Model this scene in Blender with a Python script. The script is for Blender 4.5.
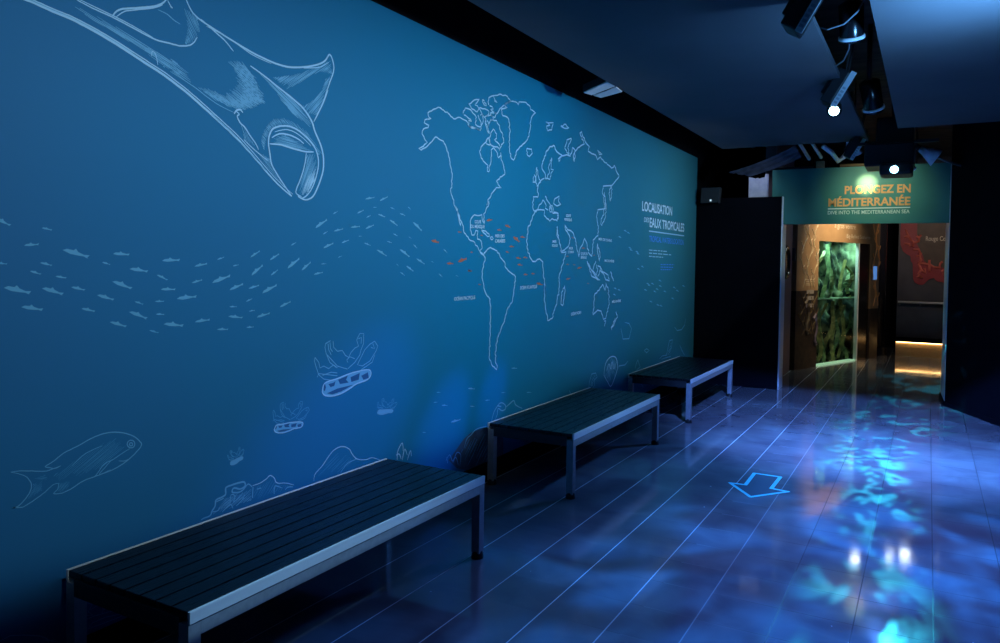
import bpy, bmesh, math, random
from mathutils import Vector, Matrix
random.seed(11)
for o in list(bpy.data.objects): bpy.data.objects.remove(o, do_unlink=True)
scene = bpy.context.scene
COL = scene.collection

# ------------------------------------------------------------------ camera
EYE = 1.62
cam_data = bpy.data.cameras.new('camera')
cam_data.sensor_width = 36.0
cam_data.sensor_fit = 'HORIZONTAL'
cam_data.lens = 36.0 * 764.204 / 1000.0
cam_data.shift_y = -(321.5 - 283.087) / 1000.0
cam_data.clip_start = 0.02
cam = bpy.data.objects.new('camera', cam_data)
COL.objects.link(cam)
yaw, pit, rol = (math.radians(a) for a in (29.2594, 1.53035, -0.89274))
fw = Vector((-math.sin(yaw) * math.cos(pit), math.cos(yaw) * math.cos(pit), -math.sin(pit)))
rt0 = Vector((math.cos(yaw), math.sin(yaw), 0))
dn0 = fw.cross(rt0)
rt = rt0 * math.cos(rol) + dn0 * math.sin(rol)
dn = -rt0 * math.sin(rol) + dn0 * math.cos(rol)
m3 = Matrix((rt, -dn, -fw)).transposed()
cam.matrix_world = Matrix.Translation((0, 0, EYE)) @ m3.to_4x4()
scene.camera = cam

# ------------------------------------------------------------------ colour management, world
vs = scene.view_settings
vs.view_transform = 'Standard'
vs.look = 'None'
vs.gamma = 1.0
vs.use_curve_mapping = False
vs.exposure = 0.0
world = bpy.data.worlds.new('world')
scene.world = world
world.use_nodes = True
bg = world.node_tree.nodes['Background']
bg.inputs[0].default_value = (0.10, 0.20, 0.70, 1)
bg.inputs[1].default_value = 0.021

# ------------------------------------------------------------------ lights
def aim(o, target):
    d = Vector(target) - o.location
    o.rotation_euler = d.to_track_quat('-Z', 'Y').to_euler()

def spot(name, loc, target, power, color, angle, blend=1.0, radius=0.05):
    l = bpy.data.lights.new(name, 'SPOT')
    l.energy = power; l.color = color
    l.spot_size = math.radians(angle); l.spot_blend = blend
    l.shadow_soft_size = radius
    o = bpy.data.objects.new(name, l); COL.objects.link(o)
    o.location = loc; aim(o, target)
    return o

def gobo(o, scale, lo, hi, kind='caustic', stretch=(1, 1), seed=0.0, c1=None, c0=None):
    """Water-ripple effect wheel in front of a spot: shapes the beam itself."""
    l = o.data; l.use_nodes = True
    nt = l.node_tree; N = nt.nodes; K = nt.links
    em = next(n for n in N if n.type == 'EMISSION')
    tc = N.new('ShaderNodeTexCoord')
    sep = N.new('ShaderNodeSeparateXYZ'); K.new(tc.outputs['Normal'], sep.inputs[0])
    dx = N.new('ShaderNodeMath'); dx.operation = 'DIVIDE'; K.new(sep.outputs[0], dx.inputs[0]); K.new(sep.outputs[2], dx.inputs[1])
    dy = N.new('ShaderNodeMath'); dy.operation = 'DIVIDE'; K.new(sep.outputs[1], dy.inputs[0]); K.new(sep.outputs[2], dy.inputs[1])
    cb = N.new('ShaderNodeCombineXYZ'); K.new(dx.outputs[0], cb.inputs[0]); K.new(dy.outputs[0], cb.inputs[1])
    cb.inputs[2].default_value = seed
    mp = N.new('ShaderNodeMapping'); K.new(cb.outputs[0], mp.inputs[0])
    mp.inputs['Scale'].default_value = (stretch[0], stretch[1], 1)
    nz = N.new('ShaderNodeTexNoise'); K.new(mp.outputs[0], nz.inputs['Vector'])
    nz.inputs['Scale'].default_value = scale; nz.inputs['Detail'].default_value = 3.0
    nz.inputs['Distortion'].default_value = 1.2
    fac = nz.outputs['Fac']
    mr = N.new('ShaderNodeMapRange'); mr.interpolation_type = 'SMOOTHSTEP'
    K.new(fac, mr.inputs['Value'])
    mr.inputs['From Min'].default_value = lo; mr.inputs['From Max'].default_value = hi
    mix = N.new('ShaderNodeMix'); mix.data_type = 'RGBA'
    K.new(mr.outputs[0], mix.inputs['Factor'])
    mix.inputs['A'].default_value = (*(c0 or (0.05, 0.05, 0.05)), 1)
    mix.inputs['B'].default_value = (*(c1 or (1, 1, 1)), 1)
    K.new(mix.outputs['Result'], em.inputs['Color'])

def barn(o, up=None, side=None, down=None, soft=1.0):
    """barn doors: cut the beam above the elevation `up` (degrees from its axis) / outside a narrow slot"""
    l = o.data; l.use_nodes = True
    nt = l.node_tree; N = nt.nodes; K = nt.links
    em = next(n for n in N if n.type == 'EMISSION')
    tc = N.new('ShaderNodeTexCoord')
    sep = N.new('ShaderNodeSeparateXYZ'); K.new(tc.outputs['Normal'], sep.inputs[0])
    ab = N.new('ShaderNodeMath'); ab.operation = 'ABSOLUTE'; K.new(sep.outputs[2], ab.inputs[0])
    def div(k):
        d = N.new('ShaderNodeMath'); d.operation = 'DIVIDE'; K.new(sep.outputs[k], d.inputs[0]); K.new(ab.outputs[0], d.inputs[1]); return d.outputs[0]
    def ramp(v, a, b):
        m = N.new('ShaderNodeMapRange'); m.interpolation_type = 'SMOOTHSTEP'; K.new(v, m.inputs['Value'])
        m.inputs['From Min'].default_value = a; m.inputs['From Max'].default_value = b
        m.inputs['To Min'].default_value = 1; m.inputs['To Max'].default_value = 0
        return m.outputs[0]
    outs = []
    if up is not None:
        t = math.tan(math.radians(up)); outs.append(ramp(div(1), t - .02 * soft, t + .03 * soft))
    if down is not None:
        t = math.tan(math.radians(down)); m = N.new('ShaderNodeMath'); m.operation = 'MULTIPLY'; K.new(div(1), m.inputs[0]); m.inputs[1].default_value = -1
        outs.append(ramp(m.outputs[0], t - .014 * soft, t + .008 * soft))
    if side is not None:
        s = N.new('ShaderNodeMath'); s.operation = 'ABSOLUTE'; K.new(div(0), s.inputs[0])
        outs.append(ramp(s.outputs[0], side * .35, side))
    v = outs[0]
    if len(outs) > 1:
        m = N.new('ShaderNodeMath'); m.operation = 'MULTIPLY'; K.new(outs[0], m.inputs[0]); K.new(outs[1], m.inputs[1]); v = m.outputs[0]
    K.new(v, em.inputs['Strength'])

WX = -2.82          # face of the mural
# ceiling wall-washers over the mural
for i, (y, ty, tz, e) in enumerate(((1.2, 1.5, 1.55, 78), (2.6, 2.7, 1.75, 88), (4.2, 4.2, 1.85, 120), (5.9, 5.8, 1.85, 124), (7.9, 8.1, 1.8, 108), (9.4, 9.7, 1.85, 84))):
    o = spot('wall_wash', (-0.66, y, 2.80), (WX, ty, tz), e, (0.72, 0.96, 1.0), 106, 1.0, 0.08)
    barn(o, up=math.degrees(math.atan2(.34, 2.16)) + math.degrees(math.atan2(2.80 - tz, 2.16)),
         down=math.degrees(math.atan2(2.80 - .385, 2.16)) - math.degrees(math.atan2(2.80 - tz, 2.16)))
# water-effect projectors over the aisle
w1 = spot('water_effect', (-0.655, 6.16, 2.765), (0.55, 3.7, 0), 1900, (1, 1, 1), 90, 1.0, 0.04)
gobo(w1, 4.6, 0.40, 0.68, stretch=(1, 1), seed=0.3, c1=(0.045, 0.24, 1.0), c0=(0.028, 0.032, 0.14))
w2 = spot('water_effect', (-0.34, 8.80, 2.60), (0.10, 6.4, 0), 1300, (1, 1, 1), 88, 1.0, 0.04)
gobo(w2, 5.0, 0.36, 0.70, seed=2.3, c1=(0.07, 0.30, 1.0), c0=(0.035, 0.11, 0.42))
w4 = spot('water_effect', (-0.60, 5.3, 2.85), (-0.15, 8.5, 0), 2900, (1, 1, 1), 74, 1.0, 0.04)
gobo(w4, 6.0, 0.36, 0.70, seed=7.7, c1=(0.10, 0.28, 1.0), c0=(0.07, 0.16, 0.60)); barn(w4, up=13.0)
w3 = spot('water_effect', (-0.34, 8.83, 2.58), (-0.24, 5.0, 0), 4600, (1, 1, 1), 64, 0.5, 0.02)
gobo(w3, 18.0, 0.50, 0.60, seed=5.1, stretch=(1.4, .9), c1=(0.03, 0.60, 0.80), c0=(0.0, 0.0, 0.0)); barn(w3, side=.075)
w5 = spot('water_effect', (-0.60, 5.35, 2.85), (-0.30, 8.6, 0), 4200, (1, 1, 1), 56, 0.6, 0.02)
gobo(w5, 20.0, 0.54, 0.63, seed=1.7, stretch=(1.2, 1), c1=(0.02, 0.55, 0.75), c0=(0.0, 0.0, 0.0)); barn(w5, side=.14)
# stray ripples of the same effect low on the mural
for (y, z, e_, ang) in ((3.30, .66, 300, 17), (2.75, .52, 120, 12), (4.30, .50, 330, 11), (4.95, .62, 220, 9)):
    spot('water_effect', (-0.62, 6.1, 2.75), (WX, y, z), e_, (0.05, 0.24, 1.0), ang, 1.0, 0.05)
# added unseen spots, shuttered to brighten only the front edges of the benches
for y, e_ in ((2.35, 240), (5.75, 130), (8.7, 90)):
    o = spot('bench_edge_fill', (-0.46, y, 2.98), (-2.09, y, 0.41), e_, (0.30, 0.64, 1.0), 50, 1.0, 0.01)
    barn(o, up=0.75, down=0.45, soft=0.2)
# added unseen blue fill, brightens the right ceiling panel
spot('ceiling_fill', (0.42, 4.5, 2.45), (0.15, 4.75, 3.05), 210, (0.14, 0.46, 1.0), 125, 1.0, 0.1)
# lamps on the sign: a tight spot and its spill
spot('sign_spot', (-0.74, 9.62, 2.93), (-0.705, 10.61, 2.675), 190, (1.0, 0.95, 0.45), 17, 1.0, 0.02)
spot('sign_spot', (-0.74, 9.62, 2.93), (-0.66, 10.61, 2.55), 36, (0.75, 1.0, 0.62), 84, 1.0, 0.02)
spot('board_spot', (-1.98, 10.25, 3.25), (-2.04, 10.70, 2.66), 7, (0.75, 0.8, 1.0), 60, 1.0, 0.03)
# the room beyond the portal
spot('exhibit_spot', (-0.40, 13.2, 3.1), (-1.5, 13.9, 1.95), 270, (1.0, 0.74, 0.42), 80, 1.0, 0.08)
spot('exhibit_spot', (0.0, 13.6, 3.1), (0.0, 16.6, 2.2), 75, (1.0, 0.75, 0.55), 60, 1.0, 0.1)
try:
    scene.cycles.caustics_reflective = False
except AttributeError:
    pass
# ------------------------------------------------------------------ mural drawings: strokes and fills in wall millimetres (along, up)
DRAW={
 'manta_ray_drawing':[
  ('line','t',0.0109,'1469,2526 1484,2526 1506,2526 1530,2526 1549,2526 1563,2525 1573,2525 1583,2524 1594,2522 1607,2520 1622,2518 1636,2516 1651,2513 1666,2512 1681,2510 1696,2509 1711,2507 1726,2505 1742,2502 1757,2498 1773,2495 1789,2491 1805,2487 1821,2483 1837,2479 1854,2474 1870,2469 1887,2464 1904,2459 1921,2453 1939,2447 1956,2441 1974,2435 1992,2429 2010,2423 2028,2416 2046,2410 2065,2404 2084,2398 2103,2391 2122,2384 2143,2375 2165,2366 2186,2356 2204,2348 2216,2343 2223,2340 2230,2336 2241,2331 2256,2323 2274,2313 2295,2302 2316,2290 2341,2277 2368,2261 2395,2246 2420,2232 2440,2220 2459,2210 2476,2200 2495,2188 2514,2176 2534,2162 2553,2148 2573,2134 2593,2120 2614,2104 2635,2089 2655,2074 2673,2059 2691,2045 2709,2032 2727,2019 2746,2006 2765,1993 2784,1982 2802,1971 2820,1961 2837,1952 2852,1944 2863,1939'),
  ('line','t',0.0054,'1473,2535 1488,2535 1510,2535 1534,2535 1553,2535 1567,2534 1577,2534 1587,2533 1598,2531 1612,2530 1626,2527 1641,2525 1656,2523 1670,2521 1685,2520 1700,2518 1716,2517 1731,2514 1746,2511 1762,2508 1778,2504 1794,2501 1810,2497 1826,2493 1842,2488 1859,2484 1876,2479 1892,2474 1909,2469 1927,2463 1944,2457 1962,2451 1979,2445 1997,2439 2015,2433 2034,2427 2052,2420 2071,2414 2089,2408 2108,2402 2128,2395 2149,2386 2171,2376 2192,2367 2210,2359 2222,2354 2229,2350 2236,2347 2247,2341 2262,2333 2281,2324 2301,2313 2323,2301 2347,2288 2374,2272 2402,2257 2426,2243 2447,2231 2466,2221 2483,2211 2502,2200 2521,2187 2541,2174 2560,2160 2580,2146 2601,2131 2622,2116 2642,2100 2662,2085 2681,2071 2699,2057 2717,2043 2735,2030 2754,2017 2773,2005 2792,1993 2810,1982 2828,1973 2845,1964 2860,1956 2871,1950'),
  ('mid','t',0.0082,'1552,2531 1559,2530 1570,2530 1583,2529 1596,2527 1610,2525 1624,2523 1639,2521 1654,2518 1669,2517 1684,2516 1698,2514 1714,2512 1729,2510 1744,2507 1760,2503 1776,2500 1792,2496 1808,2492 1824,2488 1840,2484 1857,2479 1873,2475 1890,2470 1907,2464 1926,2458 1946,2451 1964,2445 1977,2440'),
  ('line','t',0.0067,'1738,2584 1750,2581 1767,2578 1786,2574 1805,2570 1823,2568 1843,2565 1863,2563 1884,2560 1905,2556 1927,2552 1950,2547 1974,2542 1999,2537 2026,2531 2052,2526 2076,2522 2097,2521 2115,2522 2132,2523 2145,2524 2153,2524 2158,2524 2162,2524 2167,2524 2175,2525 2184,2525 2193,2525 2203,2527 2214,2530 2227,2533 2239,2538 2249,2542 2256,2547 2262,2552 2267,2557 2272,2562 2276,2569 2280,2576 2284,2582 2286,2587'),
  ('line','t',0.0047,'1751,2587 1762,2586 1779,2583 1798,2580 1818,2577 1837,2574 1857,2571 1877,2568 1897,2565 1916,2561 1935,2558 1953,2554 1974,2550 1998,2544 2025,2538 2051,2531 2068,2527'),
  ('line','t',0.0081,'1887,2564 1892,2570 1898,2579 1907,2589 1918,2597 1932,2605 1950,2611 1969,2618 1988,2624 2006,2631 2026,2638 2044,2645 2060,2651 2074,2657 2086,2663 2096,2670 2106,2676 2114,2683 2122,2691 2128,2699 2132,2704'),
  ('line','t',0.0048,'1904,2565 1910,2571 1918,2579 1928,2588 1938,2596 1949,2602 1960,2606 1973,2611 1988,2617 2006,2624 2028,2632 2049,2640 2068,2648 2083,2656 2096,2663 2106,2670 2113,2675'),
  ('mid','t',0.0042,'2090,2648 2099,2647 2111,2646 2125,2644 2136,2642 2145,2638 2153,2634 2160,2630 2168,2627 2176,2624 2186,2622 2194,2620 2200,2619'),
  ('line','t',0.005,'2136,2702 2138,2699 2141,2694 2145,2689 2148,2685 2151,2682 2155,2679 2158,2677 2160,2675 2158,2675 2155,2676 2151,2678 2148,2678'),
  ('mid','t',0.0043,'1902,2526 2009,2494 2122,2460'),
  ('mid','t',0.0034,'1824,2544 2005,2488 2208,2428'),
  ('mid','t',0.004,'1845,2533 1999,2486 2169,2435'),
  ('mid','t',0.004,'1755,2555 1941,2498 2151,2435'),
  ('mid','t',0.004,'1737,2555 1836,2524 1942,2492'),
  ('mid','t',0.004,'1960,2487 2079,2450 2207,2411'),
  ('mid','t',0.0036,'1774,2539 1813,2525 1855,2514'),
  ('mid','t',0.0051,'2089,2442 2142,2424 2198,2408'),
  ('mid','t',0.0041,'2164,2414 2185,2406 2207,2401'),
  ('mid','t',0.0038,'2160,2453 2179,2447 2197,2440'),
  ('mid','t',0.0052,'2085,2473 2131,2456 2180,2439'),
  ('mid','t',0.005,'2043,2480 2110,2457 2178,2431'),
  ('mid','t',0.0034,'2014,2482 2094,2452 2178,2422'),
  ('mid','t',0.005,'2030,2468 2109,2440 2191,2408'),
  ('mid','t',0.0033,'2047,2452 2096,2434 2145,2416'),
  ('mid','t',0.0044,'2116,2420 2121,2420 2124,2417'),
  ('line','t',0.0041,'2061,2450 2062,2454 2062,2460 2063,2467 2065,2470 2068,2471 2072,2469 2076,2466 2080,2461 2083,2452 2087,2440 2089,2428 2091,2420'),
  ('line','t',0.0091,'2225,2736 2230,2728 2238,2715 2247,2702 2257,2690 2267,2682 2278,2676 2290,2670 2304,2665 2321,2660 2340,2655 2361,2650 2383,2644 2406,2639 2432,2632 2458,2626 2485,2620 2511,2614 2537,2608 2564,2603 2592,2597 2623,2592 2655,2588 2687,2584 2718,2581 2746,2579 2772,2579 2799,2579 2826,2581 2854,2585 2882,2591 2911,2598 2939,2606 2967,2614 2995,2624 3022,2634 3044,2643 3062,2652 3076,2660 3088,2668 3099,2677 3109,2689 3118,2702 3126,2713 3133,2717 3142,2713 3150,2703 3157,2690 3162,2678 3165,2667 3167,2656 3166,2644 3163,2630 3157,2614 3148,2596 3138,2576 3129,2555 3119,2533 3109,2509 3099,2485 3088,2461 3076,2438 3062,2413 3050,2392 3041,2377'),
  ('line','t',0.0063,'2304,2670 2319,2664 2340,2654 2363,2643 2383,2634 2397,2628 2410,2623 2421,2618 2433,2612 2448,2603 2463,2592 2477,2581 2487,2574'),
  ('line','t',0.0046,'2334,2647 2356,2644 2390,2639 2428,2633 2464,2626 2496,2617 2528,2606 2561,2596 2592,2587 2627,2581 2663,2577 2695,2574 2718,2572'),
  ('line','t',0.0052,'2939,2600 2961,2606 2994,2614 3029,2623 3058,2633 3081,2644 3100,2656 3116,2667 3127,2674'),
  ('mid','t',0.0056,'2280,2674 2284,2667 2289,2661'),
  ('mid','t',0.0046,'2272,2673 2285,2656 2296,2638'),
  ('mid','t',0.0034,'2259,2683 2279,2652 2300,2623'),
  ('mid','t',0.0054,'2257,2677 2277,2644 2300,2613'),
  ('mid','t',0.0046,'2242,2686 2267,2648 2293,2610'),
  ('mid','t',0.0041,'2232,2688 2257,2650 2283,2612'),
  ('mid','t',0.0044,'2220,2690 2252,2640 2286,2592'),
  ('mid','t',0.0031,'2222,2675 2251,2630 2282,2585'),
  ('mid','t',0.0042,'2232,2645 2256,2608 2281,2572'),
  ('mid','t',0.003,'2234,2629 2252,2600 2272,2571'),
  ('mid','t',0.0042,'2238,2612 2253,2591 2267,2570'),
  ('mid','t',0.004,'2235,2604 2250,2582 2264,2559'),
  ('mid','t',0.0031,'2233,2593 2244,2574 2257,2556'),
  ('mid','t',0.0051,'2232,2580 2242,2566 2251,2552'),
  ('mid','t',0.0033,'2228,2575 2236,2562 2245,2549'),
  ('mid','t',0.0052,'2227,2565 2233,2557 2239,2548'),
  ('mid','t',0.0041,'2226,2557 2229,2550 2234,2544'),
  ('mid','t',0.0051,'2224,2549 2228,2545 2230,2540'),
  ('mid','t',0.0032,'2505,2536 2547,2519 2589,2501'),
  ('mid','t',0.004,'2506,2531 2564,2506 2624,2481'),
  ('mid','t',0.0029,'2490,2532 2550,2507 2611,2480'),
  ('mid','t',0.0053,'2496,2522 2554,2497 2614,2471'),
  ('mid','t',0.0046,'2468,2526 2545,2492 2627,2458'),
  ('mid','t',0.0031,'2463,2522 2554,2484 2647,2444'),
  ('mid','t',0.0052,'2456,2519 2544,2483 2634,2443'),
  ('mid','t',0.0044,'2490,2498 2562,2465 2638,2434'),
  ('mid','t',0.0046,'2492,2492 2580,2455 2672,2415'),
  ('mid','t',0.0038,'2494,2486 2570,2452 2650,2418'),
  ('mid','t',0.0038,'2517,2471 2593,2437 2673,2403'),
  ('mid','t',0.005,'2509,2469 2586,2437 2665,2401'),
  ('mid','t',0.0045,'2523,2456 2596,2426 2669,2392'),
  ('mid','t',0.0043,'2501,2458 2590,2420 2682,2378'),
  ('mid','t',0.0031,'2517,2445 2588,2416 2659,2382'),
  ('mid','t',0.0051,'2509,2444 2590,2406 2678,2370'),
  ('mid','t',0.0039,'2520,2434 2592,2404 2665,2371'),
  ('mid','t',0.0038,'2518,2429 2587,2400 2656,2368'),
  ('mid','t',0.0031,'2514,2426 2577,2399 2640,2370'),
  ('mid','t',0.0039,'2506,2425 2570,2395 2638,2366'),
  ('mid','t',0.0042,'2508,2417 2571,2389 2636,2360'),
  ('mid','t',0.0035,'2497,2415 2558,2388 2621,2359'),
  ('mid','t',0.004,'2500,2408 2565,2379 2632,2348'),
  ('mid','t',0.0049,'2501,2400 2556,2373 2615,2348'),
  ('mid','t',0.0046,'2486,2402 2549,2372 2616,2342'),
  ('mid','t',0.0043,'2488,2393 2540,2369 2594,2345'),
  ('mid','t',0.0049,'2480,2392 2543,2365 2606,2335'),
  ('mid','t',0.0034,'2466,2395 2530,2364 2599,2334'),
  ('mid','t',0.0046,'2480,2384 2535,2357 2594,2332'),
  ('mid','t',0.003,'2478,2378 2525,2355 2575,2333'),
  ('mid','t',0.0048,'2463,2378 2514,2356 2564,2331'),
  ('mid','t',0.005,'2448,2377 2506,2350 2565,2323'),
  ('mid','t',0.0048,'2447,2373 2503,2346 2561,2319'),
  ('mid','t',0.0039,'2448,2367 2499,2343 2552,2318'),
  ('mid','t',0.0047,'2447,2363 2489,2343 2532,2323'),
  ('mid','t',0.0042,'2444,2360 2485,2340 2529,2320'),
  ('mid','t',0.0031,'2425,2363 2470,2343 2514,2321'),
  ('mid','t',0.0046,'2411,2363 2460,2340 2510,2316'),
  ('mid','t',0.0036,'2381,2372 2444,2342 2509,2311'),
  ('mid','t',0.0046,'2377,2369 2428,2346 2480,2320'),
  ('mid','t',0.0034,'2364,2370 2421,2344 2478,2316'),
  ('mid','t',0.0037,'2344,2375 2407,2346 2470,2315'),
  ('mid','t',0.004,'2343,2371 2399,2342 2459,2315'),
  ('mid','t',0.0041,'2326,2373 2373,2349 2423,2326'),
  ('mid','t',0.0046,'2322,2369 2363,2349 2405,2329'),
  ('mid','t',0.0045,'2306,2370 2350,2349 2394,2327'),
  ('mid','t',0.0032,'2293,2370 2302,2366 2310,2361'),
  ('mid','t',0.0064,'2536,2538 2572,2508 2612,2480'),
  ('mid','t',0.0058,'2541,2526 2586,2492 2631,2457'),
  ('mid','t',0.0047,'2518,2536 2574,2494 2630,2451'),
  ('mid','t',0.005,'2523,2522 2594,2468 2667,2412'),
  ('mid','t',0.0048,'2500,2529 2579,2467 2664,2404'),
  ('mid','t',0.0039,'2487,2530 2574,2462 2666,2392'),
  ('mid','t',0.0048,'2500,2508 2578,2446 2662,2383'),
  ('mid','t',0.0056,'2483,2510 2562,2448 2645,2385'),
  ('mid','t',0.0057,'2509,2479 2566,2433 2627,2387'),
  ('mid','t',0.0058,'2540,2444 2585,2410 2629,2375'),
  ('mid','t',0.0056,'2546,2429 2585,2398 2626,2367'),
  ('mid','t',0.0065,'2548,2419 2581,2396 2612,2370'),
  ('mid','t',0.0053,'2538,2420 2571,2393 2605,2367'),
  ('mid','t',0.0038,'2538,2410 2571,2385 2603,2358'),
  ('mid','t',0.0047,'2539,2398 2564,2377 2591,2356'),
  ('mid','t',0.0051,'2532,2394 2558,2376 2581,2356'),
  ('mid','t',0.0048,'2534,2384 2558,2367 2580,2348'),
  ('mid','t',0.0039,'2532,2377 2551,2360 2572,2344'),
  ('mid','t',0.0058,'2524,2374 2545,2356 2568,2339'),
  ('mid','t',0.0061,'2523,2367 2541,2352 2559,2338'),
  ('mid','t',0.0042,'2522,2357 2529,2352 2536,2346'),
  ('mid','t',0.0061,'2624,2405 2635,2403 2645,2400'),
  ('mid','t',0.0049,'2622,2400 2642,2394 2663,2390'),
  ('mid','t',0.0058,'2612,2396 2646,2386 2682,2378'),
  ('mid','t',0.0059,'2607,2390 2641,2382 2675,2374'),
  ('mid','t',0.0053,'2598,2388 2632,2380 2665,2371'),
  ('mid','t',0.0052,'2579,2386 2619,2377 2657,2366'),
  ('mid','t',0.0064,'2572,2380 2608,2369 2646,2361'),
  ('mid','t',0.0048,'2569,2375 2603,2368 2637,2358'),
  ('mid','t',0.0046,'2549,2374 2588,2363 2630,2354'),
  ('mid','t',0.0055,'2546,2366 2584,2356 2624,2347'),
  ('mid','t',0.0061,'2534,2361 2568,2353 2601,2344'),
  ('mid','t',0.0051,'2523,2355 2558,2345 2594,2337'),
  ('mid','t',0.0041,'2502,2355 2547,2344 2592,2332'),
  ('mid','t',0.0056,'2503,2348 2538,2339 2575,2329'),
  ('mid','t',0.0041,'2490,2345 2526,2336 2562,2326'),
  ('mid','t',0.0052,'2464,2344 2509,2332 2555,2319'),
  ('mid','t',0.0059,'2411,2351 2476,2334 2543,2315'),
  ('mid','t',0.004,'2382,2353 2452,2335 2522,2316'),
  ('mid','t',0.004,'2332,2360 2419,2338 2508,2313'),
  ('mid','t',0.0047,'2320,2357 2394,2337 2471,2316'),
  ('mid','t',0.0034,'1980,2491 2043,2471 2108,2449'),
  ('mid','t',0.0034,'1876,2520 1973,2489 2075,2455'),
  ('mid','t',0.0043,'1864,2520 1949,2492 2039,2463'),
  ('mid','t',0.0051,'1796,2537 1876,2511 1960,2483'),
  ('mid','t',0.0049,'2152,2460 2170,2453 2188,2447'),
  ('mid','t',0.0031,'2150,2454 2196,2438 2241,2420'),
  ('mid','t',0.0031,'2151,2449 2191,2433 2233,2418'),
  ('mid','t',0.0048,'2158,2438 2195,2422 2235,2409'),
  ('mid','t',0.0029,'2155,2434 2196,2417 2240,2402'),
  ('mid','t',0.0035,'2165,2424 2208,2408 2252,2392'),
  ('mid','t',0.0044,'2167,2416 2210,2399 2255,2383'),
  ('mid','t',0.0036,'2158,2411 2189,2400 2220,2388'),
  ('mid','t',0.0031,'2177,2399 2195,2393 2212,2386'),
  ('mid','t',0.0043,'2734,2506 2736,2508 2738,2509'),
  ('mid','t',0.0051,'2740,2505 2746,2510 2753,2514'),
  ('mid','t',0.0048,'2745,2501 2759,2510 2771,2520'),
  ('mid','t',0.005,'2759,2502 2776,2513 2791,2526'),
  ('mid','t',0.0056,'2761,2498 2785,2515 2810,2533'),
  ('mid','t',0.0048,'2769,2497 2795,2518 2823,2537'),
  ('mid','t',0.0047,'2768,2491 2803,2516 2838,2542'),
  ('mid','t',0.0046,'2775,2491 2806,2515 2839,2538'),
  ('mid','t',0.0045,'2790,2495 2826,2520 2860,2546'),
  ('mid','t',0.0034,'2786,2486 2836,2521 2884,2558'),
  ('mid','t',0.0034,'2807,2496 2856,2530 2903,2566'),
  ('mid','t',0.0049,'2799,2484 2858,2526 2917,2569'),
  ('mid','t',0.0044,'2827,2495 2896,2545 2967,2596'),
  ('mid','t',0.0037,'2834,2494 2908,2547 2982,2602'),
  ('mid','t',0.0041,'2830,2484 2917,2548 3009,2613'),
  ('mid','t',0.0044,'2822,2471 2935,2551 3052,2636'),
  ('mid','t',0.006,'2856,2488 2983,2579 3118,2675'),
  ('mid','t',0.0037,'2901,2513 3019,2598 3144,2687'),
  ('mid','t',0.005,'3022,2590 3075,2626 3126,2665'),
  ('mid','t',0.0059,'3065,2611 3105,2638 3143,2667'),
  ('mid','t',0.0061,'3080,2612 3110,2634 3141,2655'),
  ('mid','t',0.0036,'3094,2612 3117,2630 3142,2646'),
  ('mid','t',0.0034,'3109,2614 3129,2628 3149,2642'),
  ('mid','t',0.0055,'3124,2615 3137,2625 3152,2635'),
  ('mid','t',0.0045,'3139,2617 3146,2623 3155,2628'),
  ('mid','t',0.0061,'3148,2618 3152,2620 3155,2622'),
  ('mid','t',0.0041,'2937,2404 2939,2407 2943,2409'),
  ('mid','t',0.0043,'3098,2571 3105,2578 3112,2586'),
  ('mid','t',0.0055,'2942,2398 2956,2410 2967,2424'),
  ('mid','t',0.0034,'3091,2553 3119,2580 3145,2609'),
  ('mid','t',0.0034,'2948,2397 2964,2415 2982,2432'),
  ('mid','t',0.0061,'3085,2539 3110,2566 3136,2592'),
  ('mid','t',0.0033,'2959,2399 2984,2426 3011,2452'),
  ('mid','t',0.0049,'3079,2523 3104,2551 3133,2578'),
  ('mid','t',0.0045,'2961,2394 3042,2476 3124,2562'),
  ('mid','t',0.0052,'2956,2381 3034,2461 3113,2543'),
  ('mid','t',0.0054,'2982,2396 3045,2463 3112,2530'),
  ('mid','t',0.0041,'2977,2381 3033,2438 3089,2496'),
  ('mid','t',0.0058,'2968,2365 3030,2426 3090,2490'),
  ('mid','t',0.005,'2992,2380 3036,2424 3080,2470'),
  ('mid','t',0.0052,'2997,2378 3042,2425 3091,2473'),
  ('mid','t',0.0046,'3009,2378 3043,2413 3078,2448'),
  ('mid','t',0.0042,'3019,2377 3038,2399 3061,2420'),
  ('mid','t',0.0059,'3027,2377 3042,2390 3054,2403'),
  ('mid','t',0.0046,'3036,2376 3041,2381 3045,2385'),
  ('line','t',0.0104,'2587,2531 2602,2526 2622,2520 2646,2512 2672,2503 2700,2493 2732,2480 2763,2468 2790,2458 2811,2450 2828,2444 2844,2438 2861,2431 2880,2423 2901,2414 2922,2405 2940,2394 2958,2381 2975,2367 2990,2352 3002,2338 3010,2326 3014,2316 3018,2305 3024,2293 3034,2278 3045,2263 3057,2246 3067,2231 3074,2217 3080,2204 3085,2190 3089,2175 3092,2157 3093,2137 3093,2116 3090,2096 3084,2075 3075,2054 3066,2033 3056,2014 3046,1996 3036,1979 3026,1964 3014,1951 3002,1942 2988,1936 2974,1931 2960,1929 2945,1930 2929,1934 2916,1939 2906,1942'),
  ('mid','t',0.005,'2812,2443 2874,2412 2935,2378'),
  ('mid','t',0.0048,'2733,2478 2820,2430 2914,2383'),
  ('mid','t',0.0054,'2720,2480 2825,2424 2936,2365'),
  ('mid','t',0.0039,'2656,2508 2766,2447 2884,2386'),
  ('mid','t',0.0057,'2648,2506 2780,2436 2919,2361'),
  ('mid','t',0.0045,'2703,2471 2806,2418 2911,2360'),
  ('mid','t',0.0031,'2759,2433 2822,2399 2888,2364'),
  ('mid','t',0.0044,'2775,2419 2836,2387 2897,2353'),
  ('mid','t',0.0057,'2781,2410 2835,2382 2889,2351'),
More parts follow.
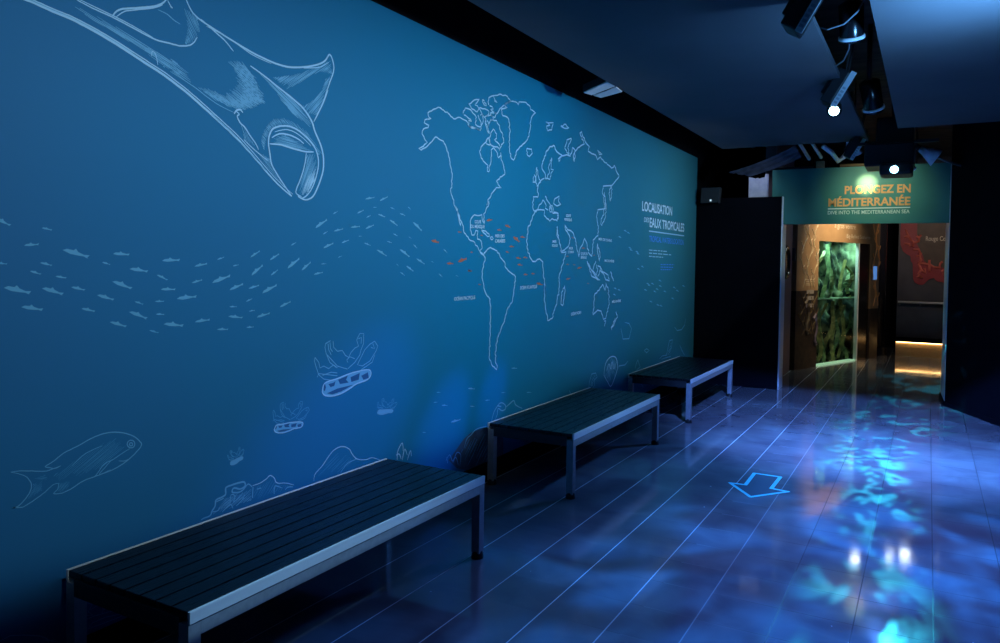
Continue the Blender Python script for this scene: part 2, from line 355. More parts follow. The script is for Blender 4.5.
  ('mid','t',0.005,'2845,2370 2862,2359 2881,2350'),
  ('mid','t',0.004,'2807,2451 2865,2420 2926,2389'),
  ('mid','t',0.0064,'2817,2440 2871,2414 2924,2384'),
  ('mid','t',0.0065,'2797,2444 2883,2399 2972,2351'),
  ('mid','t',0.0046,'2781,2446 2886,2392 2994,2334'),
  ('mid','t',0.0065,'2766,2446 2876,2385 2994,2324'),
  ('mid','t',0.005,'2760,2440 2869,2380 2986,2319'),
  ('mid','t',0.0058,'2762,2431 2874,2372 2992,2308'),
  ('mid','t',0.0048,'2801,2402 2866,2367 2934,2331'),
  ('mid','t',0.0063,'2830,2380 2867,2359 2905,2339'),
  ('line','t',0.0084,'3123,2526 3115,2511 3104,2489 3092,2464 3078,2439 3062,2413 3044,2384 3028,2358 3016,2340'),
  ('line','t',0.009,'2863,1939 2857,1944 2848,1953 2838,1962 2828,1973 2816,1984 2803,1997 2789,2010 2776,2024 2763,2038 2749,2053 2736,2068 2726,2082 2721,2095 2718,2107 2716,2119 2714,2131 2711,2144 2708,2158 2705,2171 2704,2184 2704,2195 2705,2206 2707,2216 2710,2226 2715,2235 2720,2245 2727,2254 2737,2262 2750,2268 2765,2274 2782,2280 2799,2283 2814,2286 2830,2287 2846,2288 2863,2286 2879,2284 2895,2280 2912,2275 2929,2268 2946,2260 2964,2251 2982,2241 2997,2231 3010,2221 3021,2211 3031,2200 3039,2188 3046,2174 3051,2158 3054,2140 3054,2121 3051,2100 3044,2076 3036,2052 3027,2030 3018,2012 3008,1996 2998,1981 2986,1968 2974,1956 2960,1946 2945,1938 2933,1935 2921,1938 2909,1946 2899,1954 2892,1960'),
  ('line','t',0.009,'2711,2182 2724,2183 2743,2185 2765,2187 2787,2188 2809,2186 2832,2184 2855,2182 2877,2180 2898,2179 2918,2178 2938,2177 2957,2177 2975,2178 2992,2180 3008,2182 3018,2183'),
  ('line','t',0.008,'2725,2214 2734,2219 2746,2227 2760,2234 2774,2240 2789,2243 2805,2245 2821,2245 2837,2245 2854,2244 2871,2241 2888,2238 2902,2234 2916,2230 2928,2224 2938,2219 2945,2216'),
  ('line','t',0.005,'2743,2244 2755,2249 2773,2256 2793,2262 2812,2267 2828,2269 2844,2269 2860,2268 2876,2265 2893,2261 2910,2255 2926,2249 2942,2242 2958,2234 2974,2225 2988,2217 2997,2211'),
  ('line','t',0.0076,'2963,2173 2962,2164 2960,2150 2958,2135 2955,2119 2950,2103 2945,2085 2938,2067 2931,2050 2922,2031 2912,2011 2902,1994 2895,1979 2892,1970 2890,1964 2892,1960 2895,1956 2903,1951 2914,1948 2925,1945 2932,1942'),
  ('mid','t',0.0037,'2955,2285 2970,2273 2988,2262'),
  ('mid','t',0.0044,'2931,2293 2983,2256 3039,2220'),
  ('mid','t',0.0055,'2894,2308 2983,2246 3078,2182'),
  ('mid','t',0.0034,'2871,2313 2896,2294 2924,2277'),
  ('mid','t',0.005,'3029,2205 3049,2193 3066,2179'),
  ('mid','t',0.0041,'2854,2317 2878,2301 2902,2284'),
  ('mid','t',0.0057,'3051,2182 3054,2177 3061,2175'),
  ('mid','t',0.0035,'2834,2320 2856,2306 2878,2290'),
  ('mid','t',0.0039,'2823,2319 2846,2303 2869,2288'),
  ('mid','t',0.0055,'2802,2323 2825,2307 2849,2290'),
  ('mid','t',0.0033,'2791,2320 2811,2306 2832,2292'),
  ('mid','t',0.0054,'2785,2316 2802,2307 2816,2295'),
  ('mid','t',0.0046,'2777,2314 2793,2304 2807,2293'),
  ('mid','t',0.0041,'2764,2314 2778,2302 2794,2292'),
  ('mid','t',0.0048,'2757,2311 2774,2299 2790,2287'),
  ('mid','t',0.0041,'2747,2308 2766,2296 2783,2282'),
  ('mid','t',0.0038,'2735,2307 2756,2294 2775,2279'),
  ('mid','t',0.005,'2732,2303 2748,2292 2763,2281'),
  ('mid','t',0.0049,'2727,2297 2741,2288 2754,2278'),
  ('mid','t',0.0054,'2724,2293 2738,2283 2752,2273'),
  ('mid','t',0.0033,'2715,2292 2729,2282 2743,2272'),
  ('mid','t',0.0035,'2713,2288 2727,2276 2743,2266'),
  ('mid','t',0.0047,'2709,2283 2722,2275 2734,2266'),
  ('mid','t',0.0049,'2704,2278 2714,2268 2728,2261'),
  ('mid','t',0.0032,'2701,2274 2709,2266 2720,2260'),
  ('mid','t',0.0052,'2698,2270 2708,2262 2720,2255'),
  ('mid','t',0.0036,'2694,2266 2704,2257 2716,2250'),
  ('mid','t',0.0055,'2689,2262 2702,2255 2712,2245'),
  ('mid','t',0.0043,'2687,2255 2700,2247 2712,2237'),
  ('mid','t',0.0048,'2682,2249 2693,2239 2707,2231'),
  ('mid','t',0.0034,'2675,2245 2688,2234 2703,2225'),
  ('mid','t',0.0054,'2674,2238 2686,2228 2700,2219'),
  ('mid','t',0.0042,'2672,2230 2686,2222 2697,2211'),
  ('mid','t',0.0052,'2667,2226 2680,2218 2691,2209'),
  ('mid','t',0.0036,'2664,2218 2676,2209 2688,2200'),
  ('mid','t',0.0052,'2662,2213 2676,2203 2689,2193'),
  ('mid','t',0.0035,'2660,2205 2674,2195 2687,2184'),
  ('mid','t',0.0033,'2659,2198 2672,2190 2684,2180'),
  ('mid','t',0.0048,'2658,2192 2671,2184 2683,2174'),
  ('mid','t',0.005,'2658,2186 2670,2178 2681,2168'),
  ('mid','t',0.0042,'2659,2177 2669,2169 2680,2161'),
  ('mid','t',0.0045,'2665,2167 2672,2162 2679,2157'),
  ('mid','t',0.0052,'2670,2156 2675,2153 2679,2150'),
  ('mid','t',0.0045,'2805,2239 2814,2239 2823,2238'),
  ('mid','t',0.0039,'2789,2235 2818,2232 2848,2232'),
  ('mid','t',0.0042,'2789,2230 2831,2228 2874,2226'),
  ('mid','t',0.0041,'2760,2226 2835,2222 2914,2219'),
  ('mid','t',0.0051,'2770,2222 2834,2218 2900,2215'),
  ('mid','t',0.0044,'2753,2217 2843,2214 2936,2208'),
  ('mid','t',0.0034,'2739,2212 2839,2207 2944,2202'),
  ('mid','t',0.0042,'2749,2207 2854,2203 2964,2196'),
  ('mid','t',0.0033,'2758,2202 2870,2197 2988,2190'),
  ('mid','t',0.004,'2752,2198 2876,2193 3005,2185'),
  ('mid','t',0.0041,'2743,2195 2833,2191 2926,2185'),
  ('mid','t',0.0029,'2737,2190 2766,2188 2796,2186'),
  ('mid','t',0.0059,'3020,2040 3016,2028 3008,2015'),
  ('mid','t',0.0038,'3032,2080 3010,2038 2993,1997'),
  ('mid','t',0.006,'3040,2110 3009,2044 2977,1979'),
  ('mid','t',0.0052,'3032,2109 3003,2046 2971,1984'),
  ('mid','t',0.0042,'3036,2134 2994,2052 2957,1970'),
  ('mid','t',0.0047,'3033,2144 2994,2060 2953,1977'),
  ('mid','t',0.0052,'3018,2126 2983,2052 2948,1980'),
  ('mid','t',0.0049,'3016,2134 2974,2048 2934,1963'),
  ('mid','t',0.0038,'3026,2170 2975,2064 2926,1960'),
  ('mid','t',0.0053,'3012,2155 2970,2072 2932,1989'),
  ('mid','t',0.0058,'3013,2172 2965,2072 2919,1973'),
  ('mid','t',0.0046,'3005,2167 2964,2081 2925,1997'),
  ('mid','t',0.0049,'2997,2166 2959,2086 2922,2007'),
  ('mid','t',0.0036,'2993,2168 2976,2135 2962,2102'),
  ('mid','t',0.0045,'2988,2168 2976,2141 2963,2114'),
  ('mid','t',0.0033,'2977,2162 2968,2146 2962,2129'),
  ('mid','t',0.0047,'2972,2162 2969,2152 2962,2143'),
  ('mid','t',0.0043,'2966,2163 2963,2160 2963,2157'),
  ('line','t',0.0052,'3027,2047 3022,2035 3016,2024'),
  ('line','t',0.0059,'3024,2055 3009,2021 2992,1988'),
  ('line','t',0.0066,'3028,2074 3003,2021 2978,1970'),
  ('line','t',0.0051,'3033,2096 3000,2026 2966,1957'),
  ('line','t',0.0068,'3021,2086 2993,2029 2967,1973'),
  ('line','t',0.0046,'3007,2072 2981,2017 2954,1962'),
  ('line','t',0.0065,'2995,2065 2967,2009 2942,1953'),
  ('line','t',0.0049,'2985,2059 2958,2005 2934,1952'),
  ('line','t',0.0083,'2492,2288 2494,2292 2497,2297 2501,2302 2505,2306 2510,2309 2516,2312 2521,2313 2527,2314 2532,2312 2536,2309 2541,2305 2544,2303'),
  ('line','t',0.0074,'2505,2302 2508,2300 2514,2298 2519,2295 2521,2292 2520,2289 2516,2287 2512,2284 2510,2280 2512,2274 2516,2267 2522,2260 2527,2254 2533,2249 2540,2246 2548,2242 2555,2237 2562,2230 2569,2223 2576,2215 2584,2206 2594,2197 2605,2187 2616,2177 2624,2168 2630,2160 2635,2153 2638,2148 2640,2143'),
  ('line','t',0.0057,'2550,2179 2557,2175 2567,2168 2578,2161 2590,2154 2602,2147 2615,2140 2628,2133 2642,2126 2658,2118 2675,2110 2691,2103 2702,2098'),
  ('mid','t',0.0047,'2610,2167 2612,2163 2614,2159'),
  ('mid','t',0.0047,'2596,2181 2603,2172 2606,2162'),
  ('mid','t',0.0034,'2584,2194 2590,2180 2598,2167'),
  ('mid','t',0.0042,'2564,2217 2577,2193 2589,2168'),
  ('mid','t',0.0034,'2553,2227 2567,2196 2585,2165'),
  ('mid','t',0.0047,'2529,2255 2550,2211 2574,2168'),
  ('mid','t',0.0051,'2546,2204 2556,2189 2562,2172'),
  ('mid','t',0.0052,'2549,2183 2554,2177 2556,2170'),
  ('mid','t',0.0041,'2703,2112 2709,2108 2715,2103'),
  ('mid','t',0.005,'2684,2119 2703,2105 2722,2090'),
  ('mid','t',0.0047,'2666,2126 2695,2104 2723,2082'),
  ('mid','t',0.0039,'2650,2128 2688,2101 2724,2072'),
  ('mid','t',0.0037,'2641,2130 2689,2092 2739,2054'),
  ('mid','t',0.0037,'2646,2119 2706,2073 2768,2025'),
  ('mid','t',0.0032,'2669,2091 2728,2046 2788,1999'),
  ('mid','t',0.0044,'2150,2407 2171,2400 2202,2391 2236,2379 2268,2368 2298,2356 2327,2342 2356,2330 2385,2319 2415,2310 2446,2303 2473,2298 2493,2294'),
  ('mid','t',0.0035,'2361,2274 2373,2266 2385,2260'),
  ('mid','t',0.0044,'2363,2266 2432,2226 2504,2184'),
  ('mid','t',0.0039,'2464,2199 2526,2163 2590,2126'),
  ('mid','t',0.0046,'2560,2136 2604,2110 2649,2084'),
  ('mid','t',0.0051,'2633,2084 2664,2065 2697,2047'),
 ],
 'north_america_outline':[
  ('line','s',0.0082,'4708,2561 4676,2564 4652,2568 4612,2562 4591,2560 4560,2565 4543,2574 4539,2588 4520,2598 4487,2601 4468,2602 4437,2608 4410,2603 4380,2588 4359,2584 4341,2592 4324,2593 4304,2606 4292,2609 4280,2615 4252,2611 4232,2621 4217,2621 4199,2628 4171,2628 4140,2612 4117,2605 4093,2590 4074,2584 4056,2572 4057,2557 4066,2544 4092,2539 4070,2534 4046,2529 4023,2522 4015,2501 4037,2496 4053,2495 4067,2495 4059,2478 4027,2470 4007,2460 3995,2446 3991,2428 4006,2418 4014,2412 4017,2403 4029,2393 4052,2383 4031,2369 4020,2364 4010,2352 3999,2348 3982,2340 3959,2331 3984,2324 4006,2337 4030,2345 4044,2352 4057,2362 4075,2376 4084,2383 4104,2396 4112,2404 4131,2422 4148,2432 4164,2430 4185,2423 4200,2420 4220,2419 4240,2416 4246,2404 4264,2395 4269,2384 4280,2372 4278,2362 4296,2349 4298,2336 4303,2323 4316,2313 4314,2300 4322,2287 4318,2274 4329,2263 4332,2251 4339,2242 4339,2226 4349,2218 4349,2204 4349,2190 4346,2175 4339,2162 4350,2148 4344,2138 4348,2122 4332,2113 4331,2097 4336,2087 4341,2074 4353,2062 4358,2052 4362,2048 4374,2038 4374,2023 4376,2008 4388,1999 4392,1991 4412,1982 4417,1966 4410,1974 4399,1986 4396,1999 4411,1986 4421,1974 4419,1966 4438,1947 4448,1939 4450,1926 4456,1912 4469,1903 4480,1895 4489,1878 4498,1870 4500,1856 4501,1843 4511,1824 4534,1815 4542,1804 4565,1796 4575,1781 4595,1773 4637,1769 4658,1760 4662,1744 4691,1736 4703,1726 4713,1709 4724,1704 4737,1688 4752,1681 4781,1672'),
  ('line','s',0.0086,'4403,1989 4412,1977 4426,1961 4427,1948 4432,1934 4440,1922 4443,1909 4449,1896 4457,1880 4465,1870 4464,1881 4473,1898 4460,1906 4448,1920 4445,1930 4437,1944 4427,1959 4421,1970 4422,1985'),
  ('line','s',0.0091,'4781,1672 4760,1688 4737,1694 4738,1710 4759,1721 4758,1734 4754,1748 4752,1757 4745,1772 4721,1785 4690,1787 4692,1801 4687,1812 4694,1831 4700,1843 4667,1847 4659,1830 4647,1813 4615,1812 4609,1821 4604,1838 4591,1848 4593,1860 4592,1873 4593,1891 4590,1903 4593,1910 4601,1927 4623,1944 4643,1956 4673,1954 4696,1954 4716,1956 4751,1963 4750,1946 4752,1940 4759,1922 4768,1914 4786,1903 4789,1916 4774,1930 4782,1948 4783,1954 4773,1970 4794,1981 4801,1990 4807,2008 4818,2021 4838,2031 4849,2053 4848,2066 4834,2053 4811,2038 4828,2048 4834,2060 4832,2077 4848,2088 4864,2097 4876,2109 4881,2126 4903,2140 4917,2150 4942,2167 4954,2178 4989,2180 5030,2185 5005,2191 4981,2203 4971,2218 4952,2224 4972,2237 4999,2247 5008,2262 5033,2267 5062,2283 5077,2288 5080,2298 5080,2312 5065,2329 5064,2339 5056,2355 5049,2365 5040,2380 5023,2391 5016,2400 5020,2420 5014,2432 5010,2445'),
  ('line','s',0.009,'5020,2430 5002,2416 4978,2401 4966,2412 4961,2434 4948,2443 4917,2458 4902,2466 4868,2444 4873,2429 4872,2421 4873,2405 4867,2390 4869,2377 4870,2365 4864,2343 4849,2328 4838,2311 4850,2297 4839,2282 4816,2285 4821,2295 4814,2308 4826,2326 4811,2332 4788,2339 4768,2347 4754,2350 4747,2363 4725,2369 4722,2385 4710,2400 4702,2411 4719,2427 4723,2447 4749,2465 4772,2480 4788,2489 4803,2503 4808,2516 4831,2530'),
 ],
 'arctic_islands_outline':[
  ('line','s',0.0092,'4850,2662 4888,2666 4907,2665 4942,2672 4951,2656 4964,2651 4987,2641 4990,2623 4998,2610 5007,2602 5027,2594 5040,2581 5036,2565 5052,2555 5054,2544 5058,2528 5036,2512 5018,2505 5020,2495 4997,2474 4996,2456 4983,2471 4959,2480 4924,2475 4895,2476 4872,2478 4855,2488 4843,2499 4832,2518 4848,2538 4859,2552 4859,2569 4875,2582 4897,2602 4917,2593 4925,2580 4945,2575 4939,2558 4946,2541 4911,2524 4927,2520 4958,2514 4984,2503 4994,2490'),
  ('line','s',0.0088,'4476,2642 4480,2657 4498,2672 4505,2684 4546,2686 4574,2684 4595,2672 4609,2665 4636,2658 4652,2645 4642,2634 4650,2624 4638,2603 4643,2594 4665,2587 4698,2586 4718,2590 4720,2576 4708,2561 4688,2564 4654,2569 4632,2569 4598,2569 4579,2565 4560,2565 4550,2573 4554,2590 4548,2606 4590,2607 4576,2618 4555,2619 4527,2629 4503,2634 4486,2633'),
  ('line','s',0.0088,'4545,2718 4574,2729 4598,2747 4617,2759 4643,2769 4662,2772 4691,2779 4674,2766 4649,2743 4629,2728 4663,2728 4682,2716 4680,2705 4662,2685 4642,2686 4620,2693 4588,2694 4577,2704 4565,2715 4545,2718'),
  ('line','s',0.0089,'4735,2787 4758,2781 4759,2769 4784,2768 4791,2753 4758,2752 4743,2765 4735,2770 4735,2787'),
  ('line','s',0.009,'4682,2716 4707,2723 4736,2721 4769,2727 4806,2724 4825,2720 4827,2703 4815,2690 4791,2679 4760,2664 4739,2677 4727,2686 4712,2699 4701,2709 4682,2716'),
  ('line','s',0.0092,'4848,2713 4880,2716 4912,2724 4940,2724 4924,2705 4918,2691 4883,2690 4860,2695 4848,2713'),
  ('line','s',0.009,'4771,2666 4784,2654 4788,2638 4784,2623 4803,2615 4811,2604 4818,2595 4820,2582 4835,2572 4842,2559 4812,2572 4806,2582 4799,2597 4784,2612 4775,2625 4778,2645'),
  ('line','s',0.0089,'4673,2665 4686,2651 4686,2645 4706,2632 4719,2621 4718,2604 4718,2590 4727,2607 4741,2619 4750,2640 4746,2651 4738,2666 4738,2682 4705,2671'),
  ('line','s',0.009,'4793,2681 4823,2686 4849,2696 4879,2691 4895,2676 4881,2667 4850,2657 4838,2640 4828,2626 4829,2608 4827,2621 4820,2640 4805,2649'),
  ('line','s',0.009,'4831,2530 4798,2508 4791,2494 4799,2480 4827,2477 4855,2479 4847,2490 4848,2508 4843,2520'),
  ('line','s',0.0094,'4824,2765 4812,2785 4823,2805 4822,2815 4846,2828 4859,2834 4890,2845 4919,2852 4945,2857 4982,2874 5006,2877 5028,2872 5068,2884 5102,2881 5114,2870 5133,2865 5158,2857 5135,2848 5109,2831 5080,2824 5062,2810 5035,2797 5012,2780 4986,2766 4976,2753 4968,2743 4952,2726 4927,2722 4894,2727 4862,2732 4848,2735 4893,2749 4873,2761 4836,2761'),
  ('line','s',0.0091,'4890,2840 4906,2825 4910,2809 4949,2805 4918,2819'),
 ],
 'greenland_outline':[
  ('line','s',0.0098,'5010,2767 5032,2775 5063,2784 5105,2800 5077,2799 5056,2808 5091,2825 5108,2835 5143,2849 5165,2856 5186,2860 5232,2865 5254,2863 5280,2850 5292,2876 5317,2880 5352,2886 5390,2892 5410,2893 5433,2883 5450,2883 5479,2875 5488,2852 5527,2852 5560,2844 5583,2844 5550,2827 5523,2808 5503,2784 5500,2772 5492,2753 5482,2739 5497,2726 5488,2704 5486,2690 5478,2674 5468,2660 5470,2638 5456,2628 5448,2610 5430,2595 5395,2571 5362,2555 5350,2544 5317,2530 5288,2506 5268,2496 5254,2479 5256,2461 5241,2451 5234,2432 5218,2414 5182,2421 5167,2437 5170,2456 5155,2460 5147,2479 5151,2493 5140,2505 5151,2516 5149,2531 5137,2542 5146,2559 5146,2574 5140,2581 5144,2602 5148,2613 5156,2627 5147,2642 5134,2653 5145,2670 5144,2683 5133,2693 5129,2713 5108,2724 5070,2727 5035,2723 5021,2735 5022,2750 5010,2767'),
 ],
 'iceland_outline':[
  ('line','s',0.0099,'5437,2534 5474,2535 5519,2539 5520,2525 5534,2510 5503,2488 5480,2475 5449,2482 5438,2491 5446,2505 5432,2514 5437,2534'),
 ],
 'south_america_outline':[
  ('line','s',0.0095,'4781,1672 4804,1655 4805,1633 4790,1622 4780,1605 4788,1592 4773,1576 4767,1560 4762,1554 4771,1539 4766,1525 4764,1508 4774,1490 4779,1480 4788,1463 4796,1447 4791,1437 4803,1420 4812,1406 4825,1391 4842,1375 4861,1368 4881,1352 4888,1351 4880,1341 4884,1320 4889,1310 4900,1290 4897,1283 4890,1267 4889,1255 4889,1242 4896,1225 4900,1211 4894,1199 4898,1184 4886,1170 4894,1161 4904,1144 4892,1138 4893,1121 4892,1112 4896,1097 4899,1081 4890,1065 4893,1059 4890,1047 4894,1029 4892,1012 4900,1001 4884,993 4884,978 4892,968 4888,951 4891,934 4884,924 4886,912 4892,900 4909,890 4918,873 4922,863 4939,847 4965,837 4973,828 5000,814 5006,827 5011,839 4997,855 4983,868 4978,882 4980,899 4980,910 4989,917 4972,934 4977,953 4988,957 4987,973 4991,987 4982,1002 4993,1014 5004,1026 5001,1048 5012,1059 5024,1071 5030,1082 5050,1096 5054,1110 5064,1126 5069,1135 5080,1146 5102,1163 5112,1173 5111,1185 5122,1197 5120,1208 5133,1225 5145,1236 5144,1252 5151,1263 5169,1279 5184,1283 5199,1303 5226,1311 5238,1326 5235,1339 5243,1356 5248,1374 5253,1386 5252,1400 5253,1413 5263,1427 5263,1441 5272,1450 5263,1464 5282,1482 5270,1488 5281,1506 5263,1524 5226,1534 5210,1540 5178,1551 5157,1560 5140,1573 5119,1582 5104,1595 5109,1612 5098,1624 5064,1642 5048,1653 5029,1659 5024,1672 5009,1691 4987,1694 4975,1710 4958,1711 4934,1719 4910,1722 4881,1731 4860,1726 4838,1717 4818,1703 4803,1695 4788,1686 4781,1672'),
 ],
 'caribbean_islands_outline':[
  ('line','s',0.0092,'4743,1851 4769,1850 4810,1848 4828,1836 4855,1830 4865,1814 4833,1809 4810,1822 4804,1826 4777,1835 4743,1851'),
  ('line','s',0.0092,'4874,1805 4902,1811 4921,1798 4898,1788 4875,1796 4874,1805'),
 ],
 'arctic_europe_islands_outline':[
  ('line','s',0.0104,'5772,2800 5812,2801 5831,2802 5876,2811 5917,2818 5908,2798 5898,2787 5890,2766 5890,2753 5849,2746 5810,2733 5795,2749 5788,2768 5816,2776 5852,2786 5834,2791 5806,2799 5772,2800'),
  ('line','s',0.011,'6068,2814 6113,2821 6138,2841 6172,2847 6195,2832 6241,2825 6208,2816 6154,2808 6111,2810 6068,2814'),
  ('line','s',0.011,'6298,2743 6237,2725 6198,2712 6204,2701 6187,2677 6180,2667 6162,2645 6162,2633 6196,2618 6204,2605 6238,2598 6252,2582 6255,2600 6236,2618 6247,2626 6224,2647 6232,2659 6244,2681 6272,2701 6284,2716 6298,2735'),
  ('line','s',0.0121,'6918,2722 6953,2710 6996,2706 7040,2699 6967,2686 6948,2706 6918,2722'),
 ],
 'eurasia_outline':[
  ('line','s',0.0125,'5798,2326 5780,2337 5784,2360 5767,2377 5742,2388 5717,2402 5711,2425 5715,2441 5726,2451 5724,2464 5740,2479 5758,2502 5754,2509 5782,2527 5782,2543 5789,2558 5819,2572 5844,2594 5859,2607 5904,2614 5932,2628 5953,2622 5962,2602 5988,2587 6009,2580 6045,2574 6064,2571 6106,2568 6086,2550 6066,2544 6030,2526 6043,2504 6060,2517 6066,2544 6094,2559 6122,2564 6162,2573 6204,2584 6253,2582 6284,2583 6279,2595 6308,2614 6318,2629 6318,2643 6322,2663 6354,2660 6385,2647 6376,2624 6375,2612 6388,2594 6383,2580 6372,2566 6369,2544 6352,2562 6355,2575 6346,2591 6354,2606 6374,2626 6392,2643 6416,2656 6447,2680 6480,2690 6519,2710 6568,2726 6596,2736 6577,2747 6573,2762 6526,2773 6534,2786 6498,2804 6483,2813 6526,2837 6534,2819 6546,2804 6564,2793 6592,2787 6602,2768 6617,2756 6643,2745 6688,2732 6717,2727 6696,2706 6688,2679 6734,2675 6779,2668 6816,2670 6873,2668 6896,2652 6922,2630 6956,2648 6993,2666 7020,2652 7072,2642 7076,2637 7118,2626 7169,2627 7174,2617 7241,2608 7259,2604 7298,2592 7351,2606 7375,2629 7402,2611 7417,2604 7422,2588 7441,2573 7457,2563 7510,2542 7515,2530 7487,2510 7436,2484 7402,2466 7382,2453 7340,2431 7308,2414 7268,2413 7205,2405 7125,2396 7080,2389 7086,2374 7070,2353 7059,2327 7076,2312 7096,2300 7135,2287 7142,2271 7152,2247 7138,2229 7158,2214 7156,2196 7156,2178 7112,2168 7045,2160 7008,2156 6951,2148 6957,2134 6939,2113 6934,2100 6924,2079 6938,2065 6942,2041 6957,2017 6958,2002 6977,1989 6978,1969 6967,1957 6982,1938 6965,1919 6975,1900 6934,1890 6904,1874 6874,1859 6847,1850 6860,1826 6839,1809 6849,1789 6839,1772 6833,1756 6841,1731 6824,1711 6826,1694 6767,1715 6738,1730 6750,1747 6709,1769 6706,1791 6700,1813 6680,1830 6653,1849 6647,1861 6623,1841 6614,1825 6608,1817 6587,1792 6563,1783 6541,1765 6527,1749 6528,1735 6533,1714 6515,1703 6518,1682 6507,1696 6500,1713 6496,1728 6471,1744 6461,1763 6460,1782 6439,1798 6449,1811 6431,1830 6430,1847 6400,1863 6393,1878 6376,1898 6342,1912 6302,1920 6246,1924 6242,1932 6204,1952 6195,1963 6196,1942 6206,1921 6244,1905 6258,1893 6284,1879 6301,1862 6311,1843 6298,1828 6300,1814 6288,1794 6278,1779 6256,1768 6216,1754 6188,1740 6149,1734 6131,1718 6111,1734 6125,1748 6112,1759 6109,1782 6086,1794 6078,1808 6078,1825 6058,1843 6066,1863 6041,1874 6041,1894 6028,1905 6034,1921 6025,1940'),
  ('line','s',0.0105,'5899,2518 5887,2501 5867,2487 5871,2470 5847,2448 5837,2425 5850,2412 5860,2394 5850,2378 5826,2365 5819,2347 5798,2333 5826,2335 5870,2333 5875,2354 5889,2365 5886,2382 5904,2399 5940,2420 5885,2421 5889,2442 5888,2450 5891,2467 5888,2479 5901,2502 5899,2518'),
  ('line','s',0.0101,'5762,2330 5721,2317 5692,2303 5676,2290 5657,2276 5649,2261 5643,2241 5638,2225 5635,2209 5656,2194 5656,2185 5646,2165 5607,2164 5561,2158 5571,2143 5565,2125 5551,2116 5566,2094 5557,2087 5558,2067 5576,2050 5616,2040 5637,2058 5654,2070 5666,2090 5673,2101 5715,2116 5731,2136 5741,2149 5765,2140 5792,2120 5806,2108 5789,2083 5844,2071'),
  ('line','s',0.0106,'5785,2184 5801,2175 5814,2156 5841,2142 5871,2128 5888,2117 5898,2098 5901,2082 5918,2060 5881,2058 5873,2070 5871,2090 5872,2104 5923,2116 5938,2099 5954,2079 5955,2062 6001,2062 6031,2059 6032,2041 6053,2018 6044,2003'),
  ('line','s',0.0109,'5969,2175 6002,2186 6020,2192 6063,2207 6057,2187 6045,2165 6062,2151 6097,2137 6064,2130 6021,2118 5980,2126 5952,2134 5960,2160 5969,2175'),
 ],
 'british_isles_outline':[
  ('line','s',0.0102,'5620,2406 5615,2392 5637,2379 5638,2363 5638,2350 5653,2331 5665,2314 5677,2309 5693,2292 5659,2277 5648,2262 5625,2252 5625,2267 5607,2277 5607,2300 5602,2312 5605,2329 5612,2347 5605,2364 5616,2373 5608,2392 5620,2406'),
  ('line','s',0.0102,'5571,2340 5594,2325 5606,2314 5593,2292 5597,2282 5550,2278 5559,2291 5554,2303 5562,2324'),
 ],
 'sakhalin_outline':[
  ('line','s',0.0125,'7297,2423 7301,2400 7327,2379 7304,2365 7322,2340 7301,2324 7315,2300 7289,2280 7280,2258 7269,2278 7268,2297 7263,2311 7240,2333 7264,2349 7250,2369 7286,2390 7288,2409 7297,2423'),
 ],
 'africa_outline':[
  ('line','s',0.0105,'5639,2060 5597,2047 5594,2034 5572,2012 5555,2005 5552,1985 5543,1968 5521,1956 5523,1938 5513,1926 5480,1916 5477,1902 5474,1892 5480,1875 5478,1857 5464,1845 5467,1832 5466,1814 5456,1800 5461,1787 5475,1767 5466,1759 5469,1739 5486,1727 5482,1706 5511,1696 5512,1678 5533,1659 5551,1650 5570,1634 5626,1634 5653,1651 5698,1657 5740,1640 5763,1629 5757,1610 5759,1592 5768,1577 5769,1560 5776,1552 5781,1531 5771,1522 5780,1500 5801,1488 5793,1472 5804,1455 5790,1443 5806,1427 5799,1410 5792,1398 5802,1381 5803,1367 5807,1387 5801,1402 5792,1416 5812,1435 5800,1452 5798,1439 5800,1424 5796,1404 5799,1397 5807,1384 5800,1363 5812,1351 5805,1334 5798,1314 5802,1305 5819,1283 5819,1275 5822,1258 5824,1237 5837,1223 5836,1208 5846,1194 5863,1182 5870,1166 5871,1144 5871,1134 5901,1134 5930,1144 5963,1148 5984,1162 5971,1183 5994,1196 5991,1206 6008,1220 6019,1243 6030,1251 6053,1269 6052,1286 6053,1302 6060,1321 6061,1342 6093,1349 6082,1368 6096,1386 6083,1398 6098,1415 6092,1433 6102,1450 6082,1468 6104,1481 6080,1493 6091,1509 6091,1525 6117,1543 6118,1550 6139,1566 6126,1580 6150,1605 6171,1621 6181,1638 6166,1648 6190,1662 6205,1684 6206,1695 6224,1713 6230,1726 6193,1721 6131,1718'),
  ('line','s',0.0108,'5597,2047 5634,2057 5673,2062 5696,2064 5726,2065 5770,2066 5777,2053 5770,2034 5772,2020 5792,2014 5823,1998 5856,1994 5879,1980 5924,2003 5965,1995 6002,1998 6034,1989 6026,2000 6046,2026 6051,2040 6048,2057 6014,2057 5978,2054 5938,2050 5926,2066 5927,2076 5907,2098 5904,2108 5883,2090 5875,2079'),
  ('line','s',0.0109,'6040,1941 6032,1927 6041,1904 6028,1884 6026,1865 6048,1848 6067,1833 6079,1822 6079,1805 6096,1790 6100,1779 6108,1766 6123,1751 6124,1729 6131,1718'),
 ],
 'madagascar_outline':[
  ('line','s',0.0111,'6208,1425 6202,1406 6174,1400 6175,1382 6146,1365 6154,1348 6141,1330 6142,1310 6141,1300 6138,1284 6136,1262 6176,1250 6190,1268 6182,1279 6186,1290 6203,1311 6198,1321 6205,1337 6205,1353 6217,1364 6220,1384 6210,1401 6208,1425'),
 ],
 'japan_outline':[
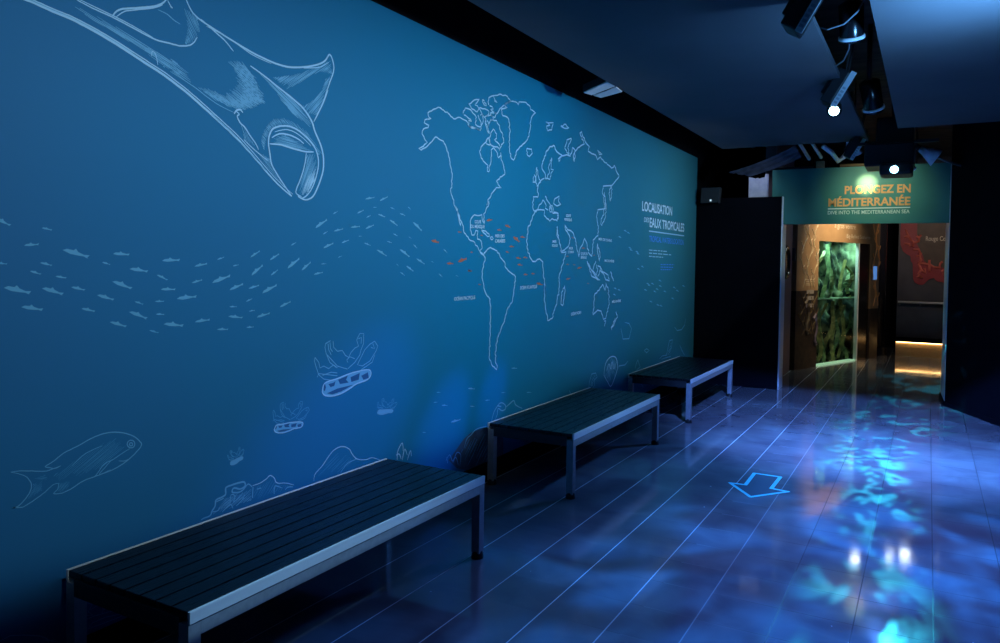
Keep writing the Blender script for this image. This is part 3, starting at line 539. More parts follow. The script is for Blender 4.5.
  ('line','s',0.0123,'7113,2332 7116,2312 7140,2288 7137,2263 7138,2252 7158,2229 7170,2218 7167,2191 7177,2175 7159,2160 7178,2144 7146,2122 7168,2102 7151,2081 7127,2060 7122,2048 7078,2023 7068,2002 7036,2017 7046,2045 7046,2063 7070,2079 7083,2098 7124,2114 7108,2125 7105,2151 7125,2169 7123,2185 7137,2200 7119,2217 7106,2238 7104,2247 7105,2265 7090,2284'),
 ],
 'southeast_asia_islands_outline':[
  ('line','s',0.0123,'6713,1648 6729,1623 6740,1609 6773,1586 6774,1570 6788,1550 6813,1540 6817,1517 6835,1503 6880,1494 6936,1485 6985,1468 7046,1467 6999,1475 6960,1490 6914,1510 6893,1521 6868,1539 6856,1546 6809,1571 6791,1582 6785,1595 6752,1620 6717,1629 6713,1648'),
  ('line','s',0.0122,'6928,1650 6918,1632 6891,1616 6877,1596 6869,1578 6850,1559 6878,1548 6924,1524 6953,1514 6951,1529 6976,1555 6980,1570 6952,1589 6948,1616'),
  ('line','s',0.0123,'6967,1820 6968,1807 6980,1780 7002,1773 7012,1748 7032,1731 7029,1715 7040,1688 7019,1673 7024,1651 7003,1676 7002,1693 6991,1706 6972,1730 6965,1750 6966,1766 6954,1785 6962,1807 6967,1820'),
  ('line','s',0.0127,'7040,1594 7072,1576 7081,1568 7104,1547 7164,1537 7223,1522 7263,1512 7266,1489 7290,1474 7299,1452 7260,1461 7202,1465 7166,1495 7155,1512 7121,1531 7067,1550 7041,1559'),
  ('line','s',0.0128,'7326,1547 7354,1526 7362,1499 7403,1470 7417,1451'),
  ('line','s',0.0123,'6978,1605 7052,1594 7051,1574 7030,1548 7022,1523 6983,1502'),
 ],
 'australia_outline':[
  ('line','s',0.0127,'7050,1387 7032,1366 6984,1358 6975,1343 6919,1332 6903,1311 6903,1295 6914,1280 6894,1254 6899,1234 6898,1216 6907,1197 6892,1186 6888,1170 6877,1149 6883,1131 6919,1145 6947,1152 7000,1170 7040,1163 7093,1155 7104,1133 7136,1106 7146,1085 7159,1070 7222,1078 7228,1096 7239,1106 7242,1133 7276,1149 7262,1166 7288,1181 7290,1200 7311,1215 7299,1238 7302,1256 7287,1266 7307,1291 7289,1314 7266,1327 7295,1350 7273,1360 7270,1382 7230,1399 7217,1414 7203,1435 7211,1411 7206,1403 7198,1378 7188,1360 7159,1384 7143,1401 7122,1420 7083,1398 7050,1387'),
  ('line','s',0.0126,'7179,1052 7224,1050 7205,1028 7192,1013 7195,998'),
 ],
 'new_zealand_outline':[
  ('line','s',0.013,'7502,1130 7516,1112 7535,1096 7553,1072 7514,1055 7484,1030 7468,1016 7456,997 7436,986 7392,972 7391,949 7377,974 7412,991 7437,1010 7437,1025 7476,1045 7485,1063'),
 ],
 'fish_school_drawing':[
  ('fish','f',0,'1450,1747 1461,1749 1474,1744 1480,1747 1483,1739 1495,1730 1508,1728 1500,1722 1504,1720 1494,1727 1482,1730 1465,1736'),
  ('fish','f',0,'1613,1720 1619,1723 1628,1722 1631,1724 1635,1720 1644,1717 1652,1717 1648,1712 1651,1712 1643,1714 1635,1715 1624,1716'),
  ('fish','f',0,'1551,1654 1558,1660 1570,1662 1574,1667 1580,1662 1593,1661 1604,1665 1600,1657 1604,1657 1593,1658 1583,1655 1567,1653'),
  ('fish','f',0,'1690,1642 1708,1647 1732,1642 1742,1648 1750,1636 1774,1625 1796,1624 1784,1612 1792,1610 1772,1619 1750,1622 1719,1628'),
  ('fish','f',0,'1892,1631 1903,1637 1920,1637 1925,1642 1933,1636 1950,1632 1965,1634 1959,1625 1964,1624 1949,1627 1935,1626 1913,1626'),
  ('fish','f',0,'2114,1605 2127,1613 2147,1615 2153,1621 2164,1614 2185,1612 2204,1616 2197,1605 2204,1605 2185,1607 2167,1604 2140,1602'),
  ('fish','f',0,'1457,1591 1463,1594 1471,1594 1474,1597 1478,1593 1486,1590 1494,1591 1491,1586 1493,1586 1486,1588 1478,1587 1468,1588'),
  ('fish','f',0,'1607,1593 1615,1596 1625,1594 1629,1597 1633,1592 1643,1587 1652,1587 1647,1582 1650,1581 1642,1585 1633,1585 1620,1588'),
  ('fish','f',0,'1571,1563 1578,1565 1587,1563 1591,1565 1594,1560 1603,1555 1612,1555 1607,1550 1610,1549 1602,1553 1594,1554 1582,1557'),
  ('fish','f',0,'1664,1543 1671,1546 1680,1545 1683,1547 1687,1543 1696,1540 1705,1540 1701,1535 1704,1534 1696,1537 1688,1537 1676,1539'),
  ('mid','f',0,'1847,1597 1853,1599 1861,1597 1864,1599 1867,1595 1875,1591 1882,1591 1878,1587 1880,1587 1874,1590 1867,1590 1856,1592'),
  ('fish','f',0,'1964,1571 1978,1576 1997,1575 2004,1580 2012,1572 2032,1565 2050,1566 2042,1557 2048,1556 2031,1561 2014,1561 1988,1563'),
  ('fish','f',0,'2089,1546 2100,1547 2112,1542 2118,1544 2121,1538 2132,1530 2144,1527 2137,1523 2140,1521 2131,1527 2120,1531 2103,1537'),
  ('fish','f',0,'1889,1521 1905,1524 1925,1518 1934,1522 1940,1511 1959,1500 1978,1497 1968,1489 1974,1486 1957,1495 1939,1499 1913,1507'),
  ('fish','f',0,'2110,1484 2120,1490 2137,1490 2142,1495 2150,1489 2167,1486 2182,1488 2177,1480 2182,1480 2167,1482 2153,1481 2131,1480'),
  ('fish','f',0,'1482,1505 1497,1511 1518,1507 1526,1513 1535,1502 1556,1492 1576,1491 1567,1480 1573,1478 1555,1486 1536,1488 1508,1493'),
  ('fish','f',0,'1614,1500 1628,1504 1646,1499 1654,1504 1660,1494 1678,1484 1695,1482 1686,1473 1691,1471 1676,1479 1660,1482 1636,1488'),
  ('fish','f',0,'1723,1502 1732,1505 1745,1503 1750,1506 1755,1500 1767,1494 1779,1494 1773,1488 1777,1486 1766,1491 1755,1492 1738,1495'),
  ('fish','f',0,'1826,1469 1838,1472 1855,1468 1861,1471 1867,1463 1883,1455 1899,1453 1891,1446 1896,1444 1882,1451 1867,1453 1846,1458'),
  ('fish','f',0,'1541,1435 1554,1440 1571,1438 1577,1443 1585,1434 1603,1427 1619,1427 1612,1418 1617,1416 1602,1422 1586,1423 1563,1426'),
  ('fish','f',0,'1763,1419 1772,1422 1785,1420 1790,1423 1795,1416 1808,1411 1819,1410 1814,1404 1818,1403 1807,1407 1795,1409 1778,1412'),
  ('fish','f',0,'1987,1438 1994,1439 2004,1437 2007,1439 2011,1434 2019,1429 2028,1428 2023,1424 2026,1423 2019,1427 2010,1429 1998,1432'),
  ('fish','f',0,'2081,1435 2088,1438 2098,1438 2101,1442 2106,1438 2117,1436 2126,1437 2123,1432 2126,1432 2117,1433 2108,1432 2094,1432'),
  ('mid','f',0,'2086,1381 2092,1384 2101,1384 2104,1386 2109,1383 2118,1380 2127,1381 2124,1376 2126,1376 2118,1378 2110,1378 2098,1378'),
  ('fish','f',0,'1962,1397 1978,1399 1997,1393 2005,1396 2011,1386 2030,1374 2048,1371 2037,1363 2043,1361 2027,1370 2010,1375 1985,1383'),
  ('fish','f',0,'1879,1361 1891,1363 1908,1359 1915,1363 1921,1354 1938,1345 1953,1343 1945,1336 1950,1334 1936,1341 1921,1344 1899,1350'),
  ('fish','f',0,'2055,1315 2063,1317 2073,1314 2077,1316 2081,1311 2091,1306 2101,1305 2096,1301 2099,1300 2090,1304 2081,1305 2068,1309'),
  ('fish','f',0,'2123,1337 2138,1343 2161,1341 2169,1347 2179,1337 2203,1330 2224,1331 2215,1320 2222,1319 2202,1325 2182,1325 2152,1328'),
  ('fish','f',0,'2278,1582 2287,1589 2302,1593 2306,1598 2315,1594 2333,1595 2346,1600 2343,1591 2348,1592 2334,1591 2320,1587 2299,1582'),
  ('mid','f',0,'2401,1613 2406,1618 2415,1621 2416,1624 2422,1623 2432,1624 2440,1628 2439,1623 2442,1624 2433,1622 2426,1619 2414,1615'),
  ('mid','f',0,'2491,1584 2495,1588 2503,1590 2505,1592 2510,1591 2519,1591 2525,1594 2524,1589 2527,1590 2519,1589 2512,1587 2502,1584'),
  ('fish','f',0,'2264,1509 2271,1515 2284,1519 2286,1524 2294,1521 2309,1522 2319,1527 2318,1519 2322,1520 2310,1519 2299,1515 2282,1510'),
  ('fish','f',0,'2374,1508 2386,1521 2410,1529 2414,1538 2429,1534 2456,1537 2476,1547 2473,1533 2481,1535 2458,1532 2438,1523 2408,1512'),
  ('fish','f',0,'2188,1442 2202,1451 2226,1454 2232,1461 2244,1454 2270,1451 2291,1456 2285,1444 2293,1444 2271,1446 2250,1442 2219,1438'),
  ('fish','f',0,'2472,1473 2481,1483 2499,1490 2502,1497 2515,1494 2536,1498 2552,1506 2551,1495 2557,1497 2539,1494 2523,1486 2499,1477'),
  ('fish','f',0,'2586,1477 2594,1484 2609,1488 2612,1493 2621,1490 2638,1491 2651,1496 2649,1489 2654,1490 2639,1488 2627,1484 2607,1478'),
  ('fish','f',0,'2604,1540 2609,1553 2624,1565 2624,1573 2638,1573 2659,1582 2671,1595 2674,1584 2679,1587 2662,1579 2650,1568 2629,1552'),
  ('fish','f',0,'2596,1626 2602,1635 2615,1643 2616,1649 2626,1648 2642,1654 2653,1662 2654,1654 2658,1656 2645,1651 2634,1644 2616,1633'),
  ('fish','f',0,'2720,1614 2725,1623 2739,1631 2740,1637 2750,1636 2767,1642 2778,1650 2779,1642 2784,1644 2770,1639 2758,1631 2740,1621'),
  ('fish','f',0,'2727,1539 2730,1546 2741,1554 2741,1558 2750,1558 2763,1563 2771,1570 2773,1564 2776,1566 2765,1561 2757,1554 2743,1545'),
  ('fish','f',0,'2839,1573 2845,1587 2864,1600 2864,1609 2880,1609 2904,1618 2919,1632 2922,1620 2929,1623 2909,1615 2893,1602 2868,1585'),
  ('fish','f',0,'2938,1563 2943,1574 2957,1585 2957,1592 2970,1592 2990,1601 3001,1612 3004,1602 3009,1605 2994,1598 2982,1588 2962,1573'),
  ('mid','f',0,'2860,1690 2864,1695 2872,1699 2873,1702 2879,1702 2889,1705 2896,1709 2896,1704 2899,1705 2891,1703 2884,1699 2873,1693'),
  ('fish','f',0,'3037,1786 3044,1799 3064,1812 3066,1820 3082,1820 3107,1829 3122,1842 3125,1830 3131,1833 3111,1825 3094,1814 3068,1798'),
  ('mid','f',0,'3171,1868 3175,1873 3184,1878 3184,1881 3191,1881 3202,1884 3209,1890 3209,1885 3212,1886 3203,1883 3196,1878 3184,1872'),
  ('mid','f',0,'3093,1755 3097,1760 3106,1765 3106,1768 3113,1768 3123,1771 3130,1776 3130,1771 3133,1772 3125,1770 3118,1765 3106,1759'),
  ('fish','f',0,'3177,1775 3187,1782 3205,1787 3209,1792 3220,1789 3240,1791 3255,1797 3252,1789 3258,1790 3241,1788 3226,1783 3202,1777'),
  ('fish','f',0,'3098,1682 3106,1691 3124,1699 3127,1705 3139,1704 3161,1708 3176,1717 3176,1707 3181,1709 3164,1705 3148,1697 3124,1687'),
  ('mid','f',0,'3244,1714 3251,1721 3265,1726 3267,1730 3277,1728 3293,1731 3305,1736 3304,1730 3308,1731 3294,1728 3282,1724 3264,1717'),
  ('mid','f',0,'3215,1633 3218,1637 3226,1639 3227,1642 3232,1641 3240,1642 3246,1645 3246,1641 3248,1642 3241,1641 3235,1638 3226,1635'),
  ('mid','f',0,'3081,1597 3087,1600 3097,1601 3099,1604 3104,1601 3115,1600 3123,1602 3120,1598 3124,1598 3115,1599 3106,1597 3094,1596'),
  ('fish','f',0,'3027,1542 3036,1548 3052,1552 3056,1556 3065,1553 3084,1553 3098,1558 3094,1550 3100,1551 3084,1550 3070,1546 3049,1542'),
  ('fish','f',0,'2672,1453 2681,1466 2703,1476 2705,1484 2721,1482 2747,1487 2765,1498 2765,1486 2772,1488 2751,1483 2732,1473 2704,1460'),
  ('mid','f',0,'2571,1416 2575,1421 2584,1424 2585,1428 2591,1426 2601,1428 2608,1432 2608,1427 2611,1427 2602,1426 2595,1422 2583,1418'),
  ('mid','f',0,'2472,1396 2478,1398 2488,1399 2491,1401 2496,1398 2507,1396 2516,1397 2513,1393 2516,1392 2507,1394 2498,1393 2485,1393'),
  ('mid','f',0,'2589,1369 2594,1372 2603,1373 2605,1376 2610,1374 2619,1373 2626,1374 2624,1370 2627,1370 2619,1371 2612,1370 2601,1368'),
  ('fish','f',0,'2466,1351 2480,1356 2500,1354 2506,1359 2515,1351 2535,1345 2553,1346 2546,1338 2552,1336 2535,1341 2517,1342 2491,1344'),
  ('fish','f',0,'2638,1337 2648,1346 2667,1350 2671,1357 2683,1352 2705,1353 2722,1359 2719,1349 2726,1350 2707,1349 2690,1344 2665,1338'),
  ('fish','f',0,'2788,1380 2796,1389 2812,1396 2815,1402 2827,1400 2847,1403 2861,1411 2861,1401 2866,1403 2850,1400 2835,1393 2813,1384'),
  ('fish','f',0,'2281,1336 2292,1343 2311,1346 2316,1352 2326,1346 2346,1344 2363,1348 2358,1338 2364,1339 2347,1340 2331,1337 2306,1334'),
  ('fish','f',0,'2402,1295 2412,1299 2426,1299 2431,1303 2438,1298 2454,1294 2467,1296 2462,1289 2467,1289 2454,1291 2441,1290 2421,1291'),
  ('mid','f',0,'2574,1293 2581,1296 2591,1297 2594,1300 2600,1296 2612,1294 2621,1296 2618,1291 2621,1290 2612,1292 2602,1291 2588,1290'),
  ('fish','f',0,'3440,1970 3452,1978 3471,1983 3476,1988 3487,1985 3509,1986 3527,1992 3522,1984 3529,1985 3510,1983 3493,1978 3467,1972'),
  ('fish','f',0,'3572,1970 3580,1979 3598,1987 3600,1993 3613,1992 3634,1998 3649,2006 3649,1998 3654,2000 3637,1995 3622,1987 3598,1977'),
  ('mid','f',0,'3513,1928 3518,1931 3526,1932 3528,1934 3532,1932 3540,1932 3546,1933 3544,1930 3546,1930 3540,1930 3533,1929 3523,1928'),
  ('mid','f',0,'3558,1892 3571,1894 3587,1892 3594,1894 3599,1889 3615,1884 3630,1883 3621,1878 3626,1877 3613,1881 3598,1882 3577,1886'),
  ('mid','f',0,'3674,1940 3682,1941 3693,1940 3698,1942 3701,1938 3711,1935 3720,1934 3715,1931 3718,1931 3710,1933 3700,1934 3686,1936'),
  ('mid','f',0,'3851,1956 3858,1956 3865,1953 3869,1954 3870,1950 3876,1946 3883,1944 3877,1942 3879,1941 3874,1945 3868,1947 3858,1951'),
  ('mid','f',0,'3373,1885 3379,1892 3392,1897 3393,1901 3402,1900 3417,1904 3427,1910 3427,1904 3431,1905 3419,1902 3408,1897 3392,1889'),
  ('mid','f',0,'3453,1865 3457,1870 3466,1874 3467,1877 3473,1877 3484,1880 3491,1884 3491,1879 3494,1880 3485,1878 3478,1874 3466,1869'),
  ('fish','f',0,'3317,1803 3328,1809 3347,1812 3352,1817 3362,1813 3382,1813 3398,1817 3393,1809 3399,1810 3382,1810 3366,1806 3342,1803'),
  ('fish','f',0,'3446,1800 3454,1809 3471,1816 3474,1822 3486,1820 3506,1824 3521,1832 3520,1823 3526,1825 3508,1821 3494,1814 3471,1806'),
  ('mid','f',0,'3769,1910 3780,1912 3793,1910 3799,1912 3803,1908 3816,1904 3828,1903 3821,1899 3825,1898 3814,1902 3802,1903 3785,1905'),
  ('fish','f',0,'3667,1866 3684,1866 3704,1860 3714,1861 3717,1853 3734,1843 3752,1838 3739,1834 3744,1832 3730,1840 3712,1845 3687,1854'),
  ('fish','f',0,'3905,1865 3928,1863 3951,1853 3965,1854 3967,1843 3985,1828 4009,1820 3989,1816 3996,1812 3980,1824 3958,1833 3928,1847'),
  ('mid','f',0,'3386,1757 3390,1759 3398,1760 3400,1761 3403,1760 3411,1759 3417,1760 3415,1757 3417,1758 3411,1758 3404,1757 3395,1756'),
  ('mid','f',0,'3434,1720 3445,1722 3460,1719 3466,1722 3470,1716 3484,1711 3498,1710 3490,1706 3494,1705 3483,1709 3470,1710 3451,1714'),
  ('fish','f',0,'3549,1684 3569,1684 3591,1677 3603,1679 3607,1670 3627,1658 3649,1654 3634,1648 3641,1646 3624,1655 3603,1660 3574,1670'),
  ('mid','f',0,'3645,1736 3654,1738 3666,1737 3670,1738 3674,1735 3686,1732 3697,1732 3691,1728 3695,1727 3685,1730 3674,1730 3659,1732'),
  ('mid','f',0,'3704,1785 3714,1785 3725,1783 3730,1784 3733,1780 3743,1775 3754,1774 3747,1771 3750,1770 3742,1773 3732,1775 3717,1779'),
  ('mid','f',0,'3863,1772 3869,1772 3876,1770 3879,1770 3880,1768 3886,1764 3893,1762 3888,1761 3890,1760 3885,1763 3879,1765 3870,1768'),
  ('mid','f',0,'3912,1725 3923,1724 3933,1719 3939,1720 3940,1715 3949,1708 3959,1704 3951,1703 3953,1701 3946,1706 3936,1710 3923,1717'),
  ('fish','f',0,'3772,1692 3794,1691 3819,1682 3832,1683 3836,1673 3856,1659 3880,1652 3863,1648 3870,1644 3852,1655 3829,1663 3797,1675'),
  ('fish','f',0,'3947,1638 3966,1637 3988,1630 3999,1632 4004,1623 4022,1612 4043,1607 4029,1603 4035,1600 4019,1609 3999,1614 3970,1624'),
  ('mid','f',0,'3841,1591 3858,1590 3876,1583 3886,1584 3889,1576 3904,1566 3922,1561 3909,1557 3914,1555 3901,1563 3884,1569 3860,1578'),
  ('mid','f',0,'3779,1553 3789,1552 3801,1548 3807,1549 3809,1544 3819,1537 3831,1534 3822,1532 3826,1530 3817,1535 3806,1539 3791,1545'),
  ('mid','f',0,'3739,1603 3744,1602 3750,1600 3754,1600 3754,1597 3759,1594 3765,1592 3760,1591 3762,1590 3758,1593 3752,1595 3745,1598'),
  ('mid','f',0,'4113,1622 4119,1622 4127,1621 4130,1622 4132,1619 4140,1616 4147,1615 4142,1613 4145,1613 4139,1615 4132,1616 4122,1618'),
  ('mid','f',0,'4256,1704 4267,1703 4278,1698 4284,1698 4285,1693 4294,1686 4305,1682 4296,1681 4299,1679 4291,1685 4281,1689 4267,1695'),
  ('mid','f',0,'4201,1542 4212,1540 4223,1535 4229,1536 4230,1531 4239,1524 4250,1520 4242,1519 4245,1517 4237,1522 4226,1526 4212,1533'),
  ('mid','f',0,'4411,1529 4418,1529 4426,1527 4430,1528 4432,1525 4439,1521 4447,1520 4442,1518 4444,1518 4438,1520 4431,1522 4420,1525'),
 ],
 'distant_fish_drawing':[
  ('mid','f',0,'7534,1912 7554,1915 7575,1913 7588,1917 7589,1910 7605,1904 7626,1904 7611,1898 7614,1896 7600,1900 7581,1901 7554,1904'),
  ('mid','f',0,'7693,1983 7714,1987 7735,1985 7748,1989 7750,1982 7766,1976 7788,1976 7772,1970 7776,1968 7761,1972 7741,1973 7713,1975'),
  ('mid','f',0,'7789,1966 7810,1970 7832,1968 7846,1972 7847,1965 7864,1959 7887,1959 7870,1953 7874,1950 7859,1955 7838,1956 7810,1958'),
  ('mid','f',0,'7847,1806 7869,1810 7891,1807 7905,1811 7906,1804 7923,1798 7946,1798 7929,1792 7933,1789 7918,1794 7897,1795 7868,1798'),
  ('mid','f',0,'7883,1786 7904,1789 7927,1786 7941,1790 7942,1783 7960,1777 7982,1776 7965,1771 7969,1768 7954,1773 7933,1774 7904,1777'),
  ('mid','f',0,'8074,1769 8097,1772 8120,1770 8135,1774 8136,1767 8154,1760 8178,1760 8160,1754 8164,1751 8148,1756 8126,1758 8096,1761'),
  ('mid','f',0,'8112,1750 8134,1753 8158,1750 8172,1754 8174,1747 8192,1740 8216,1740 8198,1734 8202,1731 8186,1736 8164,1738 8133,1741'),
  ('mid','f',0,'8267,1607 8290,1610 8315,1608 8330,1611 8331,1604 8350,1597 8375,1596 8357,1590 8361,1588 8344,1593 8321,1594 8290,1598'),
  ('mid','f',0,'8137,1581 8160,1584 8184,1581 8199,1585 8200,1577 8218,1570 8242,1570 8225,1564 8228,1561 8212,1566 8190,1568 8159,1572'),
  ('mid','f',0,'8470,1412 8494,1414 8519,1411 8535,1415 8537,1407 8556,1399 8582,1398 8563,1393 8567,1390 8550,1396 8526,1398 8493,1402'),
  ('mid','f',0,'8516,1393 8540,1396 8566,1392 8582,1396 8583,1388 8603,1380 8629,1379 8610,1374 8614,1371 8596,1377 8572,1379 8539,1383'),
  ('mid','f',0,'8392,1342 8416,1344 8441,1341 8456,1344 8458,1337 8477,1329 8502,1328 8484,1323 8488,1319 8471,1325 8447,1328 8415,1332'),
  ('mid','f',0,'8639,1409 8664,1412 8690,1408 8707,1412 8708,1404 8729,1396 8755,1395 8735,1390 8740,1387 8722,1392 8697,1395 8663,1399'),
  ('mid','f',0,'8936,1377 8963,1379 8990,1375 9008,1379 9009,1371 9031,1363 9059,1362 9038,1356 9043,1353 9024,1359 8998,1361 8962,1366'),
  ('mid','f',0,'8919,1442 8946,1445 8974,1441 8991,1445 8992,1437 9014,1429 9042,1428 9021,1422 9026,1419 9007,1425 8981,1427 8945,1432'),
  ('mid','f',0,'8732,1316 8757,1318 8784,1315 8801,1318 8802,1310 8823,1302 8850,1301 8830,1296 8834,1292 8816,1298 8791,1301 8756,1306'),
  ('mid','f',0,'9126,1306 9154,1309 9182,1305 9200,1309 9202,1300 9225,1292 9254,1290 9232,1285 9237,1282 9217,1288 9190,1290 9153,1296'),
  ('mid','f',0,'8818,1342 8844,1344 8872,1340 8888,1344 8890,1336 8911,1328 8938,1327 8918,1321 8923,1318 8904,1324 8879,1326 8844,1331'),
  ('mid','f',0,'9654,1304 9684,1306 9716,1302 9736,1306 9738,1297 9762,1288 9794,1287 9771,1281 9776,1277 9754,1284 9725,1287 9683,1292'),
  ('mid','f',0,'9934,1358 9966,1361 9999,1357 10020,1361 10022,1352 10048,1343 10081,1342 10056,1336 10062,1332 10039,1339 10008,1341 9964,1347'),
  ('mid','f',0,'8596,1202 8620,1204 8646,1200 8663,1203 8664,1195 8684,1187 8711,1186 8691,1180 8696,1177 8678,1184 8653,1186 8620,1191'),
  ('mid','f',0,'8861,1152 8887,1153 8915,1149 8932,1152 8933,1144 8955,1136 8982,1134 8962,1129 8966,1126 8948,1132 8922,1135 8886,1140'),
  ('mid','f',0,'8983,1137 9010,1139 9038,1135 9055,1138 9057,1130 9079,1121 9107,1119 9086,1114 9091,1111 9072,1118 9045,1120 9009,1126'),
  ('mid','f',0,'7428,1380 7448,1382 7468,1379 7481,1382 7482,1376 7498,1369 7518,1368 7503,1363 7506,1360 7493,1365 7474,1367 7447,1371'),
  ('mid','f',0,'7542,1362 7562,1364 7583,1361 7596,1364 7597,1357 7613,1350 7634,1349 7619,1344 7622,1341 7608,1346 7588,1348 7561,1352'),
  ('mid','f',0,'7410,1317 7429,1319 7449,1315 7462,1319 7463,1312 7479,1305 7499,1303 7484,1299 7487,1296 7474,1301 7455,1303 7428,1308'),
  ('mid','f',0,'9457,1210 9486,1212 9517,1208 9536,1212 9538,1203 9562,1194 9593,1192 9570,1187 9575,1183 9554,1190 9525,1193 9485,1199'),
  ('mid','f',0,'9514,1346 9544,1349 9575,1345 9594,1349 9596,1340 9620,1332 9651,1330 9628,1324 9633,1321 9612,1328 9583,1330 9543,1335'),
 ],
 'orange_fish_drawing':[
  ('orange','f',0,'4110,1756 4126,1762 4148,1762 4158,1768 4164,1759 4184,1752 4204,1754 4193,1744 4198,1741 4181,1746 4162,1745 4134,1746'),
  ('orange','f',0,'4438,1620 4448,1633 4474,1640 4476,1651 4495,1643 4527,1643 4547,1652 4547,1638 4558,1637 4532,1636 4510,1628 4477,1619'),
  ('orange','f',0,'4297,1609 4310,1615 4329,1616 4336,1623 4344,1615 4364,1611 4381,1614 4374,1605 4380,1602 4363,1606 4346,1604 4321,1602'),
  ('orange','f',0,'4427,1825 4435,1829 4447,1830 4451,1834 4456,1830 4468,1827 4478,1830 4474,1824 4477,1823 4467,1824 4457,1823 4442,1822'),
  ('orange','f',0,'4566,1561 4574,1565 4587,1565 4591,1569 4596,1564 4608,1561 4619,1563 4615,1558 4618,1556 4608,1558 4597,1557 4581,1557'),
  ('orange','f',0,'4814,1923 4826,1932 4846,1936 4851,1943 4863,1937 4886,1936 4903,1942 4899,1932 4906,1930 4887,1931 4870,1926 4843,1921'),
  ('orange','f',0,'5093,1907 5113,1911 5134,1909 5147,1914 5149,1905 5166,1897 5188,1897 5173,1890 5177,1886 5162,1892 5142,1893 5114,1896'),
  ('orange','f',0,'4975,1864 4987,1870 5004,1870 5011,1876 5017,1869 5034,1866 5050,1869 5043,1862 5048,1860 5034,1862 5018,1860 4996,1859'),
  ('orange','f',0,'5227,1823 5256,1826 5284,1818 5304,1823 5301,1810 5319,1797 5347,1793 5322,1785 5325,1780 5308,1791 5282,1796 5248,1805'),
  ('orange','f',0,'5345,1825 5360,1831 5380,1832 5388,1838 5396,1831 5416,1827 5435,1829 5427,1821 5432,1819 5415,1822 5397,1820 5370,1819'),
  ('orange','f',0,'5168,1747 5182,1752 5201,1753 5208,1758 5215,1752 5234,1747 5251,1750 5243,1742 5248,1740 5232,1743 5216,1742 5191,1741'),
  ('orange','f',0,'5112,1706 5124,1709 5138,1708 5146,1711 5148,1705 5160,1700 5174,1701 5165,1696 5168,1694 5157,1697 5144,1698 5126,1700'),
  ('orange','f',0,'5278,1661 5293,1666 5314,1666 5323,1671 5329,1663 5348,1658 5368,1659 5357,1652 5363,1649 5346,1653 5328,1653 5301,1654'),
  ('orange','f',0,'5404,1665 5417,1670 5434,1670 5441,1674 5447,1668 5463,1664 5479,1666 5472,1659 5476,1657 5462,1660 5447,1660 5424,1660'),
  ('orange','f',0,'5308,1606 5322,1612 5342,1612 5350,1617 5357,1610 5377,1605 5395,1608 5386,1600 5392,1598 5375,1601 5358,1600 5332,1600'),
  ('orange','f',0,'5414,1529 5427,1534 5445,1534 5451,1538 5458,1532 5476,1528 5492,1529 5485,1523 5490,1521 5475,1524 5459,1523 5436,1523'),
  ('orange','f',0,'5545,1534 5556,1539 5573,1540 5578,1544 5585,1538 5602,1535 5617,1537 5611,1531 5616,1529 5602,1531 5587,1530 5566,1530'),
  ('orange','f',0,'5647,1454 5669,1460 5697,1457 5710,1464 5718,1453 5743,1445 5770,1445 5755,1436 5761,1432 5740,1439 5714,1440 5678,1443'),
  ('orange','f',0,'4563,1559 4574,1564 4588,1564 4593,1568 4599,1563 4614,1559 4627,1561 4622,1555 4626,1553 4614,1555 4601,1554 4582,1554'),
  ('orange','f',0,'4710,1462 4718,1464 4728,1464 4732,1467 4736,1463 4746,1460 4755,1461 4751,1457 4754,1456 4745,1458 4736,1457 4723,1458'),
  ('orange','f',0,'4733,1816 4740,1819 4749,1819 4753,1821 4756,1818 4764,1815 4772,1816 4767,1812 4770,1811 4763,1813 4754,1812 4743,1813'),
  ('orange','f',0,'4597,1691 4603,1693 4612,1694 4615,1696 4618,1693 4626,1691 4634,1692 4630,1689 4633,1688 4626,1689 4618,1688 4608,1688'),
  ('orange','f',0,'6229,1684 6236,1688 6249,1690 6252,1694 6260,1690 6274,1689 6285,1692 6282,1687 6287,1686 6275,1686 6264,1684 6247,1682'),
  ('orange','f',0,'6483,1577 6495,1586 6518,1590 6522,1597 6538,1591 6567,1589 6586,1595 6584,1586 6593,1584 6570,1585 6550,1580 6518,1575'),
  ('orange','f',0,'6238,1479 6248,1486 6268,1489 6271,1495 6285,1489 6309,1488 6326,1493 6324,1484 6331,1483 6311,1484 6294,1480 6268,1476'),
  ('orange','f',0,'6720,1436 6730,1440 6743,1439 6748,1442 6753,1438 6767,1435 6779,1436 6773,1432 6777,1431 6766,1433 6754,1432 6737,1433'),
  ('orange','f',0,'6232,1615 6244,1618 6260,1618 6266,1622 6272,1617 6287,1613 6302,1614 6294,1609 6298,1607 6285,1610 6271,1610 6250,1610'),
  ('orange','f',0,'6385,1613 6396,1616 6410,1616 6417,1619 6421,1614 6434,1611 6448,1612 6441,1607 6444,1606 6433,1608 6420,1608 6402,1608'),
  ('orange','f',0,'6339,1861 6352,1863 6366,1861 6374,1864 6374,1858 6384,1854 6398,1853 6387,1849 6389,1847 6380,1851 6368,1852 6351,1855'),
  ('orange','f',0,'6575,1766 6587,1771 6607,1773 6612,1778 6622,1773 6642,1770 6659,1774 6654,1767 6660,1765 6643,1767 6626,1764 6600,1762'),
  ('orange','f',0,'6862,1701 6866,1705 6876,1708 6876,1711 6884,1709 6898,1709 6905,1712 6906,1708 6910,1708 6900,1707 6892,1705 6878,1701'),
 ],
 'large_fish_drawing':[
  ('mid','t',0.0037,'1504,851 1509,850 1516,850 1524,849 1534,848 1544,846 1555,843 1567,840 1578,838 1590,834 1602,831 1614,828 1625,826 1633,825 1640,826 1647,827 1654,828 1662,829 1671,830 1679,832 1684,833'),
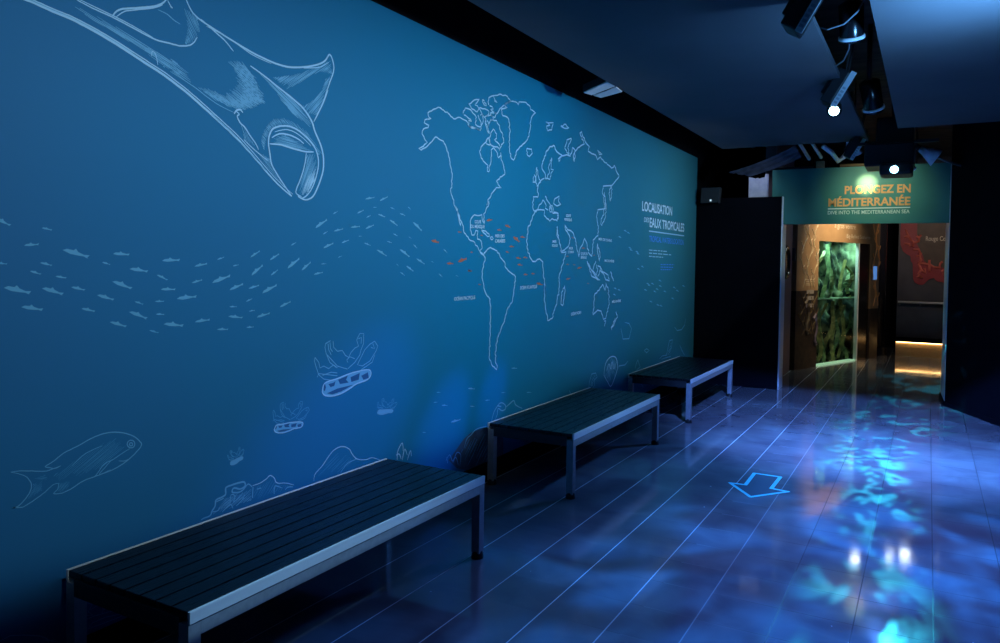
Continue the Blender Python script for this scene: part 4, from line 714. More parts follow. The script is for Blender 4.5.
  ('mid','t',0.0042,'1684,833 1680,832 1675,830 1669,828 1663,828 1658,828 1652,830 1647,833 1642,835 1637,837 1631,839 1627,841 1626,843 1630,846 1637,848 1645,851 1654,855 1664,860 1674,867 1685,873 1696,879 1708,883 1721,886 1733,890 1746,893 1759,897 1772,902 1785,907 1797,911 1809,914 1820,917 1832,919 1843,921 1855,922 1867,922 1878,922 1890,921 1903,919 1915,916 1927,913 1939,909 1950,905 1962,899 1972,894 1982,888 1991,882 1999,875 2006,868 2011,862 2015,857 2019,853 2021,848 2021,844 2019,839 2015,834 2010,829 2004,824 1996,818 1988,811 1978,805 1968,799 1958,793 1947,788 1937,783 1925,779 1914,775 1902,772 1890,769 1877,767 1864,765 1850,764 1837,762 1824,761 1810,759 1797,758 1784,757 1772,754 1760,751 1748,746 1738,741 1727,737 1718,734 1708,732 1699,730 1690,728 1681,729 1670,730 1662,732 1657,734 1658,737 1662,740 1668,744 1672,748 1674,753 1675,759 1675,765 1675,769'),
  ('mid','t',0.0036,'1675,769 1672,769 1666,770 1660,769 1654,768 1648,764 1640,759 1633,754 1625,748 1616,744 1608,739 1599,735 1590,731 1580,726 1569,722 1558,718 1550,715 1545,714 1543,714 1540,715 1536,716 1529,717 1520,719 1513,721 1509,722 1510,722 1515,720 1522,720 1528,721 1535,725 1542,730 1549,736 1556,743 1561,749 1566,755 1570,761 1573,768 1575,773 1576,779 1576,784 1576,790 1574,797 1570,804 1566,811 1562,817 1557,822 1552,826 1546,830 1539,834 1530,839 1520,844 1510,848 1504,851'),
  ('mid','s',0.0041,'1991,853 1990,852 1990,850 1989,848 1988,846 1987,844 1986,843 1984,842 1982,841 1980,841 1978,840 1976,841 1973,841 1971,842 1969,842 1967,844 1965,845 1963,846 1961,848 1960,850 1958,852 1958,854 1957,856 1956,858 1956,860 1956,862 1957,864 1958,866 1958,868 1960,869 1961,870 1963,871 1965,872 1967,872 1969,873 1971,873 1973,872 1976,872 1978,871 1980,870 1982,869 1984,867 1986,865 1987,864 1988,862 1989,859 1990,857 1990,855 1991,853'),
  ('mid','s',0.0041,'1981,854 1980,853 1980,852 1980,852 1980,851 1979,850 1978,850 1978,849 1977,849 1976,849 1975,849 1974,849 1973,849 1972,849 1972,849 1971,850 1970,850 1969,851 1968,852 1968,852 1967,853 1967,854 1966,855 1966,856 1966,857 1966,858 1966,858 1967,859 1967,860 1968,860 1968,861 1969,862 1970,862 1971,862 1972,862 1972,862 1973,862 1974,862 1975,861 1976,861 1977,860 1978,860 1978,859 1979,858 1980,857 1980,856 1980,855 1980,854 1981,854'),
  ('mid','t',0.0036,'1968,839 1962,837 1953,834 1942,830 1932,826 1922,822 1911,817 1901,813 1891,809 1882,807 1873,806 1865,804 1857,800 1849,794 1842,786 1836,778 1830,772 1826,768 1822,764 1819,762 1817,761'),
  ('mid','t',0.0032,'1891,812 1886,808 1879,802 1871,796 1864,789 1855,782 1846,775 1838,768 1837,764 1844,764 1858,766 1874,770 1884,772'),
  ('mid','t',0.0033,'1918,800 1924,798 1932,796 1940,794 1946,794 1951,794 1955,795 1958,796 1961,797'),
  ('mid','t',0.0031,'1727,823 1733,828 1741,834 1750,841 1759,847 1766,852 1773,855 1781,859 1791,862 1805,866 1822,870 1838,873 1850,875'),
  ('dim','t',0.0026,'1657,799 1665,805 1673,809'),
  ('dim','t',0.002,'1666,796 1702,816 1737,839'),
  ('dim','t',0.0016,'1673,792 1728,825 1785,859'),
  ('dim','t',0.0018,'1673,784 1742,826 1816,869'),
  ('dim','t',0.0015,'1675,777 1762,830 1855,884'),
  ('dim','t',0.0021,'1691,780 1768,825 1848,873'),
  ('dim','t',0.0024,'1730,794 1806,838 1884,886'),
  ('dim','t',0.0027,'1734,791 1819,841 1908,893'),
  ('dim','t',0.0017,'1745,790 1822,835 1902,882'),
  ('dim','t',0.0028,'1743,782 1822,827 1904,876'),
  ('dim','t',0.0022,'1772,793 1837,832 1906,871'),
  ('dim','t',0.0018,'1755,777 1839,825 1926,877'),
  ('dim','t',0.0018,'1778,785 1850,827 1926,870'),
  ('dim','t',0.0025,'1782,782 1847,820 1916,859'),
  ('dim','t',0.002,'1811,790 1867,824 1927,858'),
  ('dim','t',0.0026,'1819,787 1874,820 1932,852'),
  ('dim','t',0.0022,'1834,789 1888,820 1944,852'),
  ('dim','t',0.0024,'1836,784 1860,798 1884,812'),
  ('dim','t',0.0028,'1581,785 1583,786 1585,789'),
  ('dim','t',0.0019,'1581,776 1587,783 1593,790'),
  ('dim','t',0.0021,'1571,755 1584,770 1596,786'),
  ('dim','t',0.0024,'1564,740 1582,760 1598,782'),
  ('dim','t',0.0016,'1570,740 1591,766 1613,792'),
  ('dim','t',0.0017,'1583,749 1597,767 1612,783'),
  ('dim','t',0.0018,'1584,744 1599,763 1614,781'),
  ('dim','t',0.0026,'1595,751 1604,763 1614,774'),
  ('dim','t',0.0016,'1602,754 1608,760 1613,766'),
  ('dim','t',0.0018,'1610,756 1612,758 1613,760'),
  ('dim','t',0.0023,'1676,762 1678,766 1682,768'),
  ('dim','t',0.0021,'1671,751 1680,758 1688,767'),
  ('dim','t',0.0024,'1669,743 1681,754 1694,766'),
  ('dim','t',0.002,'1672,739 1687,752 1702,767'),
  ('dim','t',0.0026,'1678,739 1693,753 1708,768'),
  ('dim','t',0.0022,'1681,734 1698,749 1714,765'),
  ('dim','t',0.002,'1688,735 1703,749 1718,763'),
  ('dim','t',0.0016,'1703,741 1710,747 1716,753'),
  ('dim','t',0.0018,'1619,813 1623,811 1627,810'),
  ('dim','t',0.0021,'1608,810 1620,805 1633,800'),
  ('dim','t',0.0021,'1598,808 1614,802 1631,795'),
  ('dim','t',0.0013,'1587,808 1602,803 1617,796'),
 ],
 'jellyfish_drawing':[
  ('mid','f',0,'3102,924 3111,949 3140,962 3220,969 3323,984 3431,990 3493,986 3510,966 3499,942 3466,928 3388,920 3324,900 3252,882 3181,879 3126,888 3102,907'),
  ('line','s',0.007,'3102,924 3103,929 3105,936 3107,943 3111,949 3116,954 3121,957 3129,960 3140,962 3156,964 3175,966 3197,967 3220,969 3244,973 3270,977 3296,981 3323,984 3351,987 3380,988 3407,989 3431,990 3451,990 3468,989 3482,988 3493,986 3501,982 3506,977 3509,972 3510,966 3510,960 3508,953 3504,947 3499,942 3493,937 3486,934 3478,931 3466,928 3449,926 3429,924 3408,922 3388,920 3372,916 3356,911 3341,905 3324,900 3307,895 3288,890 3270,886 3252,882 3233,880 3215,879 3197,878 3181,879 3165,880 3151,882 3138,885 3126,888 3118,892 3111,897 3106,902 3102,907 3100,912 3100,917 3101,921 3102,924'),
  ('deep','f',0,'3111,949 3121,952 3129,934 3121,914 3110,919'),
  ('deep','f',0,'3148,948 3190,951 3205,958 3195,932 3165,929'),
  ('deep','f',0,'3225,962 3307,976 3292,953 3313,935 3241,936'),
  ('deep','f',0,'3329,963 3409,978 3401,940 3337,935'),
  ('deep','f',0,'3423,960 3482,973 3491,939 3443,934'),
  ('deep','f',0,'3136,899 3221,914 3356,918 3252,893 3181,887'),
  ('mid','s',0.0048,'3042,1104 3038,1085 3052,1050 3072,1008 3111,980 3170,966'),
  ('mid','s',0.0049,'3042,1104 3071,1074 3081,1043 3110,1050 3149,1032 3188,1048 3219,1028'),
  ('mid','s',0.0049,'3101,1001 3169,1010 3219,1000'),
  ('mid','s',0.0048,'3062,996 3072,1014 3220,984'),
  ('mid','s',0.0049,'3162,1183 3123,1170 3118,1150 3128,1115 3163,1085 3219,1038 3302,1012'),
  ('mid','s',0.0052,'3182,1178 3187,1144 3218,1120 3258,1120 3285,1090 3311,1077 3332,1103 3364,1124 3396,1132 3379,1169 3406,1204 3441,1201 3440,1143 3418,1109 3408,1081 3365,1043 3307,1014'),
  ('mid','s',0.0052,'3541,1149 3496,1134 3451,1106 3430,1079 3387,1027 3431,1015 3498,1036 3554,1089 3571,1117 3541,1149'),
  ('mid','s',0.0053,'3543,1068 3520,1027 3420,994'),
  ('mid','s',0.0049,'3142,1168 3148,1134 3168,1105'),
  ('mid','s',0.0049,'3157,1174 3162,1139 3179,1121'),
  ('mid','s',0.0052,'3395,1175 3422,1180 3418,1145'),
  ('mid','s',0.0049,'3133,1108 3158,1065 3209,1032'),
  ('mid','s',0.0051,'3306,1049 3296,1064 3322,1079 3364,1064'),
  ('mid','s',0.0053,'3524,1136 3542,1105 3508,1115'),
 ],
 'jellyfish_drawing.001':[
  ('mid','f',0,'2759,777 2766,789 2782,792 2822,789 2873,788 2924,781 2952,775 2957,764 2949,753 2932,749 2895,752 2863,747 2826,745 2792,749 2766,758 2757,769'),
  ('line','s',0.005,'2759,777 2760,779 2762,782 2764,786 2766,789 2769,790 2772,792 2776,792 2782,792 2790,792 2800,791 2811,790 2822,789 2834,789 2847,789 2860,788 2873,788 2886,786 2900,785 2913,783 2924,781 2933,780 2941,778 2947,776 2952,775 2955,772 2957,769 2957,766 2957,764 2956,761 2954,758 2952,755 2949,753 2946,752 2942,750 2938,750 2932,749 2924,750 2914,750 2905,751 2895,752 2887,751 2879,750 2871,748 2863,747 2854,746 2845,746 2835,745 2826,745 2817,745 2808,746 2800,747 2792,749 2784,750 2777,753 2771,755 2766,758 2763,760 2760,763 2758,766 2757,769 2756,771 2757,774 2758,776 2759,777'),
  ('deep','f',0,'2766,789 2772,789 2773,779 2767,771 2762,774'),
  ('deep','f',0,'2784,785 2805,783 2813,785 2805,773 2790,774'),
  ('deep','f',0,'2823,785 2864,785 2854,775 2862,765 2828,771'),
  ('deep','f',0,'2873,777 2912,777 2904,760 2873,763'),
  ('deep','f',0,'2916,768 2945,769 2945,753 2922,754'),
  ('deep','f',0,'2772,762 2815,762 2880,754 2827,750 2793,753'),
  ('dim','s',0.0036,'2752,871 2747,862 2750,843 2754,821 2770,804 2797,792'),
  ('dim','s',0.0036,'2752,871 2762,854 2764,837 2778,838 2796,826 2817,830 2829,818'),
  ('dim','s',0.0037,'2768,815 2802,813 2826,804'),
  ('dim','s',0.0036,'2748,816 2755,824 2824,796'),
  ('dim','s',0.0036,'2821,899 2800,896 2795,887 2796,869 2809,850 2830,822 2866,802'),
  ('dim','s',0.0037,'2830,894 2828,877 2840,863 2859,859 2868,842 2879,833 2892,844 2910,852 2926,852 2923,872 2939,886 2955,881 2947,853 2933,839 2925,827 2900,812 2869,804'),
  ('dim','s',0.0037,'2994,847 2972,844 2948,835 2935,824 2908,803 2927,793 2960,798 2992,818 3004,830 2994,847'),
  ('dim','s',0.0038,'2985,809 2969,791 2919,784'),
  ('dim','s',0.0036,'2809,893 2808,876 2814,860'),
  ('dim','s',0.0037,'2817,894 2816,877 2822,866'),
  ('dim','s',0.0038,'2931,873 2944,873 2937,856'),
  ('dim','s',0.0036,'2797,865 2804,841 2824,821'),
  ('dim','s',0.0037,'2873,820 2870,829 2884,833 2902,822'),
  ('dim','s',0.0038,'2985,842 2989,826 2975,834'),
 ],
 'jellyfish_drawing.002':[
  ('mid','f',0,'3577,727 3584,734 3596,735 3626,731 3665,727 3703,720 3723,714 3726,708 3719,702 3706,700 3678,704 3653,703 3625,703 3599,708 3581,714 3574,722'),
  ('mid','s',0.0044,'3577,727 3578,728 3579,730 3581,732 3584,734 3586,734 3589,735 3592,735 3596,735 3602,734 3610,733 3618,732 3626,731 3635,730 3645,729 3655,728 3665,727 3675,725 3685,724 3694,722 3703,720 3709,719 3715,717 3720,716 3723,714 3725,713 3726,711 3726,709 3726,708 3725,706 3723,704 3721,703 3719,702 3716,701 3713,700 3710,700 3706,700 3700,701 3693,702 3685,703 3678,704 3672,704 3666,703 3660,703 3653,703 3646,703 3639,703 3632,703 3625,703 3618,704 3612,705 3605,706 3599,708 3594,709 3589,711 3584,713 3581,714 3578,716 3576,718 3575,720 3574,722 3574,724 3575,725 3576,726 3577,727'),
  ('dim','s',0.0032,'3580,785 3576,780 3576,768 3578,754 3588,743 3608,734'),
  ('dim','s',0.0032,'3580,785 3587,774 3586,764 3598,764 3610,755 3626,756 3634,748'),
  ('dim','s',0.0032,'3587,750 3614,747 3630,740'),
  ('dim','s',0.0032,'3572,751 3579,756 3628,735'),
  ('dim','s',0.0032,'3636,798 3620,798 3615,792 3614,781 3622,769 3636,751 3661,736'),
  ('dim','s',0.0033,'3643,795 3640,784 3647,775 3662,771 3667,760 3674,754 3685,760 3699,764 3711,763 3711,775 3725,783 3736,779 3727,763 3715,755 3708,748 3688,740 3664,737'),
  ('dim','s',0.0033,'3762,756 3745,756 3726,751 3715,745 3693,734 3706,727 3732,728 3758,738 3767,745 3762,756'),
  ('dim','s',0.0033,'3751,734 3738,724 3700,722'),
  ('dim','s',0.0032,'3627,796 3624,785 3627,775'),
  ('dim','s',0.0032,'3633,796 3630,785 3634,778'),
  ('dim','s',0.0033,'3717,776 3727,775 3720,765'),
  ('dim','s',0.0032,'3615,779 3618,764 3631,750'),
  ('dim','s',0.0033,'3668,747 3667,752 3678,754 3691,746'),
  ('dim','s',0.0033,'3754,754 3756,744 3746,749'),
 ],
 'jellyfish_drawing.003':[
  ('mid','f',0,'2484,663 2485,670 2490,673 2506,674 2524,678 2544,680 2555,679 2559,674 2557,669 2552,666 2538,664 2527,659 2514,654 2500,653 2490,655 2484,659'),
  ('mid','s',0.004,'2484,663 2484,664 2484,666 2484,668 2485,670 2486,670 2487,671 2488,672 2490,673 2493,673 2497,674 2501,674 2506,674 2510,675 2515,676 2520,678 2524,678 2530,679 2535,679 2540,680 2544,680 2548,680 2551,680 2553,679 2555,679 2557,678 2558,677 2558,676 2559,674 2559,673 2559,672 2558,670 2557,669 2556,668 2555,667 2554,666 2552,666 2549,665 2545,665 2542,664 2538,664 2535,662 2533,661 2530,660 2527,659 2524,657 2521,656 2517,655 2514,654 2511,654 2507,653 2504,653 2500,653 2498,653 2495,654 2492,654 2490,655 2488,656 2486,657 2485,658 2484,659 2484,660 2484,662 2484,662 2484,663'),
  ('dim','s',0.003,'2467,707 2466,702 2470,694 2475,684 2484,677 2496,674'),
  ('dim','s',0.003,'2467,707 2473,700 2476,692 2482,694 2490,689 2497,693 2504,688'),
  ('dim','s',0.003,'2481,682 2494,684 2504,682'),
  ('dim','s',0.003,'2474,680 2475,685 2505,678'),
  ('dim','s',0.003,'2488,725 2481,722 2480,718 2484,709 2491,702 2503,691 2520,684'),
  ('dim','s',0.003,'2492,724 2494,716 2501,710 2509,710 2514,703 2520,700 2523,706 2528,711 2534,712 2530,721 2534,729 2540,728 2542,715 2538,707 2537,701 2531,692 2521,685'),
  ('dim','s',0.003,'2559,716 2552,712 2545,706 2541,700 2535,688 2543,685 2555,690 2563,702 2565,708 2559,716'),
  ('dim','s',0.003,'2562,697 2559,688 2542,681'),
  ('dim','s',0.003,'2485,722 2487,714 2492,707'),
  ('dim','s',0.003,'2488,723 2490,715 2493,710'),
  ('dim','s',0.003,'2533,722 2537,723 2537,715'),
  ('dim','s',0.003,'2485,708 2491,697 2502,689'),
  ('dim','s',0.003,'2520,693 2517,697 2522,700 2530,697'),
  ('dim','s',0.003,'2557,713 2561,706 2554,708'),
 ],
 'coral_reef_drawing':[
  ('mid','t',0.0086,'2320,444 2323,445 2326,446 2331,447 2336,448 2344,448 2353,448 2362,448 2369,450 2374,453 2376,458 2378,463 2380,468 2384,472 2389,476 2393,481 2397,486 2398,493 2399,500 2399,507 2402,512 2409,515 2418,516 2428,516 2436,517 2443,519 2449,520 2454,522 2457,526 2458,533 2457,541 2457,550 2459,556 2466,558 2475,559 2485,559 2494,559 2503,560 2512,560 2521,560 2530,560 2540,559 2550,559 2559,558 2566,556 2571,551 2574,545 2574,539 2573,535 2568,532 2560,529 2551,528 2542,528 2533,531 2523,536 2514,540 2506,542 2500,540 2496,535 2494,530 2495,526 2500,522 2510,519 2521,516 2530,515 2538,514 2546,515 2553,516 2560,519 2568,524 2576,531 2584,537 2591,540 2598,537 2605,531 2612,524 2616,519'),
  ('line','t',0.005,'2618,525 2627,525 2640,525 2654,525 2667,526 2677,528 2687,531 2697,534 2705,536 2713,540 2719,544 2725,547 2731,548 2738,546 2745,541 2752,535 2758,529 2763,522 2766,513 2771,505 2779,499 2791,494 2807,491 2824,488 2840,483 2856,478 2872,470 2887,464 2897,459'),
  ('mid','t',0.0057,'2483,468 2484,477 2484,491 2486,505 2489,513 2494,515 2502,512 2508,507 2512,502 2512,496 2508,488 2505,480 2504,476 2508,476 2515,479 2523,484 2531,488 2538,493 2547,498 2555,503 2561,507'),
  ('mid','t',0.0056,'2380,463 2387,462 2396,461 2406,460 2414,461 2419,465 2422,472 2424,477 2425,480 2424,479 2422,475 2418,470 2416,467'),
  ('mid','t',0.0057,'2437,447 2446,452 2459,460 2472,467 2483,470 2490,467 2495,460 2498,452 2501,446'),
  ('mid','t',0.0058,'2622,518 2619,465'),
  ('mid','t',0.0059,'2648,501 2673,500'),
  ('mid','t',0.0061,'2759,448 2759,456 2759,469 2761,480 2765,487 2775,485 2789,478 2803,470 2813,465'),
  ('mid','t',0.0062,'2834,449 2837,452 2842,455 2848,458 2854,459 2863,458 2873,456 2883,453 2890,451'),
  ('mid','t',0.0058,'2519,453 2526,456 2536,461 2546,466 2555,472 2561,478 2566,485 2570,492 2573,496'),
  ('mid','t',0.0056,'2402,503 2406,504 2412,505 2419,506 2425,506 2431,507 2438,508 2444,509 2448,510'),
  ('mid','t',0.0032,'2440,495 2454,501 2468,506'),
  ('mid','t',0.0031,'2426,481 2456,495 2489,507'),
  ('mid','t',0.0036,'2427,475 2464,489 2500,505'),
  ('mid','t',0.0035,'2387,452 2468,486 2553,520'),
  ('mid','t',0.0045,'2428,462 2477,482 2528,503'),
  ('mid','t',0.0028,'2421,452 2481,478 2545,502'),
  ('mid','t',0.0047,'2459,457 2522,481 2585,508'),
  ('mid','t',0.0036,'2494,463 2552,485 2610,510'),
  ('mid','t',0.003,'2478,450 2544,477 2614,504'),
  ('mid','t',0.0041,'2536,464 2572,477 2607,492'),
  ('mid','t',0.0031,'2547,460 2576,470 2604,482'),
  ('mid','t',0.0049,'2562,456 2587,467 2614,477'),
  ('mid','t',0.0042,'2583,456 2598,460 2612,467'),
  ('mid','t',0.0044,'2602,457 2608,458 2613,461'),
  ('dim','t',0.002,'2624,504 2628,507 2630,511'),
  ('dim','t',0.0021,'2627,485 2644,501 2659,520'),
  ('dim','t',0.0029,'2624,463 2648,488 2672,515'),
  ('dim','t',0.0031,'2651,467 2672,490 2694,513'),
  ('dim','t',0.0026,'2654,453 2684,486 2715,519'),
  ('dim','t',0.0021,'2666,451 2702,491 2739,530'),
  ('dim','t',0.002,'2688,451 2720,484 2751,519'),
  ('dim','t',0.0033,'2716,457 2742,484 2768,512'),
  ('dim','t',0.0032,'2733,457 2754,477 2772,499'),
  ('dim','t',0.0025,'2743,453 2761,472 2779,491'),
  ('dim','t',0.0024,'2758,447 2783,471 2805,497'),
  ('dim','t',0.0019,'2784,455 2798,467 2809,482'),
  ('dim','t',0.0025,'2798,448 2814,462 2827,478'),
  ('dim','t',0.0026,'2826,458 2834,464 2840,472'),
  ('dim','t',0.002,'2843,457 2847,465 2854,470'),
  ('dim','t',0.003,'2870,459 2873,461 2874,464'),
 ],
 'boulder_drawing':[
  ('line','t',0.0056,'3041,445 3042,451 3042,460 3045,471 3051,480 3061,488 3075,495 3090,503 3104,511 3116,520 3128,530 3139,540 3151,550 3162,558 3174,566 3185,573 3198,578 3214,582 3230,585 3248,586 3264,584 3280,580 3296,574 3311,566 3323,558 3332,550 3338,541 3343,533 3350,524 3358,514 3368,504 3380,494 3394,486 3412,479 3433,473 3455,468 3474,465 3489,464 3502,465 3514,466 3529,464 3548,458 3570,449 3590,440 3604,434'),
  ('mid','t',0.0051,'3250,439 3261,447 3278,459 3297,471 3316,480 3336,484 3359,485 3379,486 3394,486'),
  ('dim','t',0.0031,'3130,504 3182,528 3234,554'),
  ('dim','t',0.0035,'3077,464 3156,500 3235,538'),
  ('dim','t',0.0025,'3151,480 3198,501 3245,523'),
  ('dim','t',0.0025,'3182,474 3242,501 3303,530'),
  ('dim','t',0.0033,'3177,460 3228,484 3280,508'),
  ('dim','t',0.0021,'3226,464 3279,486 3330,511'),
  ('dim','t',0.0034,'3225,447 3284,472 3341,499'),
  ('dim','t',0.0028,'3303,462 3330,475 3360,487'),
 ],
 'seaweed_drawing':[
  ('line','t',0.0069,'3773,396 3773,406 3773,421 3774,437 3778,451 3787,464 3800,478 3813,489 3823,492 3828,484 3831,468 3833,451 3834,439'),
  ('line','t',0.0069,'3825,384 3829,398 3835,419 3842,439 3849,449 3856,445 3865,431 3872,415 3877,405'),
  ('line','t',0.007,'3878,373 3884,384 3893,402 3902,418 3909,426 3914,423 3917,411 3919,398 3921,389'),
  ('line','t',0.0069,'3762,429 3768,430 3776,432 3785,432 3793,429 3800,422 3806,411 3811,400 3814,393'),
 ],
 'rock_face_drawing':[
  ('rock','f',0,'4547,376 4642,402 4754,407 4931,396 5121,296 5130,12 4650,124 4460,189 4355,268'),  # dark fill: shade painted in where the wall light ends
  ('mid','t',0.007,'4318,270 4327,278 4340,290 4354,300 4367,303 4377,294 4387,276 4396,258 4406,250 4418,257 4431,272 4444,289 4457,298 4471,298 4487,292 4501,282 4510,270 4512,252 4508,230 4502,209 4499,194'),
  ('mid','t',0.0072,'4549,304 4556,317 4565,335 4576,354 4588,368 4600,376 4612,380 4626,383 4642,387 4659,394 4676,403 4698,411 4726,415 4766,416 4817,412 4866,408 4901,406'),
  ('mid','t',0.007,'4407,236 4414,244 4423,257 4434,267 4445,270 4454,259 4465,240 4474,219 4480,205'),
  ('mid','t',0.0069,'4330,294 4343,250'),
  ('dim','t',0.0075,'4517,287 4526,297 4537,307'),
  ('dim','t',0.0067,'4562,300 4590,331 4624,359'),
  ('dim','t',0.0053,'4568,261 4612,300 4652,342'),
  ('dim','t',0.0054,'4563,222 4628,288 4701,353'),
  ('dim','t',0.0059,'4620,237 4676,288 4731,342'),
  ('dim','t',0.0069,'4603,175 4672,235 4736,300'),
  ('dim','t',0.0067,'4729,251 4781,304 4840,355'),
  ('dim','t',0.0065,'4723,201 4785,260 4850,318'),
  ('dim','t',0.008,'4721,151 4780,210 4847,266'),
  ('dim','t',0.0068,'4803,193 4843,228 4881,264'),
  ('dim','t',0.0057,'4820,157 4850,184 4880,212'),
  ('dim','t',0.0077,'4856,139 4877,161 4903,182'),
 ],
 'reef_fish_drawing':[
  ('mid','f',0,'4375,523 4390,530 4419,531 4424,537 4442,529 4476,525 4500,528 4496,518 4506,517 4478,520 4453,518 4415,517'),
  ('mid','f',0,'4592,726 4607,729 4629,726 4636,729 4646,722 4669,715 4689,714 4682,708 4688,707 4669,712 4649,714 4620,718'),
  ('mid','f',0,'4836,604 4846,607 4862,606 4867,609 4876,604 4894,601 4909,601 4905,596 4910,596 4895,598 4880,598 4858,599'),
  ('mid','f',0,'5235,797 5250,800 5273,798 5280,801 5292,795 5316,790 5336,789 5329,784 5336,782 5316,786 5295,788 5265,790'),
  ('mid','f',0,'5501,570 5514,572 5535,570 5541,572 5552,567 5574,562 5592,561 5586,556 5592,555 5574,559 5555,560 5528,563'),
  ('mid','f',0,'4259,659 4270,661 4287,659 4293,661 4301,656 4318,650 4334,649 4328,645 4333,643 4318,648 4303,649 4281,652'),
  ('mid','f',0,'4622,595 4632,597 4647,594 4652,596 4659,592 4674,587 4687,586 4682,582 4687,581 4674,585 4661,586 4641,590'),
  ('mid','f',0,'4162,692 4169,694 4180,693 4183,695 4188,692 4200,690 4209,690 4207,687 4210,686 4200,688 4191,688 4177,689'),
  ('mid','f',0,'4196,754 4203,756 4214,755 4218,756 4223,753 4235,750 4244,750 4241,747 4245,746 4235,748 4225,749 4211,750'),
  ('mid','f',0,'4039,517 4045,518 4055,517 4058,518 4062,515 4072,512 4080,512 4078,509 4080,508 4072,510 4064,511 4052,513'),
  ('mid','f',0,'5079,626 5088,628 5102,627 5107,629 5114,626 5130,622 5142,622 5138,618 5143,618 5130,620 5117,621 5098,622'),
 ],
 'sponge_drawing':[
  ('mid','t',0.0094,'4930,423 4936,434 4943,449 4951,466 4959,479 4965,489 4971,497 4978,504 4989,513 5004,523 5024,536 5045,546 5065,551 5085,550 5106,544 5125,536 5139,528 5149,519 5154,510 5156,501 5153,494 5145,490 5131,487 5115,486 5099,487 5082,493 5064,502 5048,511 5035,513 5028,506 5026,495 5024,481 5021,469 5014,459 5005,450 4997,441 4991,436'),
  ('mid','t',0.0095,'5147,503 5158,506 5174,510 5193,515 5211,520 5230,525 5249,532 5268,537 5284,537 5293,531 5299,521 5306,508 5319,496 5345,484 5378,470 5412,458 5434,449'),
  ('mid','t',0.0092,'5019,538 5082,521'),
 ],
 'shell_drawing':[
  ('mid','t',0.0088,'7532,614 7552,593 7563,572'),
  ('mid','t',0.0097,'7482,634 7512,589 7549,544'),
  ('mid','t',0.0122,'7445,643 7495,576 7544,509'),
  ('mid','t',0.014,'7401,660 7457,594 7499,528'),
  ('mid','t',0.0082,'7374,646 7438,551 7515,453'),
  ('mid','t',0.013,'7360,610 7410,548 7450,486'),
  ('mid','t',0.0091,'7340,596 7375,546 7413,496'),
  ('mid','t',0.0106,'7308,600 7349,537 7400,473'),
  ('mid','t',0.0144,'7279,589 7339,510 7394,431'),
  ('mid','t',0.0087,'7264,566 7320,495 7366,424'),
  ('mid','t',0.0099,'7268,515 7304,469 7334,423'),
  ('mid','t',0.0081,'7228,520 7248,492 7269,463'),
  ('line','t',0.0127,'7196,507 7203,529 7212,562 7226,597 7245,624 7273,642 7308,656 7346,666 7384,672 7422,672 7462,668 7500,660 7530,646 7553,626 7571,600 7581,572 7584,545 7575,520 7558,495 7536,470 7512,447 7486,423 7457,398 7427,377 7400,367 7377,370 7356,383 7335,402 7312,420 7282,442 7248,467 7217,491 7196,507'),
  ('line','t',0.0104,'7278,538 7287,553 7300,575 7315,595 7330,604 7346,596 7362,575 7378,554 7390,546 7398,558 7403,582 7407,606 7415,616 7429,604 7446,577 7463,550 7478,536 7490,542 7500,560 7509,581 7516,595'),
 ],
 'sea_horse_coral_drawing':[
  ('mid','t',0.0109,'6807,427 6829,492 6876,555 6980,553 7019,508 6947,487 6960,436 6919,412'),
  ('mid','t',0.0125,'8140,460 8171,513 8223,553 8311,464 8175,440'),
  ('mid','t',0.0141,'9018,483 9138,508 9304,499 9342,564 9419,672 9550,674 9513,574 9429,543 9478,467 9264,471 9100,470'),
  ('mid','t',0.0147,'9874,582 9974,506 10125,419'),
  ('mid','t',0.0146,'9627,832 9748,776 9953,775 10093,828 10135,912'),
  ('mid','t',0.012,'7664,944 7698,888 7732,827 7922,816 7993,922 7912,982 7784,1001'),
  ('mid','t',0.0119,'7597,522 7625,551 7810,542 7904,575'),
  ('mid','t',0.0101,'6354,470 6378,439 6416,415'),
  ('mid','t',0.013,'8441,640 8527,651 8624,623 8530,604 8441,640'),
  ('mid','t',0.0059,'6979,530 6981,526 6990,522'),
  ('mid','t',0.0061,'6937,533 6959,522 6968,510'),
  ('mid','t',0.008,'6916,522 6931,507 6956,492'),
  ('mid','t',0.0065,'6879,514 6908,495 6931,474'),
  ('mid','t',0.0089,'6877,487 6891,471 6916,457'),
  ('mid','t',0.0065,'6863,474 6894,452 6921,429'),
  ('mid','t',0.0069,'6852,459 6877,444 6892,429'),
  ('mid','t',0.0073,'9476,637 9474,631 9494,627'),
  ('mid','t',0.0125,'9456,608 9466,598 9488,589'),
  ('mid','t',0.008,'9436,592 9451,579 9477,568'),
  ('mid','t',0.0092,'9391,578 9437,552 9481,525'),
  ('mid','t',0.0101,'9366,557 9402,537 9435,517'),
  ('mid','t',0.0082,'9355,530 9378,510 9421,492'),
  ('mid','t',0.012,'9290,525 9318,512 9335,498'),
  ('mid','t',0.013,'9262,511 9266,503 9287,497'),
 ],
 'seabed_drawing':[
  ('mid','t',0.0038,'1461,259 1501,264 1550,246 1607,218 1632,198 1640,174'),
  ('mid','t',0.0038,'1618,199 1636,191 1681,162'),
  ('mid','t',0.0039,'1759,302 1783,277 1808,258 1791,235 1812,215 1775,226'),
  ('mid','t',0.004,'1775,312 1783,285 1816,269 1840,271'),
  ('mid','t',0.0041,'1791,168 1808,185 1866,185 1926,173 1937,161 1892,163 1824,166 1791,168'),
  ('mid','t',0.004,'1759,208 1816,209 1874,202 1962,184 1989,177'),
  ('mid','t',0.004,'1799,240 1841,247 1857,217 1892,244 1900,200'),
  ('mid','t',0.004,'1849,204 1857,245 1879,241 1892,195'),
  ('mid','t',0.0041,'1926,206 1944,212 1971,193'),
  ('mid','t',0.0039,'1747,190 1753,172'),
